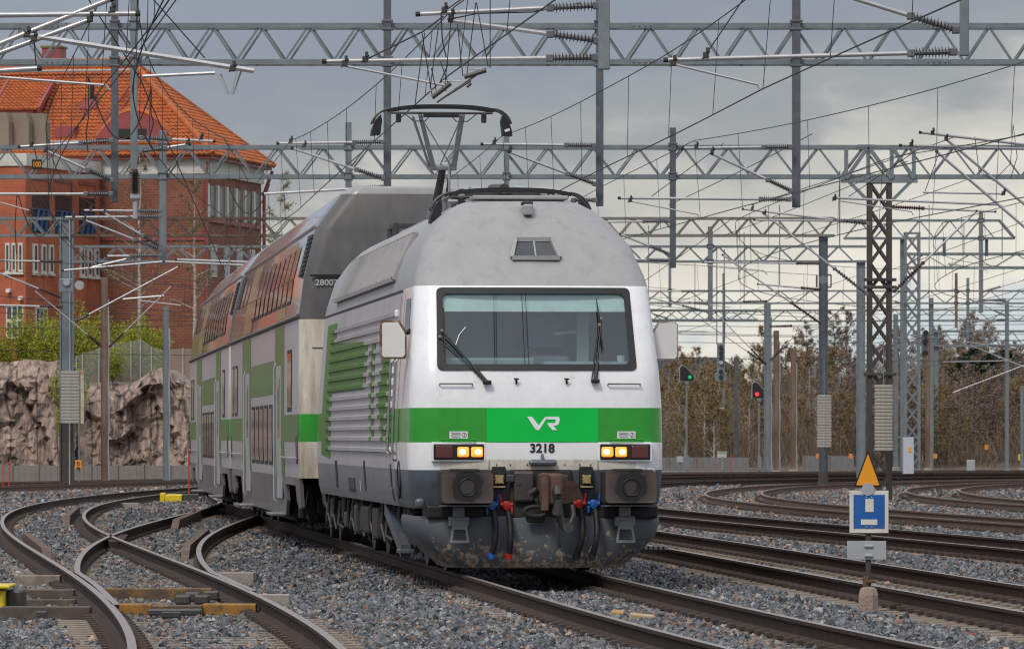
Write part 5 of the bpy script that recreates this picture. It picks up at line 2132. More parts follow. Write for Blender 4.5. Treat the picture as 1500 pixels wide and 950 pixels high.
# ---- gantries
G = M['galv']
GD = M['galv_dark']
gantry('nearest gantry whose hanging posts enter at the top edge', 73.8, -420, 1900, -330, -240, 113, G,
       posts=((884, -345, 105, 17, G), (1409, -345, 85, 13, G), (-175, -345, 330, 14, GD)))
gantry('grey lattice gantry across the top of the picture', 119, -80, 1590, 39, 92, 71, G, 0.5, 0.105,
       posts=((170, -10, 297, 10, GD), (198, -10, 250, 10, G), (568, -20, 300, 11, GD), (878, -10, 303, 11, GD), (1165, -20, 305, 12, GD)), splices=(82, 940, 1370))
g2 = gantry('second lattice gantry carried by the dark lattice mast', 160, -90, 1600, 216, 259, 66, G, 0.5, 0.11,
            posts=((240, 193, 388, 10, G), (511, 180, 330, 9, G), (742, 188, 340, 8, G), (985, 188, 393, 9, GD)), splices=(1268,))
xm = g2['_xm']
# the brown mast of the second gantry with its head beam and knee braces
s2 = F / 160
mx = (1288 - HX) / s2 - xm
lattice(g2, mx, 0.0, -0.45, CAMH + (HY - 264) / s2, 0.68, 0.62, M['brown_mast'], 0.70, 0.13, bar=0.075)
m_ = MB()
zt, zb = CAMH + (HY - 216) / s2, CAMH + (HY - 262) / s2
m_.box((mx - 0.02, -0.29, zb - 0.06), (2.15, 0.12, 0.13))
for dx in (-0.95, -0.33, 0.33, 0.95):
    m_.beam((mx + dx, -0.31, zb), (mx + dx, -0.31, zt), 0.11)
for (a, b_) in (((-0.33, 1), (0.33, 0)), ((0.33, 1), (0.95, 0)), ((-0.33, 1), (-0.95, 0))):
    m_.beam((mx + a[0], -0.33, zb + (zt - zb) * a[1]), (mx + b_[0], -0.33, zb + (zt - zb) * b_[1]), 0.11)
m_.beam((mx - 0.9, -0.29, zb - 0.06), (mx - 0.34, -0.29, zb - 0.62), 0.09)
m_.beam((mx + 0.9, -0.29, zb - 0.06), (mx + 0.34, -0.29, zb - 0.62), 0.09)
m_.build('head_beam', G, g2)
MB().bbox((mx, -0.05, -0.38), (1.0, 0.9, 0.30), 0.05).build('footing', M['concrete'], g2)
m_ = MB()
for py in (410, 421, 548):
    z = CAMH + (HY - py) / s2
    m_.bbox((mx, -0.33, z), (0.92, 0.12, 0.09), 0.01)
m_.build('mast_collar', M['dark_steel'], g2)

s3 = F / 195
g3 = gantry('rust-stained gantry between the left mast and the grey post with weights', 195, -60, 1222, 320, 345, 42, M['truss_green'], 0.45, 0.085,
            segs=((103, G), (392, M['rusty'])))
xm3 = g3['_xm']
h_mast(g3, (98 - HX) / s3 - xm3, 0.0, -0.45, CAMH + (HY - 322) / s3, 0.46, G)
MB().bbox(((98 - HX) / s3 - xm3, 0, -0.30), (0.62, 0.62, 0.36), 0.05).build('footing', M['brown_mast'], g3)
h_mast(g3, (98 - HX) / s3 - xm3, 0.0, -0.3, CAMH + (HY - 618) / s3, 0.475, M['brown_mast'], 'mast_foot')
MB().tube([((103 - HX) / s3 - xm3, -0.28, -0.3), ((103 - HX) / s3 - xm3, -0.28, 9.0)], 0.025, 6).build('conduit', M['plate_grey'], g3)
h_mast(g3, (1206 - HX) / s3 - xm3, 0.0, 0.25, CAMH + (HY - 345) / s3, 0.30, GD)
m_ = MB()
m_.box(((1206 - HX) / s3 - xm3, 0, 0.0), (0.36, 0.36, 0.75), 0, None, 0.85)
m_.build('footing', M['brown_mast'], g3)
MB().bbox(((1206 - HX) / s3 - xm3, 0, -0.38), (0.62, 0.62, 0.22), 0.05).build('plinth', M['concrete'], g3)

s4 = F / 228
g4 = gantry('grey gantry ending at the thick pale mast', 228, 105, 1268, 361, 383, 44, G, 0.45, 0.085,
            posts=((1040, 332, 470, 7, G), (405, 340, 440, 6, G)))
h_mast(g4, (1261 - HX) / s4 - g4['_xm'], 0.0, -0.45, CAMH + (HY - 381) / s4, 0.34, G)
s5 = F / 262
g5 = gantry('short gantry with a sloping end right of the lattice mast', 262, 1236, 1464, 323, 349, 44, G, 0.45, 0.10,
            posts=((1436, 309, 458, 6, G),))
m_ = MB()
z1, z0 = CAMH + (HY - 323) / s5, CAMH + (HY - 349) / s5
for dy in (-0.225, 0.225):
    m_.beam(((1464 - HX) / s5 - g5['_xm'], dy, z1), ((1470 - HX) / s5 - g5['_xm'] + 0.5, dy, z0), 0.10)
    m_.beam(((1464 - HX) / s5 - g5['_xm'], dy, z0), ((1470 - HX) / s5 - g5['_xm'] + 0.5, dy, z0), 0.10)
m_.build('sloping_end', G, g5)
for px in (1384, 1446):
    h_mast(g5, (px - HX) / s5 - g5['_xm'], 0.35, CAMH + (HY - 375) / s5, z0, 0.14, G, 'stub_post')
s6 = F / 285
g6 = gantry('heavy gantry on the pale lattice mast at the right', 285, 1320, 1600, 372, 392, 67, G, 0.5, 0.13)
lattice(g6, (1336 - HX) / s6 - g6['_xm'], 0, -0.5, CAMH + (HY - 340) / s6, 0.80, 0.7, G, 0.85, 0.12, bar=0.07)
h_mast(g5, (1322 - HX) / s5 - g5['_xm'], 0.4, -0.45, z0, 0.16, G)
s7 = F / 330
g7 = gantry('thin far gantry crossing behind the signals', 330, 900, 1620, 426, 444, 44, G, 0.45, 0.09, posts=((981, 370, 450, 4, G), (1417, 407, 500, 4, G), (1400, 400, 480, 4, M['rust_mast'])))
h_mast(g7, (1364 - HX) / s7 - g7['_xm'], 0, -0.5, CAMH + (HY - 436) / s7, 0.26, G)
g8 = gantry('lowest thin gantry far beyond the right tracks', 390, 930, 1640, 454, 470, 40, G, 0.45, 0.09)
h_mast(g8, (1126 - HX) / (F / 390) - g8['_xm'], 0, -0.5, CAMH + (HY - 454) / (F / 390), 0.3, G)
g9 = gantry('heavy far gantry in front of the dark pines', 345, 1366, 1640, 485, 506, 33, G, 0.5, 0.13)
h_mast(g9, (1371 - HX) / (F / 345) - g9['_xm'], 0, -0.5, CAMH + (HY - 485) / (F / 345), 0.3, G)
g10 = gantry('farthest gantry low behind the locomotive mirror', 430, 880, 1110, 455, 468, 38, G, 0.45, 0.1, posts=((1060, 420, 500, 4, G),))
for o in list(scene.objects):
    if '_xm' in o:
        del o['_xm']

# ---- brackets
cantilever('centre bracket arms above the raised pantograph on the hanging post', 73.8,
           [((612, 21), (878, 8), 0.73), ((660, 30), (878, 60), 0.67), ((475, 90), (878, 84), 0.82)],
           arms=[([(507, 97), (655, 126)], 0.018), ([(535, 88), (620, 46), (650, 24)], 0.012, M['wire'])],
           clamps=[(651, 15), (661, 24), (505, 93), (535, 87)], wires=[[(649, 18), (760, -60)], [(646, 20), (648, 60), (656, 95), (645, 120)], [(660, 28), (700, 20), (780, 18), (850, 5)]])
cantilever('right bracket arms on the hanging post at the top right', 73.8,
           [((1200, -18), (1403, 45), 0.66), ((975, 88), (1403, 76), 0.84)],
           arms=[([(990, 95), (1110, 124), (1112, 131)], 0.018)], clamps=[(986, 92), (1034, 81)], wires=[[(1034, 80), (1095, -10)]])
cantilever('thick bracket tubes entering at the upper left corner', 73.8,
           [((202, 20), (-168, 24), 1.0, 1.2), ((164, -2), (-168, 132), 1.0, 1.2), ((131, 29), (-168, 140), 1.0, 1.15), ((58, 100), (-168, 114), 1.0, 1.15)],
           arms=[([(44, 52), (372, 104)], 0.038), ([(0, 112), (-40, 110), (155, 125), (160, 132)], 0.018), ([(209, 112), (315, 107)], 0.024)],
           clamps=[(165, 14), (132, 28), (40, 50), (50, 56), (341, 100)], wires=[[(50, 58), (53, 98)], [(225, 0), (300, 85)]])
m_ = MB()
hb = P(330, 108, 73.8)
hanger = empty('hanger_bracket', hb, 0, 'flat V shaped hanger plates under the end of the thick left tube', 'hanger')
for (a, b_) in (((317, 108), (333, 137)), ((347, 104), (339, 137))):
    m_ = MB()
    m_.beam(P(*a, 73.8) - hb, P(*b_, 73.8) - hb, 0.05, 0.02)
    m_.beam(P(*a, 73.8) - hb + Vector((0.05, 0.1, 0)), P(*b_, 73.8) - hb + Vector((0.02, 0.1, 0)), 0.05, 0.02)
    m_.build('plate', M['plate_grey'], hanger)
cantilever('left bracket arms on the dark hanging post before the brick wing', 118.3,
           [((28, 215), (165, 206), 0.66), ((68, 221), (165, 265), 0.62), ((-30, 284), (165, 284), 0.80)],
           arms=[([(-30, 288), (45, 309)], 0.016)], clamps=[(46, 212), (67, 220), (45, 310)], wires=[[(45, 310), (62, 300), (70, 312), (50, 322), (40, 312)]])
cantilever('short bracket arms right of the pale hanging post on the left', 118.3,
           [((314, 207), (205, 202), 0.60), ((278, 211), (205, 222), 0.50)], clamps=[(295, 201), (275, 208)])
cantilever('bracket arms above the coach roof', 118.3,
           [((407, 210), (563, 208), 0.72), ((428, 217), (563, 262), 0.70), ((385, 284), (563, 274), 0.75)], clamps=[(426, 206), (446, 213)])
cantilever('bracket arms right of the raised pantograph', 118.3,
           [((706, 211), (873, 213), 0.74), ((745, 222), (873, 270), 0.68), ((790, 293), (873, 293), 0.6)], clamps=[(724, 208), (747, 220)])
cantilever('bracket arms above the right corner of the locomotive roof', 118.3,
           [((1000, 217), (1160, 215), 0.74), ((1043, 225), (1160, 280), 0.70), ((907, 290), (1160, 292), 0.82)],
           arms=[([(925, 295), (1022, 314), (1025, 320)], 0.016)], clamps=[(1020, 214), (1043, 222), (923, 293)], wires=[[(955, 287), (1060, 210)]])
cantilever('long bracket arms entering at the right edge', 121,
           [((1348, 194), (1640, 228), 0.8), ((1386, 204), (1640, 415), 0.8), ((1319, 213), (1640, 222), 0.8), ((1372, 222), (1640, 452), 0.8)],
           arms=[([(1352, 282), (1470, 284)], 0.022), ([(1220, 290), (1465, 300)], 0.026), ([(1228, 294), (1335, 310), (1338, 315)], 0.014)],
           clamps=[(1366, 194), (1335, 211), (1386, 203), (1222, 291), (1470, 283)], wires=[[(1355, 280), (1375, 225)], [(1243, 288), (1340, 222)], [(1428, 200), (1434, 250), (1455, 265), (1480, 240), (1484, 182), (1490, 230), (1480, 262)]])
cantilever('cluster of bracket arms on the pale post in front of the brick building', 158.5,
           [((122, 308), (236, 309), 0.66), ((94, 318), (236, 317), 0.75), ((124, 322), (236, 366), 0.66), ((152, 311), (236, 361), 0.68), ((156, 375), (236, 374), 0.45)],
           clamps=[(133, 306), (108, 316), (124, 320), (152, 311)])
cantilever('white bracket arms between the brick building and the coach', 158.5,
           [((258, 380), (372, 384), 1.0), ((92, 396), (240, 383), 1.0), ((240, 383), (372, 389), 1.0)], arms=[([(135, 391), (185, 379)], 0.02)])
cantilever('bracket arms on the long hanging post right of the roof', 158.5,
           [((882, 325), (981, 324), 0.62), ((908, 343), (981, 372), 0.62), ((930, 380), (981, 381), 0.4)])
cantilever('bracket tubes left of the mast with stacked weights', 193.5,
           [((-40, 381), (92, 383), 0.76), ((-40, 384), (90, 436), 0.76), ((-40, 446), (92, 449), 0.76), ((262, 390), (110, 471), 0.88)],
           arms=[([(180, 438), (240, 433)], 0.03), ([(205, 440), (265, 447)], 0.02)], ins_mat=M['insul_brown'])
cantilever('crossed stay arms on the rusty mast before the rock', 190,
           [((50, 425), (150, 508), 0.80), ((252, 418), (160, 508), 0.78)], ins_mat=M['insul_brown'], r=0.018)
cantilever('long diagonal bracket arms left of the lattice mast', 158.5,
           [((1088, 306), (1275, 328), 0.72), ((1118, 312), (1272, 432), 0.68), ((1105, 322), (1268, 324), 0.8)], clamps=[(1102, 305), (1120, 312)])
cantilever('diagonal bracket arm running down to the grey post', 193.5,
           [((1058, 373), (1203, 474), 0.70), ((1030, 384), (1203, 386), 0.8), ((1110, 416), (1203, 424), 0.7)], arms=[([(1035, 388), (1118, 396), (1124, 402)], 0.02)], ins_mat=M['insul_brown'])
cantilever('raised diagonal bracket arm right of the lattice mast', 158.5,
           [((1430, 309), (1308, 428), 0.64, 1.1), ((1458, 310), (1306, 303), 0.70)], ins_mat=M['insul_brown'])
cantilever('low crossed bracket arms left of the tall pale mast', 248,
           [((1030, 470), (1122, 533), 0.72), ((1048, 458), (1122, 533), 0.72), ((1200, 455), (1128, 528), 0.75), ((1010, 443), (1124, 441), 0.7), ((1205, 475), (1128, 478), 0.6)], ins_mat=M['insul_brown'], r=0.022)
cantilever('far bracket arms behind the locomotive mirror', 226.5,
           [((920, 427), (1038, 426), 0.68), ((945, 434), (1038, 457), 0.6), ((1010, 443), (1036, 445), 0.3)], arms=[([(1020, 444), (1070, 450)], 0.02)], r=0.025)
cantilever('bracket arms on the slim post at the far right', 260,
           [((1500, 410), (1440, 427), 0.6), ((1510, 436), (1440, 440), 0.55), ((1390, 387), (1434, 392), 1.0)], arms=[([(1386, 390), (1390, 385), (1446, 396), (1446, 400)], 0.02)], r=0.025)
cantilever('low bracket arms at the far right edge', 300,
           [((1410, 500), (1475, 508), 0.6), ((1380, 530), (1475, 528), 1.0), ((1420, 505), (1520, 545), 1.0), ((1395, 575), (1520, 527), 1.0)], r=0.025)
# brown post insulator under the pale hanging post, number plate
it = empty('post_insulator', P(198, 292, 118.5), 0, 'large brown ribbed insulator under the pale hanging post', 'insulator')
z_ = P(198, 248, 118.5) - P(198, 292, 118.5)
insulator(it, (0, 0, 0.10), z_, M['insul_brown'], 12, 0.09, 0.17, False)
MB().bbox((0, 0, 0.06), (0.2, 0.2, 0.12), 0.03).build('fitting', M['plate_grey'], it)
MB().tube([(0, 0, 0.02), (0, 0, -0.4)], 0.05, 8).build('pin', M['plate_grey'], it)
pb = P(54, 241, 120)
pt = empty('number_plate', pb, 0, 'small black plate with orange number 100 before the brick wing', 'sign')
MB().bbox((0, 0, 0), (0.21, 0.02, 0.21), 0.005).build('plate', M['black'], pt)
text_part('digits', '100', 0.155, M['orange'], pt, (0, -0.014, 0.0), sx=0.78, bold=0.004)
MB().tube([(0, 0, 0.1), (-0.05, 0, 0.35)], 0.012, 5).build('hook', M['wire'], pt)


# ---- wires over the tracks
def overhead_line(label, key, y0, y1, supports, cz=6.13, stag=0.15, dropper=6.2, msag=0.28, thin=1.0, mat='wire', shift=0.0):
    c = TRACKS[key]
    nrm, _ = normals2(c)
    o = np.argsort(c[:, 1])
    yy = np.arange(y0, y1, 2.0)
    yy = yy[yy <= c[:, 1].max()]
    xs = np.interp(yy, c[o, 1], c[o, 0]) + shift
    sy = sorted(supports)

    def mz(y):
        for (a, za), (b_, zb_) in zip(sy, sy[1:]):
            if a <= y <= b_:
                t = (y - a) / (b_ - a)
                return za + (zb_ - za) * t - msag * 4 * t * (1 - t) * (b_ - a) / 50.0
        return sy[0][1] if y < sy[0][0] else sy[-1][1]
    def st(y):
        k = 0
        for i, (a, za) in enumerate(sy[:-1]):
            if a <= y <= sy[i + 1][0]:
                t = (y - a) / (sy[i + 1][0] - a)
                s0 = stag * (1 if i % 2 == 0 else -1)
                return s0 * (1 - 2 * t)
        return 0.0
    root = empty('overhead_line', (0, 0, 0), 0, label, 'wire', 'overhead lines along the tracks')
    con = [Vector((x + st(y), y, cz)) for x, y in zip(xs, yy)]
    mes = [Vector((x + st(y) * 0.4, y, mz(y))) for x, y in zip(xs, yy)]
    MB().tube(con, 0.0095 * thin, 5, caps=False).build('contact_wire', M[mat], root)
    MB().tube(mes, 0.0085 * thin, 5, caps=False).build('messenger_wire', M[mat], root)
    dy = y0 + 1.0
    while dy < yy[-1] and dy < 260:
        i = int(np.argmin(np.abs(yy - dy)))
        m_ = MB()
        m_.tube([con[i], mes[i]], 0.005 * thin, 4)
        m_.build('dropper', M[mat], root)
        dy += dropper
    return root


sup = [(28, 7.4), (73.8, 7.2), (118.3, 7.75), (160, 7.75), (205, 7.75), (250, 7.75), (290, 7.75)]
overhead_line('overhead wires of the locomotive track touching the raised pantograph', 'loco', 34, 255, sup, 6.275, 0.2, shift=-0.20)
sup_b = [(28, 7.7), (73.8, 7.55), (118.3, 7.85), (160, 7.75), (205, 7.75), (250, 7.75)]
overhead_line('overhead wires rising to the right over the track beside the locomotive', 'b', 36, 230, sup_b, 6.13, 0.2, shift=-0.25)
overhead_line('overhead wires over the second track at the right edge', 'a', 48, 220, [(28, 7.4), (73.8, 7.3), (118.3, 7.75), (160, 7.75), (205, 7.75)], 6.13, 0.2, thin=1.1, mat='wire_green', shift=0.2)
overhead_line('overhead wires over the left curving track', 'left', 42, 205, [(28, 7.6), (73.8, 7.5), (118.3, 7.75), (160, 7.75), (205, 7.6)], 6.13, 0.15, thin=1.0)
overhead_line('overhead wires over the diverging track left of the train', 'div', 56, 146, [(40, 7.5), (73.8, 7.5), (118.3, 7.8), (160, 7.6)], 6.13, 0.1)
overhead_line('overhead wires over the sharply bending track', 'd', 72, 205, [(70, 7.5), (121, 7.55), (160, 7.6), (205, 7.6)], 6.13, 0.15, thin=1.2, mat='wire_green')
overhead_line('overhead wires over the track by the grey cabinet', 'e', 90, 200, [(85, 7.5), (121, 7.5), (160, 7.6), (205, 7.6)], 6.13, 0.15, thin=1.2, mat='wire_green')
overhead_line('far overhead wires over the track behind the lattice mast', 'r', 152, 205, [(150, 7.4), (180, 7.5), (215, 7.5)], 6.13, 0.15, thin=1.3, mat='wire_green', dropper=5)
overhead_line('farthest overhead wires along the foot of the rock', 'q', 170, 275, [(165, 7.4), (195, 7.5), (230, 7.5), (280, 7.5)], 6.13, 0.15, thin=1.3, dropper=5)
overhead_line('far overhead wires over the left outer track', 'o', 145, 250, [(140, 7.4), (195, 7.5), (250, 7.5)], 6.13, 0.15, thin=1.3)

# hanging wire loops on the left and the sectioning device above the pantograph
def free_wire(label, pts, r=0.010, cat='wire', group='loose hanging cables', mat='wire'):
    base = Vector(pts[0])
    o = MB().tube([Vector(p) - base for p in pts], r, 5).build('hanging_cable', M[mat], None, loc=base)
    return tag(o, label, cat, group)


def sagpx(a, b_, sag, Y, n=14):
    return [P(a[0] + (b_[0] - a[0]) * t, a[1] + (b_[1] - a[1]) * t + sag * 4 * t * (1 - t), Y) for t in np.linspace(0, 1, n)]


free_wire('big drooping cable loop before the orange roof', sagpx((130, 114), (222, 130), 82, 105), 0.014)
free_wire('straight dark cable hanging left of the drooping loop', [P(129, 112, 105), P(130, 170, 105), P(126, 195, 105), P(129, 224, 105)], 0.013)
free_wire('wavy dark cable hanging right of the drooping loop', [P(222, 130, 105), P(221, 165, 105), P(225, 180, 105), P(218, 205, 105), P(226, 222, 105)], 0.014)
free_wire('drooping cable loop before the dark windows of the brick wing', sagpx((27, 285), (82, 310), 48, 120), 0.013)
free_wire('cable hanging down left of the brick wing windows', [P(25, 283, 120), P(22, 330, 120), P(24, 372, 120)], 0.012)
free_wire('curled cable beside the corner of the brick building', sagpx((336, 275), (395, 270), 40, 140), 0.014)
free_wire('cable running from the left gantry down to the rock mast', [P(36, 250, 150), P(60, 290, 150), P(100, 350, 150), P(140, 405, 150)], 0.010)
free_wire('slanting line from the top edge to the second gantry on the left', [P(130, 0, 80), P(205, 115, 84), P(330, 400, 118)], 0.010)
free_wire('slanting line rising to the top edge left of the train', [P(258, 0, 76), P(186, 98, 84), P(70, 235, 118)], 0.010)
for k, (ya, yb) in enumerate(((455, 448), (468, 466), (486, 489), (500, 498), (520, 528), (476, 474))):
    free_wire(('thin distant line, highest of those behind the locomotive mirror', 'thin distant line, second highest behind the locomotive mirror', 'thin distant line, second lowest of those behind the tall hanging signal', 'thin distant line at the top of the green-lit signal', 'thin distant line, lowest of those above the far wood', 'thin distant line, middle one behind the locomotive mirror')[k], [P(880, ya, 300), P(1180, (ya + yb) / 2 + 4, 300), P(1560, yb, 300)], 0.016, group='thin distant lines', mat='wire_green')
for k, (ya, yb) in enumerate(((455, 470), (480, 476), (510, 520))):
    free_wire(('thin line strung before the brick facade, highest of three', 'thin line strung before the brick facade, middle of three', 'thin line strung low over the green bushes')[k], [P(-40, ya, 215), P(120, (ya + yb) / 2 + 3, 215), P(285, yb, 215)], 0.012, group='thin lines before the rock')

for (a, b_, Y) in (((1308, 505), (1560, 430), 250), ((1180, 486), (1560, 372), 240), ((880, 480), (1110, 398), 235), ((900, 440), (1075, 318), 200), ((1290, 400), (1560, 300), 200), ((1150, 350), (1420, 262), 180), ((1060, 345), (1330, 236), 170),
                   ((1310, 470), (1560, 405), 230), ((950, 500), (1260, 402), 260), ((1100, 300), (1400, 200), 150), ((1330, 545), (1560, 478), 280), ((980, 300), (1190, 196), 150)):
    free_wire('thin line rising to the right through the crowded right-hand gantries', [P(a[0] + (b_[0] - a[0]) * t, a[1] + (b_[1] - a[1]) * t + 10 * t * (1 - t), Y - 25 * t) for t in np.linspace(0, 1, 8)], 0.011, group='thin rising lines of the right-hand yard', mat='wire_green')
for (px, y0, y1, Y) in ((1347, 300, 470, 285), (1361, 300, 470, 285), (1402, 407, 486, 330), (1468, 300, 380, 262), (1412, 330, 372, 262), (1018, 385, 455, 330), (950, 330, 440, 300), (1090, 340, 440, 260), (1230, 250, 360, 200), (1142, 300, 420, 228)):
    free_wire('thin vertical hanger among the right-hand gantries', [P(px, y0, Y), P(px, y1, Y)], 0.020, group='thin vertical hangers of the right-hand yard', mat='wire_green')
cantilever('small bracket arms hanging left of the pale lattice mast', 284, [((1270, 425), (1330, 427), 0.6), ((1285, 432), (1330, 448), 0.6)], r=0.022)
cantilever('small bracket arms beside the slim far right mast', 300, [((1420, 437), (1472, 441), 0.6), ((1432, 443), (1472, 462), 0.6), ((1415, 470), (1472, 468), 0.8)], r=0.022)
cantilever('small bracket arms just right of the locomotive roof corner', 300, [((930, 470), (978, 471), 0.5), ((940, 455), (978, 466), 0.5)], r=0.022)
sd_ = empty('section_insulator', P(660, 125, 73.5), 0, 'section insulator with runners hung by thin wires above the pantograph', 'insulator')
b0 = P(660, 125, 73.5)
for (a, b_, r_) in (((633, 143), (660, 122), 0.035), ((680, 113), (712, 103), 0.035), ((640, 150), (712, 100), 0.015), ((655, 140), (690, 118), 0.015), ((684, 128), (690, 122), 0.02)):
    m_ = MB()
    m_.tube([P(*a, 73.4) - b0, P(*b_, 73.4) - b0], r_, 6)
    m_.build('runner', M['dark_steel'], sd_)
for (a, b_) in (((608, 152), (622, 48)), ((633, 140), (618, 48)), ((640, 138), (632, 100)), ((658, 126), (645, 90)), ((678, 112), (670, 35)), ((684, 108), (697, 4)), ((715, 98), (698, 4)), ((718, 100), (718, 0)), ((652, 124), (662, 14)), ((630, 130), (642, 40))):
    m_ = MB()
    m_.tube([P(*a, 73.4) - b0, P(*b_, 73.4) - b0], 0.007, 5)
    m_.build('hanger_wire', M['wire'], sd_)
for (a, b_) in (((630, 133), (655, 133)), ((648, 119), (676, 119)), ((683, 102), (712, 102)), ((648, 119), (660, 126))):
    m_ = MB()
    m_.tube([P(*a, 73.4) - b0, P(*b_, 73.4) - b0], 0.008, 5)
    m_.build('spreader', M['alu'], sd_)


# ---- tensioning weights
disc_cache = {}


def weights(label, px0, px1, py0, py1, Y, n, guide=True):
    s = F / Y
    w, h = (px1 - px0) / s, (py1 - py0) / s / n
    base = P((px0 + px1) / 2, py1, Y)
    root = empty('tension_weights', base, 0, label, 'weights', 'stacks of tensioning weights')
    m_ = MB()
    m_.bbox((0, 0, 0), (w, w * 0.8, h * 0.86), min(0.015, h * 0.2))
    me = m_.mesh('weight_disc', M['weight'])
    for k in range(n):
        inst('weight_disc', me, root, (random.uniform(-.006, .006), random.uniform(-.006, .006), h * (k + 0.5)))
    MB().tube([(0, 0, -0.25), (0, 0, h * n + 1.2)], 0.018, 6).build('rod', M['galv'], root)
    return root


weights('grey stack of weights on the left mast before the rock', 90, 117, 543, 620, 193.9, 16)
weights('pale stack of weights on the grey post behind the blue sign', 1197, 1217.5, 578, 655, 193.9, 19)
weights('tall pale stack of weights on the dark lattice mast', 1281.5, 1307, 563, 660, 158.6, 19)
m_ = MB()
a_ = P(118, 543, 193.7)
wb = empty('weight_guard', P(116, 620, 193.5), 0, 'narrow rust-streaked white board beside the left weights', 'guard board')
MB().bbox((0.10, 0.1, 0.9), (0.11, 0.10, 1.82), 0.01).build('board', mk('rust_streaked_white', (0.5, 0.45, 0.36), 0.7, var=0.15, dirt=(0.25, 0.11, 0.03), dirt_amt=0.6, dirt_scale=5), wb)
tp = P(1205, 412, 193.6)
pu = empty('pulley_frame', tp, 0, 'pulley box clamped to the grey post with weights', 'pulley')
m_ = MB()
for s in (-1, 1):
    m_.beam((-0.2 + 0, s * 0.12, -0.2), (-0.2, s * 0.12, 0.22), 0.05)
m_.beam((0.28, -0.1, -0.2), (0.28, -0.1, 0.22), 0.05)
m_.beam((0.12, -0.1, 0.22), (0.28, -0.1, 0.22), 0.05)
m_.beam((0.12, -0.1, -0.2), (0.28, -0.1, -0.2), 0.05)
m_.build('frame', M['galv_dark'], pu)
m_ = MB()
m_.tube([(0, -0.3, 0.05), (0, -0.2, 0.05)], 0.14, 14)
m_.build('wheel', M['galv'], pu)
pu2 = empty('pulley_frame', P(98, 418, 193.6), 0, 'pulley box clamped to the left mast before the brick wing', 'pulley')
m_ = MB()
m_.bbox((0, -0.3, 0.0), (0.5, 0.1, 0.46), 0.02)
m_.build('frame', M['galv'], pu2)
m_ = MB()
m_.tube([(0.02, -0.42, 0.1), (0.02, -0.34, 0.1)], 0.12, 12)
m_.tube([(0.45, -0.35, 0.0), (0.45, -0.25, 0.0)], 0.16, 12)
m_.build('wheel', M['plate_grey'], pu2)


# ---- single masts
def mast(label, px, ytop, ybase, wpx, mat, group=None, conduit=False, Z0=-0.40, Y=None):
    if Y:
        ybase = HY + (CAMH - Z0) * F / Y
    Y = Y or F * (CAMH - Z0) / (ybase - HY)
    s = F / Y
    root = empty('mast', P(px, ybase, Y), 0, label, 'mast', group or 'background masts')
    h = (ybase - ytop) / s
    w = wpx / s
    h_mast(root, 0, 0, 0, h, w, mat, 'column')
    MB().bbox((0, 0, 0.06), (w * 1.7, w * 1.7, 0.25), 0.04).build('footing', M['concrete'], root)
    if conduit:
        m_ = MB()
        pts = [(w * 0.62 + 0.02 * math.sin(t * 1.3), -w * 0.3 + 0.02 * math.cos(t * 1.3), t * 0.5) for t in range(int(h / 0.5))]
        m_.tube(pts, 0.035, 6)
        m_.build('conduit', M['plate_grey'], root)
    return root


mast('tall rusty mast in front of the rock face', 153, 406, 705, 10, M['rust_mast'], conduit=True, Y=208)
mast('slim grey mast between rock and coach', 243, 448, 700, 8, M['galv'], conduit=True, Y=211)
mast('pale mast right of the red-lit signal', 1124, 443, 702, 9.5, M['galv'], conduit=True)
mast('rusty mast right behind the pale mast', 1137, 484, 694, 8, M['rust_mast'], conduit=True)
mast('rusty mast third from the red-lit signal', 1162, 512, 692, 7.5, M['rust_mast'], conduit=True)
mast('slim dark mast left of the red-lit signal', 1078, 522, 688, 5.5, M['galv_dark'])
mast('rusty mast just right of the pale lattice mast', 1359, 486, 690, 6.5, M['rust_mast'])
grp = 'thin masts in the far right yard'
MAST_LABELS = {1381: 'thin rusty mast second right of the pale lattice mast', 1400: 'thin rusty mast, left of a close pair in the far right yard', 1408: 'thin rusty mast, right of a close pair in the far right yard', 1417: 'short thin grey mast right of the rusty pair',
               1425: 'thin grey mast second right of the rusty pair', 1193: 'thin grey mast just left of the grey post with weights', 1230: 'thin grey mast just right of the grey post with weights', 1241: 'thin grey mast left of the thick pale mast',
               1448: 'thin dark mast before the pines', 1312: 'tall thin grey mast between the two lattice masts', 1325: 'short thin grey mast behind the light grey cabinet', 1235: 'thin rusty mast between two grey ones left of the thick pale mast', 1350: 'short thin grey mast right of the light grey cabinet'}
for (px, yt, yb, w, m2) in ((1381, 540, 686, 4, 'rust_mast'), (1400, 558, 684, 4, 'rust_mast'), (1408, 547, 684, 3.5, 'rust_mast'), (1417, 590, 685, 4, 'galv'), (1425, 572, 684, 4, 'galv'), (1193, 536, 684, 5, 'galv'),
                            (1230, 550, 672 + 10, 4, 'galv'), (1241, 556, 682, 4, 'galv'), (1448, 582, 682, 3, 'galv_dark'), (1312, 460, 688, 7, 'galv'), (1325, 590, 682, 3, 'galv'), (1235, 575, 681, 3, 'rust_mast'), (1350, 600, 682, 3, 'galv')):
    mast(MAST_LABELS[px], px, yt, yb, w, M[m2], grp)
mast('tall slim grey mast near the right edge', 1475, 440, 692, 5.5, M['galv'])
mast('grey mast touching the right edge', 1497, 565, 690, 5, M['galv'])
mast('slim mast against the sky under the thin gantries', 1060, 400, 684, 3.5, M['galv'])
# ------------------------------------------------------------------ signs, signals, boxes
# blue board with yellow triangle, right foreground
zb_ = -0.23
Ys = F * (CAMH - zb_) / (902 - HY)
ss_ = F / Ys
sb = empty('track_sign', P(1272, 902, Ys), 0, 'blue square sign with white bars under a yellow triangle on a stone block', 'sign')


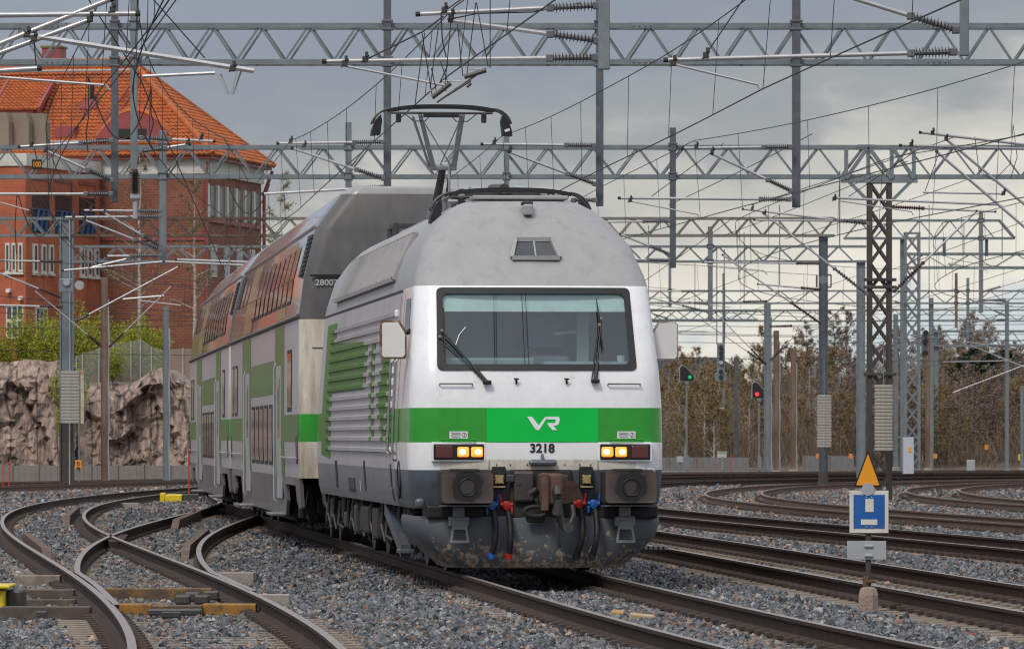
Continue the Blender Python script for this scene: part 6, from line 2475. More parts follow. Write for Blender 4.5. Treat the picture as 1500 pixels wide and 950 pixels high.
def SP(px, py, dy=0.0):
    v = P(px, py, Ys) - P(1272, 902, Ys)
    v.y = dy
    return v


m_ = MB()
prof = [(0.0, 0.105), (0.22, 0.10), (0.28, 0.085), (0.305, 0.05)]
vs = []
for z, r_ in prof:
    for k in range(8):
        a = k * math.pi / 4 + math.pi / 8
        vs.append((r_ * 1.05 * math.cos(a), r_ * 1.05 * math.sin(a), z))
fs = [(i * 8 + j, i * 8 + (j + 1) % 8, (i + 1) * 8 + (j + 1) % 8, (i + 1) * 8 + j) for i in range(3) for j in range(8)] + [tuple(range(24, 32))]
m_.add(vs, fs)
m_.build('stone_block', mk('pink_stone_block', (0.30, 0.22, 0.18), 0.85, var=0.25, scale=9, bump=0.6, dirt=(0.20, 0.17, 0.15), dirt_amt=0.4), sb)
m_ = MB()
m_.tube([SP(1272, 866), SP(1272, 700)], 0.030, 10)
m_.build('pole', M['brown_mast'], sb, smooth=50)
m_ = MB()
m_.bbox(SP(1268, 852), (0.05, 0.08, 0.12), 0.01)
m_.bbox(SP(1275, 851), (0.10, 0.10, 0.035), 0.012)
m_.build('pole_foot', M['rusty'], sb)
bp = MB().bbox(SP(1269, 805, -0.045), (0.40, 0.006, 0.19), 0.002).build('back_plate', M['plate_grey'], sb)
m_ = MB()
for py in (799, 813):
    m_.bbox(SP(1272, py, -0.02), (0.09, 0.10, 0.03), 0.01)
m_.build('pole_clamp', M['plate_grey'], sb)
bs = MB().bbox(SP(1272.5, 749, -0.05), (0.40, 0.012, 0.435), 0.004).build('sign_board', M['sign_white'], sb)
MB().box(SP(1272.5, 748.5, -0.060), (0.318, 0.006, 0.342)).build('blue_field', M['sign_blue'], bs)
for (px, py, w, h) in ((1273, 739.5, 0.085, 0.135), (1272.5, 764, 0.168, 0.056)):
    MB().box(SP(px, py, -0.066), (w, 0.005, h)).build('white_bar', M['sign_white'], bs)
m_ = MB()
for (px, py) in ((1268.5, 727.5), (1276.5, 727.5), (1268.5, 771), (1276.5, 771)):
    a = SP(px, py, -0.064)
    m_.tube([a, a + Vector((0, -0.008, 0))], 0.008, 6)
m_.build('bolts', M['plate_grey'], bs)
for (grow, y0, mat, nm) in ((1.0, -0.040, 'black', 'triangle_plate'), (0.84, -0.049, 'orange', 'triangle_field')):
    m_ = MB()
    top, l_, r_ = SP(1271, 658), SP(1250.5, 713), SP(1291, 713)
    c = (top + l_ + r_) / 3
    pts = []
    tri = [c + (q - c) * grow for q in (l_, r_, top)]
    for i in range(3):
        p0, p1, p2 = tri[i - 1], tri[i], tri[(i + 1) % 3]
        for t in (0.07, 0.02):
            pts.append(p1.lerp(p0, t))
        pts.append(p1.lerp(p2, 0.02))
        pts.append(p1.lerp(p2, 0.07))
    pts = [(q.x, q.z) for q in pts]
    m_.prism(pts, y0, y0 + 0.008, 'y')
    fix_normals(m_.build(nm, M[mat], sb))
m_ = MB()
m_.tube([SP(1271, 716, -0.07), SP(1271, 716, -0.05)], 0.065, 20)
m_.build('reflector', M['plate_grey'], sb)


# dwarf signals with three-cornered heads
def dwarf(label, px, ytop, ybot, ybase, light, lx, ly, wl=13):
    Y = F * (CAMH + 0.4) / (ybase - HY)
    s = F / Y
    base = P(px, ybase, Y)
    root = empty('signal', base, 0, label, 'signal', 'signals with three-cornered heads')
    q = lambda x, y, d=0.0: Vector(((x - px) / s, d, (ybase - y) / s))
    for grow, y0, mat, nm in ((1.12, 0.0, M['plate_grey'], 'backing'), (1.0, -0.06, M['black'], 'head')):
        m2 = MB()
        pts = [(-9, ybot - ytop), (11, ybot - ytop), (12, (ybot - ytop) * 0.72), (-1, 2), (-6, 0), (-9, 4)]
        cx, cy = 0, (ybot - ytop) / 2
        poly = [(((a - cx) * grow + cx - 1) / s, (ybase - (ytop + (b_ - cy) * grow + cy)) / s) for a, b_ in pts]
        m2.prism(poly, y0, y0 + 0.10, 'y')
        fix_normals(m2.build(nm, mat, root))
    a = q(lx, ly, -0.07)
    m2 = MB()
    m2.tube([a, a + Vector((0, -0.03, 0))], 2.6 / s, 12)
    m2.build('lamp', light, root)
    m2 = MB()
    m2.tube([(0, 0.05, 0), q(px, ybot, 0.05)], 0.06, 8)
    m2.bbox(q(px, ybot + 4, 0.0), (0.24, 0.1, 0.16), 0.02)
    m2.build('post', M['galv'], root)
    MB().bbox((0.03, 0.05, 0.45), (0.22, 0.22, 0.8), 0.02).build('cable_box', M['galv'], root)


dwarf('green-lit signal with a three-cornered head right of the locomotive', 1006, 535, 557, 690, M['signal_green'], 1010.5, 552)
dwarf('red-lit signal with a three-cornered head beside the pale mast', 1112, 559, 582, 690, M['signal_red'], 1109, 577)

# tall multi-lamp signal hung below the thin gantry
Yq = 225
base = P(1056, 560, Yq)
sg = empty('signal', base, 0, 'tall grey signal with six unlit lamps hanging against the sky', 'signal')
s = F / Yq
MB().bbox((0, 0, 29 / s), (11.5 / s, 0.08, 57 / s), 0.02).build('backing', M['galv'], sg)
MB().bbox((0, 0, 8 / s), (18 / s, 0.07, 14 / s), 0.04).build('wide_backing', M['galv'], sg)
for y in (51, 43, 35, 29, 16, 7.5):
    m_ = MB()
    m_.tube([(0, -0.04, y / s), (0, -0.16, y / s + 0.01)], 3.0 / s, 12)
    lm = m_.build('lamp_hood', M['black'] if y != 29 else M['plate_grey'], sg)
for x in (-6, 5):
    MB().tube([(x / s, 0.05, 56 / s), (x / s, 0.05, 195 / s)], 0.02, 5).build('hanger', M['galv_dark'], sg)

# second hanging signal by the rusty mast
Yq = 262
sg = empty('signal', P(1354, 520, Yq), 0, 'small dark signal hanging beside the rusty mast under the far gantry', 'signal')
s = F / Yq
MB().bbox((0, 0, 15 / s), (9 / s, 0.1, 30 / s), 0.02).build('backing', M['galv_dark'], sg)
for y in (33, 20, 3):
    m_ = MB()
    m_.tube([(0.05, -0.05, y / s), (0.05, -0.2, y / s)], 4 / s, 12)
    m_.build('lamp_hood', M['black'], sg)

# cabinet at the pale lattice mast
Yc = F * (CAMH + 0.4) / (706 - HY)
s = F / Yc
cb = empty('cabinet', P(1330.5, 706, Yc), 0, 'tall light grey trackside cabinet with an orange tag', 'cabinet')
MB().bbox((0, 0, 34 / s), (15.5 / s, 0.4, 63 / s), 0.02).build('box', mk('cabinet_grey', (0.45, 0.47, 0.52), 0.45, var=0.06), cb)
MB().bbox((1.8 / s, -0.21, 48 / s), (4 / s, 0.02, 8 / s), 0.004).build('tag', M['orange'], cb)
MB().bbox((0, 0, 0.04), (24 / s, 0.6, 0.2), 0.03).build('plinth', M['concrete'], cb)
m_ = MB()
for y in (66, 22):
    m_.box((0, 0.25, y / s), (28 / s, 0.05, 0.05))
m_.build('bracket', M['galv'], cb)

# small white box and post right of the green signal
def small_box(label, px, ytop, ybase, w, mat, cat='box', post=None, grp=None):
    Y = F * (CAMH + 0.4) / (ybase - HY)
    s = F / Y
    o = empty('trackside_box', P(px, ybase, Y), 0, label, cat, grp)
    h = (ybase - ytop) / s
    if post:
        MB().tube([(0, 0, 0), (0, 0, h)], 0.04, 6).build('post', M['galv'], o)
        MB().bbox((0, -0.05, h - post / s / 2), (w / s, 0.12, post / s), 0.02).build('box', mat, o)
    else:
        MB().bbox((0, 0, h / 2), (w / s, 0.3, h), 0.02).build('box', mat, o)
        MB().bbox((0, -0.02, h + 0.02), (w / s * 1.08, 0.36, 0.05), 0.01).build('lid', mat, o)
    return o


cream_box = mk('cream_box', (0.5, 0.5, 0.44), 0.6)
small_box('cream cabinet on the ground between the two lit signals', 1057.5, 662, 688, 14, cream_box, 'cabinet')
small_box('tall narrow grey box on the fence line behind the signals', 1044.5, 638, 682, 5, M['galv'], 'cabinet')
small_box('small box on a short post by the tracks right of the buffers', 996, 668, 700, 10, M['plate_grey'], post=9)
small_box('small box on a short post in the far right yard', 1422, 673, 703, 12, M['plate_grey'], post=16)
small_box('cream and orange box beside the rusty far mast', 1372, 665, 680, 14, cream_box)
small_box('bright yellow round-topped marker box at the far right', 1495, 665, 688, 8, M['yellow'], post=9)
small_box('low yellow box by the foot of the lattice mast', 1313, 694, 698, 12, M['yellow'])
# red snow-stake rods
for (px, yt, yb, lab) in ((277, 657, 738, 'thin red marker rod in front of the far coach end'), (4, 682, 728, 'leaning red marker rods at the left edge by the far track'), (12, 676, 728, 'leaning red marker rods at the left edge by the far track'),
                          (1023, 668, 691, 'short red marker rod right of the green-lit signal'), (1071, 664, 698, 'red marker rod in front of the cream cabinet'), (1047, 672, 690, 'red marker rod beside the narrow grey box')):
    Y = F * (CAMH + 0.35) / (yb - HY)
    s = F / Y
    lean = random.uniform(-3, 3) / s
    o = MB().tube([(0, 0, 0), (lean, 0, (yb - yt) / s)], 0.022, 6).build('marker_rod', M['red_stick'], None, loc=P(px, yb, Y))
    tag(o, lab, 'marker rod', 'red marker rods')
# orange plate with the letter B
Y = 206.0
s = F / Y
bt = empty('letter_sign', P(116, 718, Y), 0, 'orange plate with letter B on a slim post before the rock', 'sign')
MB().tube([(0, 0, 0), (0, 0, 151 / s)], 0.04, 6).build('post', M['galv'], bt)
MB().bbox((-1 / s, -0.08, 38 / s), (9 / s, 0.03, 13 / s), 0.02).build('plate', M['orange'], bt)
text_part('letter', 'B', 9 / s, M['digit'], bt, (-1 / s, -0.10, 39.5 / s), bold=0.002)
MB().box((-1 / s, -0.10, 33.3 / s), (5 / s, 0.01, 0.06)).build('bar', M['digit'], bt)
MB().bbox((1 / s, -0.05, 152 / s), (6 / s, 0.12, 4 / s), 0.02).build('cap', M['paper'], bt)
# small lamps on posts far right
for (px, yt, yb, lab) in ((1060, 598, 684, 'slim street lamp before the birches between the signals'), (1147, 634, 684, 'slim street lamp left of the third rusty mast'), (1173, 632, 684, 'slim street lamp right of the third rusty mast'),
                          (1178, 660, 684, 'low lamp'), (1480, 648, 684, 'low street lamp near the right edge')):
    if lab == 'low lamp':
        continue
    Y = F * (CAMH + 0.4) / (yb - HY)
    s = F / Y
    o = empty('street_lamp', P(px, yb, Y), 0, lab, 'street lamp', 'far street lamps')
    MB().tube([(0, 0, 0), (0, 0, (yb - yt) / s)], [0.07, 0.05], 6).build('post', M['galv'], o)
    m_ = MB()
    m_.bbox((-0.12, 0, (yb - yt) / s), (10 / s, 0.25, 0.12), 0.03)
    m_.build('lamp_head', M['paper'], o)
# small orange boxes hung on masts in the yard
for i, (px, py) in enumerate(((1198, 668), (1246, 668), (1445, 655), (1370, 668))):
    Y = 300
    o = tag(MB().bbox((0, 0, 0), (0.2, 0.12, 0.26), 0.02).build('tag_plate', M['orange_pole'], None, loc=P(px, py, Y)), 'small orange plate among the far right masts', 'plate', 'small orange plates in the far yard')
# red scrap and wooden offcuts on the ballast
def litter(label, px, py, d, mat, rz=0.2, cat='scrap'):
    p = g(px, py, -0.19)
    o = MB().bbox((0, 0, 0), d, min(d) * 0.15).build('scrap', mat, None, loc=(p.x, p.y, -0.185))
    o.rotation_euler = (0.15, 0.1, rz)
    return tag(o, label, cat)


litter('bright red scrap on the ballast in the centre foreground', 490, 887, (0.09, 0.06, 0.03), M['red_stick'])
litter('red scrap on the ballast at the lower right', 1420, 929, (0.08, 0.06, 0.03), M['red_stick'], 0.5)
wood = mk('sawn_wood', (0.42, 0.32, 0.19), 0.8, var=0.15)
litter('pale wooden block between the rails in the lower foreground', 940, 906, (0.24, 0.10, 0.09), wood, 0.1, 'wood block')
litter('orange tipped wooden block beside the rail in the lower foreground', 905, 900, (0.13, 0.12, 0.08), mk('orange_wood', (0.42, 0.24, 0.09), 0.8, var=0.3), -0.2, 'wood block')
litter('yellowish chip on the ballast in the centre foreground', 470, 896, (0.10, 0.06, 0.025), wood, 0.8)
# ------------------------------------------------------------------ rock, buildings, woods
rock_m, nt, b = nodes_of('cut_rock')
N, L = nt.nodes, nt.links
tc = N.new('ShaderNodeTexCoord')
mp = N.new('ShaderNodeMapping')
mp.inputs['Scale'].default_value = (4.2, 1.6, 0.42)
mp.inputs['Rotation'].default_value = (0, R(14), 0)
L.new(tc.outputs['Object'], mp.inputs[0])
n1 = N.new('ShaderNodeTexNoise')
n1.inputs['Scale'].default_value = 1.5
n1.inputs['Detail'].default_value = 12
n1.inputs['Roughness'].default_value = 0.74
L.new(mp.outputs[0], n1.inputs['Vector'])
rp = N.new('ShaderNodeValToRGB')
rp.color_ramp.elements[0].position = 0.34
rp.color_ramp.elements[0].color = (0.09, 0.07, 0.063, 1)
rp.color_ramp.elements[1].position = 0.68
rp.color_ramp.elements[1].color = (0.50, 0.36, 0.295, 1)
e = rp.color_ramp.elements.new(0.5)
e.color = (0.285, 0.208, 0.172, 1)
L.new(n1.outputs[0], rp.inputs[0])
vo_ = N.new('ShaderNodeTexVoronoi')
vo_.feature = 'DISTANCE_TO_EDGE'
vo_.inputs['Scale'].default_value = 0.55
n4 = N.new('ShaderNodeTexNoise')
n4.inputs['Scale'].default_value = 2.0
L.new(mp.outputs[0], n4.inputs['Vector'])
mx4 = N.new('ShaderNodeMixRGB')
mx4.inputs['Fac'].default_value = 0.35
L.new(mp.outputs[0], mx4.inputs[1])
L.new(n4.outputs['Color'], mx4.inputs[2])
L.new(mx4.outputs[0], vo_.inputs['Vector'])
rv = N.new('ShaderNodeValToRGB')
rv.color_ramp.elements[0].position = 0.0
rv.color_ramp.elements[0].color = (0.22, 0.20, 0.19, 1)
rv.color_ramp.elements[1].position = 0.07
rv.color_ramp.elements[1].color = (1, 1, 1, 1)
L.new(vo_.outputs['Distance'], rv.inputs[0])
mu4 = N.new('ShaderNodeMixRGB')
mu4.blend_type = 'MULTIPLY'
mu4.inputs['Fac'].default_value = 1.0
L.new(rp.outputs[0], mu4.inputs[1])
L.new(rv.outputs[0], mu4.inputs[2])
L.new(mu4.outputs[0], b.inputs['Base Color'])
b.inputs['Roughness'].default_value = 0.85
bp_ = N.new('ShaderNodeBump')
bp_.inputs['Strength'].default_value = 0.35
bp_.inputs['Distance'].default_value = 0.10
L.new(n1.outputs[0], bp_.inputs['Height'])
L.new(bp_.outputs[0], b.inputs['Normal'])
M['rock'] = rock_m
M['hill_grass'] = mk('rough_grass', (0.10, 0.12, 0.035), 0.95, var=0.4, scale=1.0, bump=0.5, bscale=4, dirt=(0.14, 0.11, 0.06), dirt_amt=0.5, dirt_scale=0.5)


def rock_face(name, x0, x1, topf, Y0, label, seed):
    """blasted rock: tilted slabs broken along steep joints, flat-faced"""
    rs = np.random.RandomState(int(seed * 10))
    nx = int((x1 - x0) / 0.17)
    nv = 30
    # slab planes: each cell of a sheared grid has its own tilt and depth
    def slab(x, z, fx, fz, sh, k):
        u, v = x * fx + z * sh, z * fz - x * 0.18
        u += 0.30 * mnoise.noise(Vector((x * 0.9, z * 0.7, k)))
        v += 0.30 * mnoise.noise(Vector((x * 0.8, z * 0.9, k + 9)))
        iu, iv = math.floor(u), math.floor(v)
        h = mnoise.cell(Vector((iu + 0.5, iv + 0.5, k + seed)))
        tx = mnoise.cell(Vector((iu + 0.5, iv + 0.5, k + seed + 31))) - 0.5
        tz = mnoise.cell(Vector((iu + 0.5, iv + 0.5, k + seed + 57))) - 0.5
        return h + (u - iu - 0.5) * tx * 1.3 + (v - iv - 0.5) * tz * 1.3
    vs = []
    for i in range(nx + 1):
        x = x0 + (x1 - x0) * i / nx
        H = topf(x)
        for j in range(nv + 1):
            v = j / nv
            z = -0.5 + (H + 0.5) * v
            lean = 1.5 * v + 1.1 * max(0, v - 0.84) / 0.16
            d = 0.42 * slab(x, z, 0.40, 0.12, 0.22, 1) + 0.22 * slab(x, z, 1.25, 0.20, 0.45, 2) + 0.13 * slab(x, z, 2.8, 0.45, 1.1, 3)
            d += 0.30 * mnoise.noise(Vector((x * 0.30, z * 0.25, seed)))
            y = Y0 + 0.5 + lean - d
            vs.append((x + rs.uniform(-0.05, 0.05), y, z + rs.uniform(-0.04, 0.04)))
    W = nv + 1
    fs = []
    for i in range(nx):
        for j in range(nv):
            a, b2, c, d2 = i * W + j, (i + 1) * W + j, (i + 1) * W + j + 1, i * W + j + 1
            if (i + j) % 2:
                fs += [(a, b2, c), (a, c, d2)]
            else:
                fs += [(a, b2, d2), (b2, c, d2)]
    mb = MB().add(vs, fs)
    base = len(mb.v)
    back = []
    for i in range(nx + 1):
        x, y, z = vs[i * W + nv]
        back.append((x, y + 2.0, z + 0.25 * mnoise.noise(Vector((x * .8, 2, seed)))))
        back.append((x, Y0 + 12, max(z, 3.2)))
    mb.v.extend(back)
    for i in range(nx):
        mb.f.append((i * W + nv, (i + 1) * W + nv, base + (i + 1) * 2, base + i * 2))
        mb.f.append((base + i * 2, base + (i + 1) * 2, base + (i + 1) * 2 + 1, base + i * 2 + 1))
        mb.m.extend([0, 0])
    o = mb.build(name, M['rock'])
    return tag(o, label, 'rock')


s22 = F / 222


def top_left(x):
    px = HX + x * s22
    t = 4.55 + 0.25 * mnoise.noise(Vector((x * 0.7, 0, 1)))
    if px > 80:
        t -= min(2.4, (px - 80) * 0.10)
    return t


def top_right(x):
    px = HX + x * s22
    t = 3.6 + 0.55 * math.exp(-((px - 222) / 40.0)**2) + 0.3 * mnoise.noise(Vector((x * 0.9, 0, 4)))
    if px < 118:
        t -= min(1.5, (118 - px) * 0.06)
    return t


rock_face('rock_face', -50, (108 - HX) / s22, top_left, 222, 'high pinkish grey rock face at the left edge under the bushes', 1.0)
rock_face('rock_face', (96 - HX) / s22, -5, top_right, 222.6, 'lower pinkish rock face between the left mast and the coach', 8.0)
# hill behind the rock
mb = MB()
xs, ys = np.linspace(-70, -2, 40), np.linspace(229, 330, 40)
mb.add([(x, y, 3.3 + 0.018 * (y - 229) + 0.5 * mnoise.noise(Vector((x * .15, y * .15, 0))) - max(0, (x + 12) * 0.35)) for y in ys for x in xs],
       [(j * 40 + i, j * 40 + i + 1, (j + 1) * 40 + i + 1, (j + 1) * 40 + i) for j in range(39) for i in range(39)])
tag(mb.build('hill', M['hill_grass'], smooth=60), kind='structure')


# grey board fence at the foot of the rock, and another far right
def board_fence(label, x0, x1, Y, z0, z1, pan, mat):
    root = empty('fence', ((x0 + x1) / 2, Y, z0), 0, label, 'fence')
    k = int((x1 - x0) / pan)
    m_ = MB()
    nb = 4
    for q in range(nb):
        w = pan * 0.94 / nb
        m_.box((-pan * 0.47 + w * (q + 0.5), 0.02 * (q % 2), (z1 - z0) / 2), (w * 0.96, 0.03, z1 - z0))
    m_.box((0, 0.05, (z1 - z0) * 0.8), (pan * 0.96, 0.04, 0.06))
    pm_ = m_.mesh('panel', mat)
    po = MB().box((0, 0, (z1 - z0) * 0.53), (0.07, 0.10, (z1 - z0) * 1.08)).mesh('post', mat)
    for i in range(k):
        x = x0 + pan * (i + 0.5) - (x0 + x1) / 2
        inst('panel', pm_, root, (x, 0, 0))
        inst('post', po, root, (x - pan / 2, -0.04, 0))
    return root


fence_m = mk('grey_fence_boards', (0.21, 0.185, 0.17), 0.8, var=0.2, scale=3, dirt=(0.18, 0.15, 0.13), dirt_amt=0.4)
board_fence('low grey board fence along the foot of the rock', -46, -9, 216, -0.35, 0.50, 1.0, fence_m)
fence_g = mk('far_fence_grey', (0.17, 0.17, 0.175), 0.8, var=0.2, scale=1)
board_fence('grey fence at the foot of the far wood right of the locomotive', 6, 14.6, 335, -0.4, 0.35, 1.6, fence_g)
board_fence('low concrete wall between the masts in the far yard', 17, 20, 332, -0.4, 0.45, 1.5, fence_g)

# wire-mesh screens on top of the rock
net = bpy.data.materials.new('wire_netting')
net.use_nodes = True
nt = net.node_tree
nt.nodes.clear()
o_ = nt.nodes.new('ShaderNodeOutputMaterial')
mxs = nt.nodes.new('ShaderNodeMixShader')
mxs.inputs[0].default_value = 0.38
tr = nt.nodes.new('ShaderNodeBsdfTransparent')
df = nt.nodes.new('ShaderNodeBsdfDiffuse')
df.inputs[0].default_value = (0.36, 0.37, 0.33, 1)
nt.links.new(tr.outputs[0], mxs.inputs[1])
nt.links.new(df.outputs[0], mxs.inputs[2])
nt.links.new(mxs.outputs[0], o_.inputs[0])
nf_ = empty('mesh_screen', P(200, 560, 226), 0, 'pale wire mesh screens on posts along the top of the rock', 'screen')
b0 = P(200, 560, 226)
tops = [(112, 522), (121, 518), (145, 510), (166, 503), (192, 500), (206, 496), (222, 508), (240, 512), (268, 510), (292, 512)]
for (xa, ya), (xb, yb) in zip(tops, tops[1:]):
    m_ = MB()
    a, b2, c, d = P(xa, ya, 226) - b0, P(xb, yb, 226) - b0, P(xb, 566, 226) - b0, P(xa, 566, 226) - b0
    m_.add([a, b2, c, d], [(0, 1, 2, 3)])
    m_.build('netting', net, nf_)
    m_ = MB()
    m_.beam(a + Vector((0, -.05, 0.02)), d + Vector((0, -.05, 0)), 0.05)
    m_.build('post', M['plate_grey'], nf_)


# ---- foliage
def leaf_mat(name, cols, rough=0.7, trans=0.35):
    m, nt, b = nodes_of(name)
    N, L = nt.nodes, nt.links
    gi_ = N.new('ShaderNodeNewGeometry')
    rp = N.new('ShaderNodeValToRGB')
    rp.color_ramp.elements[0].color = (*cols[0], 1)
    rp.color_ramp.elements[1].color = (*cols[-1], 1)
    for i, c in enumerate(cols[1:-1]):
        e = rp.color_ramp.elements.new((i + 1) / (len(cols) - 1))
        e.color = (*c, 1)
    L.new(gi_.outputs['Random Per Island'], rp.inputs[0])
    L.new(rp.outputs[0], b.inputs['Base Color'])
    b.inputs['Roughness'].default_value = rough
    setin(b, 'Specular IOR Level', 0.2)
    return m


M['leaf_spring'] = leaf_mat('spring_leaves', [(0.20, 0.23, 0.02), (0.27, 0.30, 0.03), (0.23, 0.26, 0.03), (0.33, 0.34, 0.05)])
M['leaf_birch'] = leaf_mat('birch_buds', [(0.20, 0.19, 0.06), (0.28, 0.27, 0.09), (0.16, 0.13, 0.06)])
M['twig_brown'] = leaf_mat('brown_twigs', [(0.13, 0.095, 0.07), (0.18, 0.13, 0.09), (0.20, 0.155, 0.115), (0.11, 0.085, 0.07)])  # twig and bud tones lightened to stand in for haze over the wood
M['bud_brown'] = leaf_mat('brown_buds', [(0.22, 0.14, 0.055), (0.26, 0.17, 0.06), (0.17, 0.12, 0.06), (0.22, 0.175, 0.07)])
M['bud_grey'] = leaf_mat('grey_twig_ends', [(0.21, 0.155, 0.125), (0.25, 0.185, 0.15), (0.17, 0.13, 0.11)])
M['bud_olive'] = leaf_mat('olive_buds', [(0.23, 0.17, 0.085), (0.27, 0.20, 0.10), (0.18, 0.135, 0.08)])
M['needle'] = leaf_mat('pine_needles', [(0.03, 0.042, 0.028), (0.045, 0.06, 0.035), (0.055, 0.068, 0.045)])
M['birch_bark'] = mk('birch_bark', (0.42, 0.39, 0.36), 0.8, var=0.3, scale=3, dirt=(0.10, 0.08, 0.07), dirt_amt=0.45, dirt_scale=4, stretch=(1, 1, 2.5))
M['dark_bark'] = mk('dark_bark', (0.09, 0.07, 0.055), 0.9, var=0.3, scale=6)
M['pine_bark'] = mk('pine_bark', (0.17, 0.09, 0.05), 0.9, var=0.3, scale=4)


def leaf_quads(pts, size, rs, flat=1.0):
    n = len(pts)
    a = rs.normal(size=(n, 3))
    a /= np.linalg.norm(a, axis=1)[:, None]
    c = rs.normal(size=(n, 3))
    c -= a * np.sum(a * c, axis=1)[:, None]
    c /= np.linalg.norm(c, axis=1)[:, None]
    s = size * rs.uniform(0.6, 1.4, (n, 1))
    v = np.stack([pts - a * s, pts + c * s * 0.55, pts + a * s, pts - c * s * 0.55], 1).reshape(-1, 3)
    f = np.arange(n * 4).reshape(-1, 4)
    return v, f


def np_mesh(name, v, f, mat):
    me = bpy.data.meshes.new(name)
    me.from_pydata(v.tolist(), [], f.tolist())
    me.materials.append(mat)
    return me


def make_tree(seed, H, spread, bark, leaf, leaf_n, leaf_s, trunk_r=0.11, clear=0.3, twigs=True, up=0.5, conifer=False):
    """returns trunk mesh (with limbs) and crown mesh (twigs and leaves)"""
    rs = np.random.RandomState(seed)
    tm = MB()
    nodes = []
    k = 9
    path = [Vector((0, 0, -0.3))]
    for i in range(1, k + 1):
        path.append(Vector((rs.normal() * 0.05 * H * 0.12 * i / k, rs.normal() * 0.05 * H * 0.12 * i / k, H * i / k)))
    tm.tube(path, [trunk_r * (1 - 0.93 * i / k) for i in range(k + 1)], 7)
    ends = []
    nl = 22 if not conifer else 26
    for i in range(nl):
        t = clear + (0.98 - clear) * (i / nl) + rs.uniform(-.02, .02)
        ip = min(k - 1, int(t * k))
        p = path[ip].lerp(path[ip + 1], t * k - ip)
        ang = rs.uniform(0, 6.283)
        ln = spread * H * (1.05 - t) ** 0.7 * rs.uniform(0.6, 1.1) if not conifer else spread * H * (1.05 - t) ** 0.6 * rs.uniform(0.5, 1.2)
        d = Vector((math.cos(ang), math.sin(ang), up * rs.uniform(0.6, 1.4) if not conifer else rs.uniform(-0.1, 0.4)))
        q1 = p + d * ln * 0.5
        q2 = p + d * ln + Vector((0, 0, 0.12 * ln if conifer else 0.05 * ln))
        r0 = trunk_r * 0.38 * (1 - t * 0.7)
        tm.tube([p, q1, q2], [r0, r0 * 0.6, r0 * 0.2], 5)
        ends.append((p, q1, q2, ln))
        for j in range(3):
            b0_ = q1.lerp(q2, rs.uniform(-0.5, 0.9))
            dd = Vector(rs.normal(size=3)) * 0.5 + d + Vector((0, 0, 0.2))
            dd.normalize()
            b1_ = b0_ + dd * ln * rs.uniform(0.25, 0.5)
            tm.tube([b0_, b1_], [r0 * 0.45, r0 * 0.12], 4)
            ends.append((b0_, b0_.lerp(b1_, 0.5), b1_, ln * 0.4))
    tme = tm.mesh('trunk', bark)
    V, Fc, Mi = [], [], []
    if twigs:
        vs, fs = [], []
        for (p, q1, q2, ln) in ends:
            for j in range(16):
                b0_ = q1.lerp(q2, rs.uniform(-0.7, 1.0))
                dd = Vector(rs.normal(size=3)) + (q2 - q1).normalized() * 0.9 + Vector((0, 0, 0.3))
                dd.normalize()
                L_ = rs.uniform(0.2, 0.6) * max(0.5, ln * 0.6)
                b1_ = b0_ + dd * L_
                sd_v = dd.cross(Vector(rs.normal(size=3))).normalized() * 0.013
                o = len(vs)
                vs += [b0_ - sd_v, b0_ + sd_v, b1_]
                fs.append((o, o + 1, o + 2))
        V.append(np.array([tuple(v) for v in vs]))
        Fc += fs
        Mi += [1] * len(fs)
    # leaves around the limb ends
    pick = rs.randint(0, len(ends), leaf_n)
    pts = np.empty((leaf_n, 3))
    for i, e_ in enumerate(pick):
        p, q1, q2, ln = ends[e_]
        c = q1.lerp(q2, rs.uniform(-0.3, 1.15))
        pts[i] = np.array(c) + rs.normal(size=3) * (0.20 * ln + 0.06) * (np.array([1, 1, 0.35]) if conifer else 1)
    lv, lf = leaf_quads(pts, leaf_s, rs)
    off = sum(len(v) for v in V)
    V.append(lv)
    Fc += [tuple(int(q) + off for q in f) for f in lf]
    Mi += [0] * len(lf)
    cme = bpy.data.meshes.new('crown')
    cme.from_pydata(np.concatenate(V).tolist(), [], Fc)
    cme.materials.append(leaf)
    cme.materials.append(M['twig_brown'])
    cme.polygons.foreach_set('material_index', Mi)
    return tme, cme


def plant_tree(name, label, cat, loc, meshes, rz=0.0, sc=(1, 1, 1), group=None):
    r = empty(name, loc, rz, label, cat, group)
    r.scale = sc
    inst('trunk', meshes[0], r)
    inst('crown', meshes[1], r)
    return r


def make_bush(seed, R_, H, n, ls, leaf):
    rs = np.random.RandomState(seed)
    tm = MB()
    lobes = []
    for i in range(9):
        a = rs.uniform(0, 6.283)
        d = R_ * rs.uniform(0.1, 0.75)
        top = Vector((d * math.cos(a), d * math.sin(a), H * rs.uniform(0.45, 0.85)))
        tm.tube([(0, 0, 0), top * 0.5 + Vector((0, 0, 0.1)), top], [0.05, 0.03, 0.012], 5)
        lobes.append((top, R_ * rs.uniform(0.3, 0.5), H * rs.uniform(0.2, 0.36)))
        lobes.append((top * 0.55, R_ * rs.uniform(0.25, 0.5), H * rs.uniform(0.2, 0.3)))
    pts = np.empty((n, 3))
    for i in range(n):
        c, rr, hh = lobes[rs.randint(len(lobes))]
        u = rs.normal(size=3)
        u /= np.linalg.norm(u)
        u *= rs.uniform(0.35, 1.08) ** 0.5
        pts[i] = (c.x + u[0] * rr, c.y + u[1] * rr, max(0.02, c.z + u[2] * hh))
    v, f = leaf_quads(pts, ls, rs)
    return tm.mesh('stem', M['dark_bark']), np_mesh('foliage', v, f, leaf)


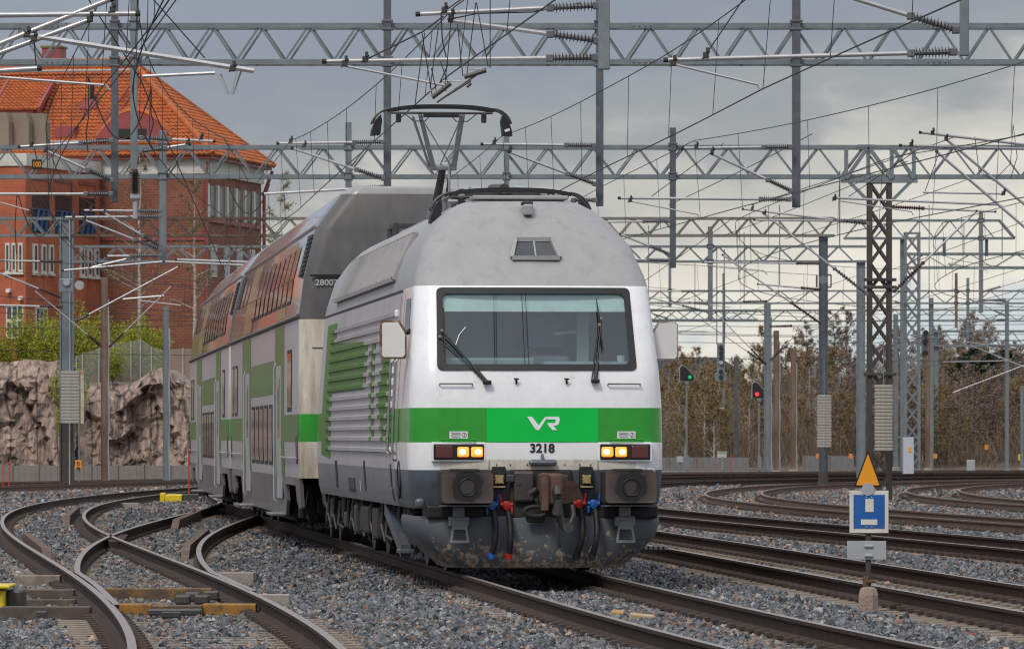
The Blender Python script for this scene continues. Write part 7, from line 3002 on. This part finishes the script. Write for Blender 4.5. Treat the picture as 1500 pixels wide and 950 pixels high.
bushes = [make_bush(k, 1.1, 2.6, 5200, 0.045, M['leaf_spring']) for k in (1, 2, 3)]
lab_b = ['bright spring-green bush spilling over the rock left of the first mast', 'bright spring-green bush at the foot of the brick wing', 'spring-green bush behind the left mast with weights',
         'spring-green bush growing in the cleft of the rock', 'spring-green bush behind the mesh screens', 'spring-green bush right of the rusty mast', 'light green bush behind the slim grey mast', 'spring-green bush at the left edge above the rock', 'small green bush on the rock beside the rusty mast', 'low green bush in the rock cleft', 'green bush left of the drooping birch']
spots = [(72, 555, 231, 1.0), (40, 545, 236, 0.9), (105, 560, 229, 1.1), (98, 618, 223.5, 0.85), (128, 560, 236, 1.0), (176, 560, 236, 1.0), (235, 560, 238, 0.9), (8, 560, 236, 0.8), (165, 560, 225, 0.6), (92, 650, 221.9, 0.6), (206, 560, 237, 1.0)]
for i, (px, py, Y, sc) in enumerate(spots):
    p = P(px, py, Y)
    r = empty('bush', p, i * 1.3, lab_b[i], 'bush', 'bushes on the rock')
    r.scale = (sc, sc, sc)
    me_ = bushes[i % 3]
    inst('stem', me_[0], r)
    inst('foliage', me_[1], r)
    # roots reach down to the rock
    MB().tube([(0, 0, 0.05), (0, 0.3, -1.4)], 0.05, 5).build('root', M['dark_bark'], r)

birch_a = make_tree(21, 9.0, 0.20, M['birch_bark'], M['leaf_birch'], 900, 0.035, 0.10, 0.25)
birch_b = make_tree(22, 11.0, 0.17, M['birch_bark'], M['leaf_birch'], 1500, 0.04, 0.11, 0.2)
plant_tree('birch_tree', 'slender birch with bare pale trunk before the brick building', 'tree', P(204, 528, 242), birch_a)
plant_tree('birch_tree', 'thin-leaved birch rising against the sky behind the coach', 'tree', (-10.6, 262, 0.2), birch_b, 1.0, (1.0, 1.0, 1.25))
plant_tree('birch_tree', 'leaning young birch at the corner of the brick building', 'tree', P(285, 520, 250), birch_a, 2.0, (0.9, 0.9, 0.9))

# ---- brick building with orange tiled roof
def brick_mat(name, c1, c2, mortar):
    m, nt, b = nodes_of(name)
    N, L = nt.nodes, nt.links
    tc = N.new('ShaderNodeTexCoord')
    sx = N.new('ShaderNodeSeparateXYZ')
    L.new(tc.outputs['Object'], sx.inputs[0])
    ad = N.new('ShaderNodeMath')
    L.new(sx.outputs[0], ad.inputs[0])
    L.new(sx.outputs[1], ad.inputs[1])
    cb_ = N.new('ShaderNodeCombineXYZ')
    L.new(ad.outputs[0], cb_.inputs[0])
    L.new(sx.outputs[2], cb_.inputs[1])
    bt_ = N.new('ShaderNodeTexBrick')
    bt_.inputs['Scale'].default_value = 1.0
    bt_.inputs['Brick Width'].default_value = 0.34
    bt_.inputs['Row Height'].default_value = 0.125
    bt_.inputs['Mortar Size'].default_value = 0.012
    bt_.inputs['Color1'].default_value = (*c1, 1)
    bt_.inputs['Color2'].default_value = (*c2, 1)
    bt_.inputs['Mortar'].default_value = (*mortar, 1)
    L.new(cb_.outputs[0], bt_.inputs['Vector'])
    nz = N.new('ShaderNodeTexNoise')
    nz.inputs['Scale'].default_value = 0.7
    nz.inputs['Detail'].default_value = 8
    L.new(tc.outputs['Object'], nz.inputs['Vector'])
    mr = N.new('ShaderNodeMapRange')
    mr.inputs['From Min'].default_value = 0.3
    mr.inputs['From Max'].default_value = 0.7
    mr.inputs['To Min'].default_value = 0.78
    mr.inputs['To Max'].default_value = 1.2
    L.new(nz.outputs[0], mr.inputs['Value'])
    mu = N.new('ShaderNodeMixRGB')
    mu.blend_type = 'MULTIPLY'
    mu.inputs['Fac'].default_value = 1
    L.new(bt_.outputs[0], mu.inputs[1])
    L.new(mr.outputs[0], mu.inputs[2])
    L.new(mu.outputs[0], b.inputs['Base Color'])
    b.inputs['Roughness'].default_value = 0.85
    return m


M['brick_dark'] = brick_mat('old_red_brick', (0.175, 0.050, 0.030), (0.235, 0.075, 0.042), (0.22, 0.13, 0.10))
M['brick_orange'] = brick_mat('new_orange_brick', (0.43, 0.105, 0.045), (0.37, 0.085, 0.038), (0.33, 0.14, 0.09))
M['tile'] = mk('orange_roof_tile', (0.42, 0.105, 0.022), 0.7, var=0.28, scale=3, dirt=(0.20, 0.07, 0.035), dirt_amt=0.5, dirt_scale=1.2)
M['stucco'] = mk('white_cornice', (0.58, 0.57, 0.52), 0.8, var=0.08, dirt=(0.42, 0.38, 0.30), dirt_amt=0.35, dirt_scale=1.5)
M['redmetal'] = mk('red_sheet_metal', (0.27, 0.055, 0.055), 0.5, var=0.12)
M['winframe'] = mk('white_window_frame', (0.60, 0.60, 0.56), 0.6, var=0.05)
M['vent'] = mk('brown_vent_hood', (0.21, 0.165, 0.125), 0.6, var=0.08)
M['bluebar'] = mk('blue_window_bars', (0.04, 0.10, 0.26), 0.5, var=0.1)
M['darkwin'] = mk('dark_window', (0.025, 0.024, 0.024), 0.3, var=0.2)

bld = empty('brick_building', (-14.6, 270, 2.0), R(-10.9), 'dark red brick building with a steep orange tiled roof and white cornice', 'building')
W_, D_ = 46.0, 11.6
ZB = 2.0
EV = 14.9 - ZB
RZ = 19.75 - ZB
ov = 0.55


def face_box(par, name, x0, x1, y0, y1, z0, z1, mat):
    return MB().box(((x0 + x1) / 2, (y0 + y1) / 2, (z0 + z1) / 2), (abs(x1 - x0), abs(y1 - y0), abs(z1 - z0))).build(name, mat, par)


face_box(bld, 'wall', -W_, 0, 0, D_, 0, EV - 0.85, M['brick_dark'])
co = face_box(bld, 'cornice', -W_ - 0.12, 0.12, -0.12, D_ + 0.12, EV - 0.85, EV - 0.15, M['stucco'])
face_box(co, 'cornice_lip', -W_ - 0.45, 0.45, -0.45, D_ + 0.45, EV - 0.15, EV - 0.02, M['redmetal'])
face_box(bld, 'string_course', -6, 0.06, -0.06, 0.0, 10.9 - ZB, 11.2 - ZB, M['redmetal'])

def tile_slope(parent, origin, udir, vdir, ndir, poly, tw=0.24, th=0.30):
    """corrugated tile rows over a flat roof face; poly in (u, v)"""
    us = [p[0] for p in poly]
    vs_ = [p[1] for p in poly]
    V, Fc = [], []
    udir, vdir, ndir, origin = [np.array(tuple(q)) for q in (udir, vdir, ndir, origin)]

    def rng(v):
        xs = []
        k = len(poly)
        for i in range(k):
            (u0, v0), (u1, v1) = poly[i], poly[(i + 1) % k]
            if (v0 <= v < v1) or (v1 <= v < v0):
                xs.append(u0 + (u1 - u0) * (v - v0) / (v1 - v0))
        return (min(xs), max(xs)) if len(xs) >= 2 else None
    v = min(vs_)
    hs = (0.0, 0.05, 0.085, 0.05)
    while v < max(vs_):
        r_ = rng(v + th * 0.4)
        if r_:
            u0, u1 = r_
            n = max(1, int((u1 - u0) / tw * 4))
            i = np.arange(n + 1)
            uu = u0 + (u1 - u0) * i / n
            ph = ((uu / tw) % 1.0) * 2 * math.pi
            bump = 0.035 * (1 - np.cos(ph))
            lo = origin + np.outer(uu, udir) + v * vdir + np.outer(bump + 0.075, ndir)
            hi = origin + np.outer(uu, udir) + (v + th * 1.02) * vdir + np.outer(bump + 0.015, ndir)
            ed = origin + np.outer(uu, udir) + v * vdir + np.outer(bump * 0 - 0.01, ndir)
            o = len(V)
            V += ed.tolist() + lo.tolist() + hi.tolist()
            m = n + 1
            for q in range(n):
                Fc.append((o + q, o + q + 1, o + m + q + 1, o + m + q))
                Fc.append((o + m + q, o + m + q + 1, o + 2 * m + q + 1, o + 2 * m + q))
        v += th
    me = bpy.data.meshes.new('roof_tiles')
    me.from_pydata(V, [], Fc)
    me.materials.append(M['tile'])
    return tag(inst('roof_tiles', me, parent), kind='stuff')


# roof: solid core and tiles
e0, e1 = ov, D_ + ov
xr, xl = ov, -W_ - ov
ridge_in = 5.1
ry = D_ / 2
V = [(xl, -ov, EV), (xr, -ov, EV), (xr, D_ + ov, EV), (xl, D_ + ov, EV), (xl + 3, ry, RZ), (-ridge_in, ry, RZ)]
m_ = MB().add(V, [(0, 1, 5, 4), (1, 2, 5), (2, 3, 4, 5), (3, 0, 4), (3, 2, 1, 0)])
roof = m_.build('roof', M['tile'], bld)
sl = Vector((0, ry + ov, RZ - EV))
sl_len = sl.length
vd = sl.normalized()
tile_slope(roof, (xl, -ov, EV), (1, 0, 0), vd, (0, -vd.z, vd.y), [(12, 0), (xr - xl, 0), (-ridge_in - xl, sl_len), (12, sl_len)])
hp = Vector((-ridge_in - xr, 0, RZ - EV))
hl = hp.length
hd = hp.normalized()
tile_slope(roof, (xr, -ov, EV), (0, 1, 0), hd, (hd.z, 0, -hd.x), [(0, 0), (D_ + 2 * ov, 0), (ry + ov, hl)])
m_ = MB()
m_.tube([Vector((xr, -ov, EV + 0.08)), Vector((-ridge_in, ry, RZ + 0.1))], 0.14, 8)
m_.tube([Vector((xr, D_ + ov, EV + 0.08)), Vector((-ridge_in, ry, RZ + 0.1))], 0.14, 8)
m_.tube([Vector((-ridge_in, ry, RZ + 0.1)), Vector((xl + 3, ry, RZ + 0.1))], 0.14, 8)
m_.build('ridge_tiles', M['tile'], roof)
ch = face_box(bld, 'chimney', -9.5, -8.6, ry - 0.4, ry + 0.8, RZ - 1.0, RZ + 0.75, M['redmetal'])
face_box(ch, 'chimney_cap', -9.56, -8.54, ry - 0.46, ry + 0.86, RZ + 0.75, RZ + 0.85, mk('mossy_cap', (0.17, 0.15, 0.05), 0.9))


def roof_pt(x, t):
    """point on the front slope, t from eave 0 to ridge 1"""
    return Vector((x, -ov, EV)) + sl * t


# dormers
p = roof_pt(-9.6, 0.36)
m_ = MB()
m_.box((p.x, p.y + 0.2, p.z + 0.20), (1.7, 1.6, 0.75))
dm = m_.build('dormer', M['redmetal'], bld)
for dx in (-0.4, 0.4):
    face_box(dm, 'dormer_window', p.x + dx - 0.3, p.x + dx + 0.3, p.y - 0.63, p.y - 0.58, p.z + 0.02, p.z + 0.40, M['pane'])
m_ = MB()
m_.beam((p.x - 1.15, p.y - 0.7, p.z + 0.58), (p.x - 1.15, p.y + 2.3, p.z + 2.2), 0.12, 0.25)
m_.beam((p.x + 1.15, p.y - 0.7, p.z + 0.58), (p.x + 1.15, p.y + 2.3, p.z + 2.2), 0.12, 0.25)
m_.build('dormer_barge', M['redmetal'], dm)
m_ = MB()
nd = Vector((0, -1.6, 3.0)).normalized()
tile_slope(dm, (p.x - 1.1, p.y - 0.75, p.z + 0.60), (1, 0, 0), Vector((0, 3.0, 1.62)).normalized(), Vector((0, -1.62, 3.0)).normalized(), [(0, 0), (2.2, 0), (2.2, 3.3), (0, 3.3)])
p = roof_pt(-3.6, 0.16)
m_ = MB()
ang = [math.pi * k / 14 for k in range(15)]
poly = [(p.x + 1.45 * math.cos(a) * (1 + 0.25 * (1 - math.sin(a))), p.z + 0.1 + 1.25 * math.sin(a) ** 1.3) for a in ang]
m_.prism(poly, p.y - 0.25, p.y + 3.0, 'y')
ad_ = fix_normals(m_.build('arched_dormer', M['redmetal'], bld))
face_box(ad_, 'arched_window', p.x - 0.7, p.x + 0.7, p.y - 0.31, p.y - 0.24, p.z + 0.15, p.z + 0.55, M['darkwin'])
m_ = MB()
pts = [Vector((x, p.y + 0.2, z + 0.10)) for x, z in poly]
m_.tube(pts, 0.16, 6)
m_.build('arch_tiles', M['tile'], ad_)
p = roof_pt(-6.3, 0.55)
m_ = MB()
m_.tube([p, p + Vector((0, 0, 1.0))], 0.12, 8)
vp = m_.build('vent_pipe', M['black'], bld)
MB().box(p + Vector((-0.05, -0.2, 0.0)), (0.8, 0.6, 0.45), 0, None, 0.8).build('vent_base', M['redmetal'], vp)
p = roof_pt(-7.0, 0.22)
face_box(bld, 'roof_hatch', p.x - 0.5, p.x + 0.5, p.y - 0.3, p.y + 0.8, p.z - 0.1, p.z + 0.45, M['redmetal'])
m_ = MB()
for dx in (-0.2, 0.2):
    m_.beam(roof_pt(-5.3 + dx, 0.22) + Vector((0, -.08, .12)), roof_pt(-4.3 + dx, 0.86) + Vector((0, -.08, .12)), 0.05)
for k in range(14):
    t = 0.22 + 0.64 * k / 13
    x = -5.3 + (t - 0.22) / 0.64
    m_.beam(roof_pt(x - .2, t) + Vector((0, -.08, .12)), roof_pt(x + .2, t) + Vector((0, -.08, .12)), 0.04)
m_.build('roof_ladder', M['redmetal'], bld)
m_ = MB()
m_.tube([roof_pt(-20, 0.86) + Vector((0, -.2, .25)), roof_pt(-4.6, 0.86) + Vector((0, -.2, .25))], 0.06, 6)
m_.tube([roof_pt(-8, 0.10) + Vector((0, -.2, .25)), roof_pt(-1.5, 0.10) + Vector((0, -.2, .25))], 0.05, 6)
m_.build('snow_rail', M['plate_grey'], bld)
# windows of the right face: tall bays between white mullions
for k in range(6):
    y0 = 0.7 + k * 1.85
    w_ = face_box(bld, 'window', -0.02, 0.03, y0, y0 + 1.25, 12.1 - ZB, 13.55 - ZB, M['darkwin'])
    face_box(w_, 'mullion', -0.0, 0.12, y0 - 0.35, y0 - 0.02, 12.0 - ZB, 13.6 - ZB, M['winframe'])
face_box(bld, 'sill_band', 0.0, 0.10, 0.2, D_ - 0.3, 11.8 - ZB, 12.0 - ZB, M['redmetal'])
for k in range(4):
    y0 = 1.2 + k * 2.6
    w_ = face_box(bld, 'window', -0.02, 0.05, y0, y0 + 1.1, 9.2 - ZB, 10.75 - ZB, M['winframe'])
    for q in range(2):
        face_box(w_, 'pane', 0.05, 0.06, y0 + 0.1 + q * 0.5, y0 + 0.5 + q * 0.5, 9.3 - ZB, 10.65 - ZB, M['pane'])
for k in range(3):
    y0 = 1.2 + k * 3.2
    w_ = face_box(bld, 'window', -0.02, 0.05, y0, y0 + 1.1, 6.2 - ZB, 7.8 - ZB, M['winframe'])
    face_box(w_, 'pane', 0.05, 0.06, y0 + 0.1, y0 + 1.0, 6.3 - ZB, 7.7 - ZB, M['pane'])
m_ = MB()
m_.tube([(0.2, -0.2, EV - 0.3), (0.15, -0.15, EV - 0.9), (0.12, -0.12, 0.0)], 0.07, 6)
m_.build('downpipe', M['redmetal'], bld)
m_ = MB()
m_.tube([(0.5, D_ + 0.3, EV - 0.2), (0.12, D_ + 0.12, EV - 1.3), (0.12, D_ + 0.12, 0.0)], 0.09, 6)
m_.build('downpipe', M['redmetal'], bld)

# ---- orange brick wing
wing = empty('brick_wing', (-22.4, 262, 2.0), R(-18.0), 'bright orange brick wing with blue-barred dark windows at the left edge', 'building')
WT = 14.5 - ZB
LW = 26.0
DW = 9.05
face_box(wing, 'wall', -LW, 0, 0, DW, 0, WT - 0.45, M['brick_orange'])
face_box(wing, 'cornice', -LW - 0.08, 0.08, -0.08, DW + 0.0, WT - 0.45, WT + 0.12, M['stucco'])
for (t0, t1) in ((0.75, 2.75), (3.55, 5.5), (6.45, 8.35)):
    w_ = face_box(wing, 'window', -0.03, 0.02, t0, t1, 11.0 - ZB, 12.85 - ZB, M['darkwin'])
    face_box(w_, 'recess_lintel', 0.0, 0.04, t0 - 0.05, t1 + 0.05, 13.45 - ZB, 13.6 - ZB, M['brick_dark'])
    face_box(w_, 'recess_side', 0.0, 0.05, t1 - 0.04, t1 + 0.10, 11.0 - ZB, 13.45 - ZB, M['brick_dark'])
    for k in range(3):
        y = t0 + 0.35 + k * 0.6
        m_ = MB()
        m_.beam((0.08, y - 0.2, 11.05 - ZB), (0.08, y + 0.25, 12.1 - ZB), 0.14, 0.06)
        m_.build('blue_bar', M['bluebar'], w_)
    m_ = MB()
    m_.beam((0.06, t0, 12.1 - ZB), (0.06, t1, 12.1 - ZB), 0.05)
    m_.build('transom', M['bluebar'], w_)
# narrow white windows in threes
def narrow(par, side, a, z0, z1, w):
    if side == 'r':
        f_ = face_box(par, 'window', 0.0, 0.06, a, a + w, z0, z1, M['winframe'])
        face_box(f_, 'pane', 0.06, 0.07, a + w * 0.3, a + w * 0.75, z0 + 0.12, z1 - 0.1, M['pane'])
        face_box(f_, 'sill', 0.0, 0.14, a - 0.06, a + w + 0.06, z0 - 0.10, z0, M['winframe'])
    else:
        f_ = face_box(par, 'window', a, a + w, -0.06, 0.0, z0, z1, M['winframe'])
        face_box(f_, 'pane', a + w * 0.25, a + w * 0.75, -0.07, -0.06, z0 + 0.12, z1 - 0.1, M['pane'])
        face_box(f_, 'sill', a - 0.06, a + w + 0.06, -0.14, 0.0, z0 - 0.10, z0, M['winframe'])


for a in (0.8, 1.8, 2.7, 4.0, 5.0, 6.5, 7.4, 8.3):
    narrow(wing, 'r', a, 9.15 - ZB, 10.5 - ZB, 0.55)
for a in (-0.35, -0.68, -1.0, -2.1, -2.45, -2.8, -4.0, -4.4, -4.8):
    narrow(wing, 'f', a, 9.15 - ZB, 10.5 - ZB, 0.22)
for a in (-0.95, -3.0, -5.0, -7.0, -9.0):
    f_ = face_box(wing, 'window', a, a + 0.85, -0.06, 0.0, 6.1 - ZB, 7.65 - ZB, M['winframe'])
    for k in range(3):
        for q in range(2):
            face_box(f_, 'pane', a + 0.06 + k * 0.27, a + 0.26 + k * 0.27, -0.075, -0.06, 6.2 - ZB + q * 0.8, 6.85 - ZB + q * 0.72, M['pane'])
f_ = face_box(wing, 'window', 0.0, 0.06, 1.1, 2.5, 6.1 - ZB, 7.65 - ZB, M['winframe'])
for k in range(3):
    face_box(f_, 'pane', 0.06, 0.075, 1.2 + k * 0.43, 1.5 + k * 0.43, 6.2 - ZB, 7.5 - ZB, M['pane'])
m_ = MB()
for (x, z) in ((-0.8, 8.3), (-0.2, 7.95)):
    m_.tube([(x, 0, z - ZB), (x, -0.25, z - ZB)], 0.10, 8)
m_.build('wall_lamp', M['paper'], wing)
# ventilation hoods on the wing roof
vr = empty('roof_vents', P(20, 216, 266), R(-18), 'row of three brown ventilation hoods on the wing roof', 'vent')
for k, x in enumerate((-0.4, 0.35, 1.0)):
    m_ = MB()
    m_.prism([(-0.7, 0), (0.35, 0), (0.35, 1.2), (0.2, 1.65), (-0.7, 1.65)], 0.0 + k * 0.6, 0.5 + k * 0.6, 'y', T=lambda v: Vector((v.x + x - 0.2, v.y, v.z)))
    fix_normals(m_.build('hood', M['vent'], vr))

# ---- far right: rising ground, woods, distant roofs
def hill_z(x, y):
    t = max(0.0, min(1.0, (y - 340) / 120.0))
    return -0.42 + 8.6 * t * (0.75 + 0.25 * mnoise.noise(Vector((x * .03, y * .02, 2)))) * (0.55 + 0.45 * max(0, min(1, (x - 8) / 14)))


mb = MB()
xs, ys = np.linspace(-30, 130, 60), np.linspace(338, 620, 50)
mb.add([(x, y, hill_z(x, y) + 0.02) for y in ys for x in xs], [(j * 60 + i, j * 60 + i + 1, (j + 1) * 60 + i + 1, (j + 1) * 60 + i) for j in range(49) for i in range(59)])
M['leaf_litter'] = mk('leaf_litter', (0.15, 0.112, 0.085), 0.95, var=0.4, scale=0.6, bump=0.4, bscale=3, dirt=(0.09, 0.085, 0.04), dirt_amt=0.4, dirt_scale=0.3)
tag(mb.build('wooded_slope', M['leaf_litter'], smooth=60), kind='structure')
variants = [make_tree(31, 6.0, 0.30, M['birch_bark'], M['bud_brown'], 2600, 0.055, 0.075, 0.15, up=1.1), make_tree(32, 6.6, 0.28, M['dark_bark'], M['bud_brown'], 2600, 0.055, 0.08, 0.12, up=1.0),
            make_tree(33, 5.4, 0.36, M['dark_bark'], M['bud_olive'], 2600, 0.055, 0.07, 0.08, up=0.9), make_tree(34, 7.0, 0.24, M['birch_bark'], M['bud_olive'], 2200, 0.055, 0.085, 0.22, up=1.2),
            make_tree(35, 6.2, 0.34, M['dark_bark'], M['bud_grey'], 2600, 0.055, 0.075, 0.06, up=0.9)]
rs = np.random.RandomState(5)
lab_w = ['brownish budding birch with pale trunk in the wood behind the right tracks', 'brownish leafless tree with dark trunk in the wood behind the right tracks', 'olive budding tree with dark trunk in the wood behind the right tracks',
         'tall olive birch with pale trunk in the wood behind the right tracks', 'grey-brown leafless bushy tree in the wood behind the right tracks']
ZONES = ((1004, 'in the wood left of the green-lit signal'), (1056, 'in the wood behind the green-lit signal'), (1112, 'in the wood left of the red-lit signal'), (1165, 'in the wood behind the rusty masts'), (1206, 'in the wood left of the grey weighted post'),
         (1262, 'in the wood left of the thick pale mast'), (1340, 'in the wood behind the lattice masts'), (1410, 'in the wood below the pines'), (1475, 'in the wood left of the tall slim mast'), (9999, 'in the wood at the right edge'))
for i in range(170):
    y = rs.uniform(342, 450) if i > 40 else rs.uniform(340, 356)
    px = rs.uniform(940, 1580)
    x = (px - HX) * y / F
    if px < 1150:
        k = rs.choice([0, 1, 0, 2, 3])
        sc = rs.uniform(0.66, 0.92)
    else:
        k = rs.choice([1, 2, 4, 4, 4, 3])
        sc = rs.uniform(0.62, 0.95)
    hs = sc * rs.uniform(0.85, 1.05)
    zone = [z_n for z_p, z_n in ZONES if px < z_p][0]
    plant_tree('woodland_tree', lab_w[k].replace('in the wood behind the right tracks', zone), 'tree', (x, y, hill_z(x, y) - 0.1), variants[k], rs.uniform(0, 6.28), (sc * 1.1, sc * 1.1, hs), 'leafless trees of the far wood')
# thicket of bare brush filling the slope between the trees
rs2 = np.random.RandomState(77)
nb_ = 52000
ty = rs2.uniform(340, 440, nb_)
tx = (rs2.uniform(930, 1600, nb_) - HX) * ty / F
tz = np.array([hill_z(a, b_) for a, b_ in zip(tx, ty)]) - 0.05
clump = np.array([mnoise.noise((a * 0.5, b_ * 0.12, 3.3)) for a, b_ in zip(tx, ty)])
hh = rs2.uniform(0.5, 2.4, nb_) * (1.0 + 0.9 * clump)
hh = np.clip(hh, 0.25, None)
ang = rs2.uniform(0, 6.283, nb_)
ln_ = rs2.uniform(0.02, 0.5, nb_) * hh
wd = rs2.uniform(0.010, 0.022, nb_)
base_z = tz + rs2.uniform(0, 1.0, nb_) * hh * 0.7
v = np.empty((nb_, 3, 3))
v[:, 0] = np.stack([tx - wd, ty, base_z], 1)
v[:, 1] = np.stack([tx + wd, ty + 0.01, base_z], 1)
v[:, 2] = np.stack([tx + np.cos(ang) * ln_, ty + np.sin(ang) * ln_, base_z + hh * 0.8], 1)
th = bpy.data.objects.new('thicket', np_mesh('thicket', v.reshape(-1, 3), np.arange(nb_ * 3).reshape(-1, 3), M['twig_brown']))
COL.objects.link(th)
tag(th, 'bare brown brush covering the slope of the far wood', 'brush', kind='stuff')
# taller trees that stand out against the sky
tall = make_tree(41, 9.5, 0.22, M['dark_bark'], M['bud_grey'], 1500, 0.09, 0.10, 0.35, up=1.1)
for i, (px, top, Y, lab) in enumerate(((1182, 470, 420, 'tall leafless tree left of the grey post with weights'), (1222, 455, 430, 'tall leafless tree right of the grey post against the sky'), (1240, 450, 425, 'tall leafless tree beside the thick pale mast'), (1150, 500, 415, 'tall leafless tree behind the rusty masts'), (1345, 480, 440, 'tall leafless tree behind the pale lattice mast'),
                                     (1420, 462, 430, 'tall leafless tree among the right gantries'), (1490, 500, 420, 'tall leafless tree at the right edge'))):
    x = (px - HX) * Y / F
    z0 = hill_z(x, Y)
    ztop = CAMH + (HY - top) * Y / F
    plant_tree('tall_tree', lab, 'tree', (x, Y, z0 - 0.1), tall, i * 1.1, (0.85, 0.85, (ztop - z0) / 9.5))
pine = make_tree(51, 8.0, 0.26, M['pine_bark'], M['needle'], 5200, 0.12, 0.13, 0.30, twigs=False, conifer=True)
for i, (px, top, Y, sx, lab) in enumerate(((1392, 520, 408, .8, 'dark green pine left of the other pines at the far right'), (1420, 505, 402, 1.0, 'dark green pine in the middle of the far right pines'), (1452, 512, 400, 1.0, 'dark green pine right of the middle pine'), (1482, 508, 404, 1.0, 'dark green pine near the right edge'), (1436, 520, 396, .9, 'lower dark green pine in front of the far right pines'), (1512, 510, 400, 1.0, 'dark green pine at the right edge'))):
    x = (px - HX) * Y / F
    z0 = hill_z(x, Y)
    ztop = CAMH + (HY - top) * Y / F
    plant_tree('pine_tree', lab, 'tree', (x, Y, z0 - 0.1), pine, i * 2.1, (sx, sx, (ztop - z0) / 8.0), 'pines at the far right')
# distant wooded ridge and roofs
mb = MB()
M['ridge'] = mk('distant_ridge', (0.06, 0.075, 0.085), 0.95, var=0.25, scale=0.05, bump=0.3, bscale=0.4)
xs = np.linspace(-400, 500, 300)
for i, x in enumerate(xs):
    h = 13.0 + 3.0 * mnoise.noise(Vector((x * 0.02, 0, 0))) + 1.4 * mnoise.noise(Vector((x * 0.3, 0, 5)))
    mb.v += [(x, 1500, -2), (x, 1503, h), (x, 1600, h * 0.5)]
for i in range(299):
    mb.f += [(i * 3, (i + 1) * 3, (i + 1) * 3 + 1, i * 3 + 1), (i * 3 + 1, (i + 1) * 3 + 1, (i + 1) * 3 + 2, i * 3 + 2)]
    mb.m += [0, 0]
tag(mb.build('ridge', M['ridge']), kind='structure')
hb_ = P(1012, 690, 640)
hs_ = empty('hall', (hb_.x, 640, 0), 0, 'long dark grey-blue hall roof on the horizon right of the locomotive', 'building')
m_ = MB()
zt = CAMH + (HY - 523) * 640 / F
ze = CAMH + (HY - 545) * 640 / F
m_.prism([(-9, 0), (6.0, 0), (6.0, ze), (3.2, zt), (-6, zt), (-9, ze)], 0, 14, 'y')
fix_normals(m_.build('roof_block', mk('far_roof', (0.075, 0.085, 0.10), 0.8, var=0.15, scale=0.4), hs_))
m_ = MB()
for x in (-6.5, -5.5, -3.0):
    m_.box((x, -0.05, ze - 1.4), (0.6, 0.1, 0.8))
m_.build('wall_windows', mk('far_wall', (0.22, 0.15, 0.11), 0.8), hs_)
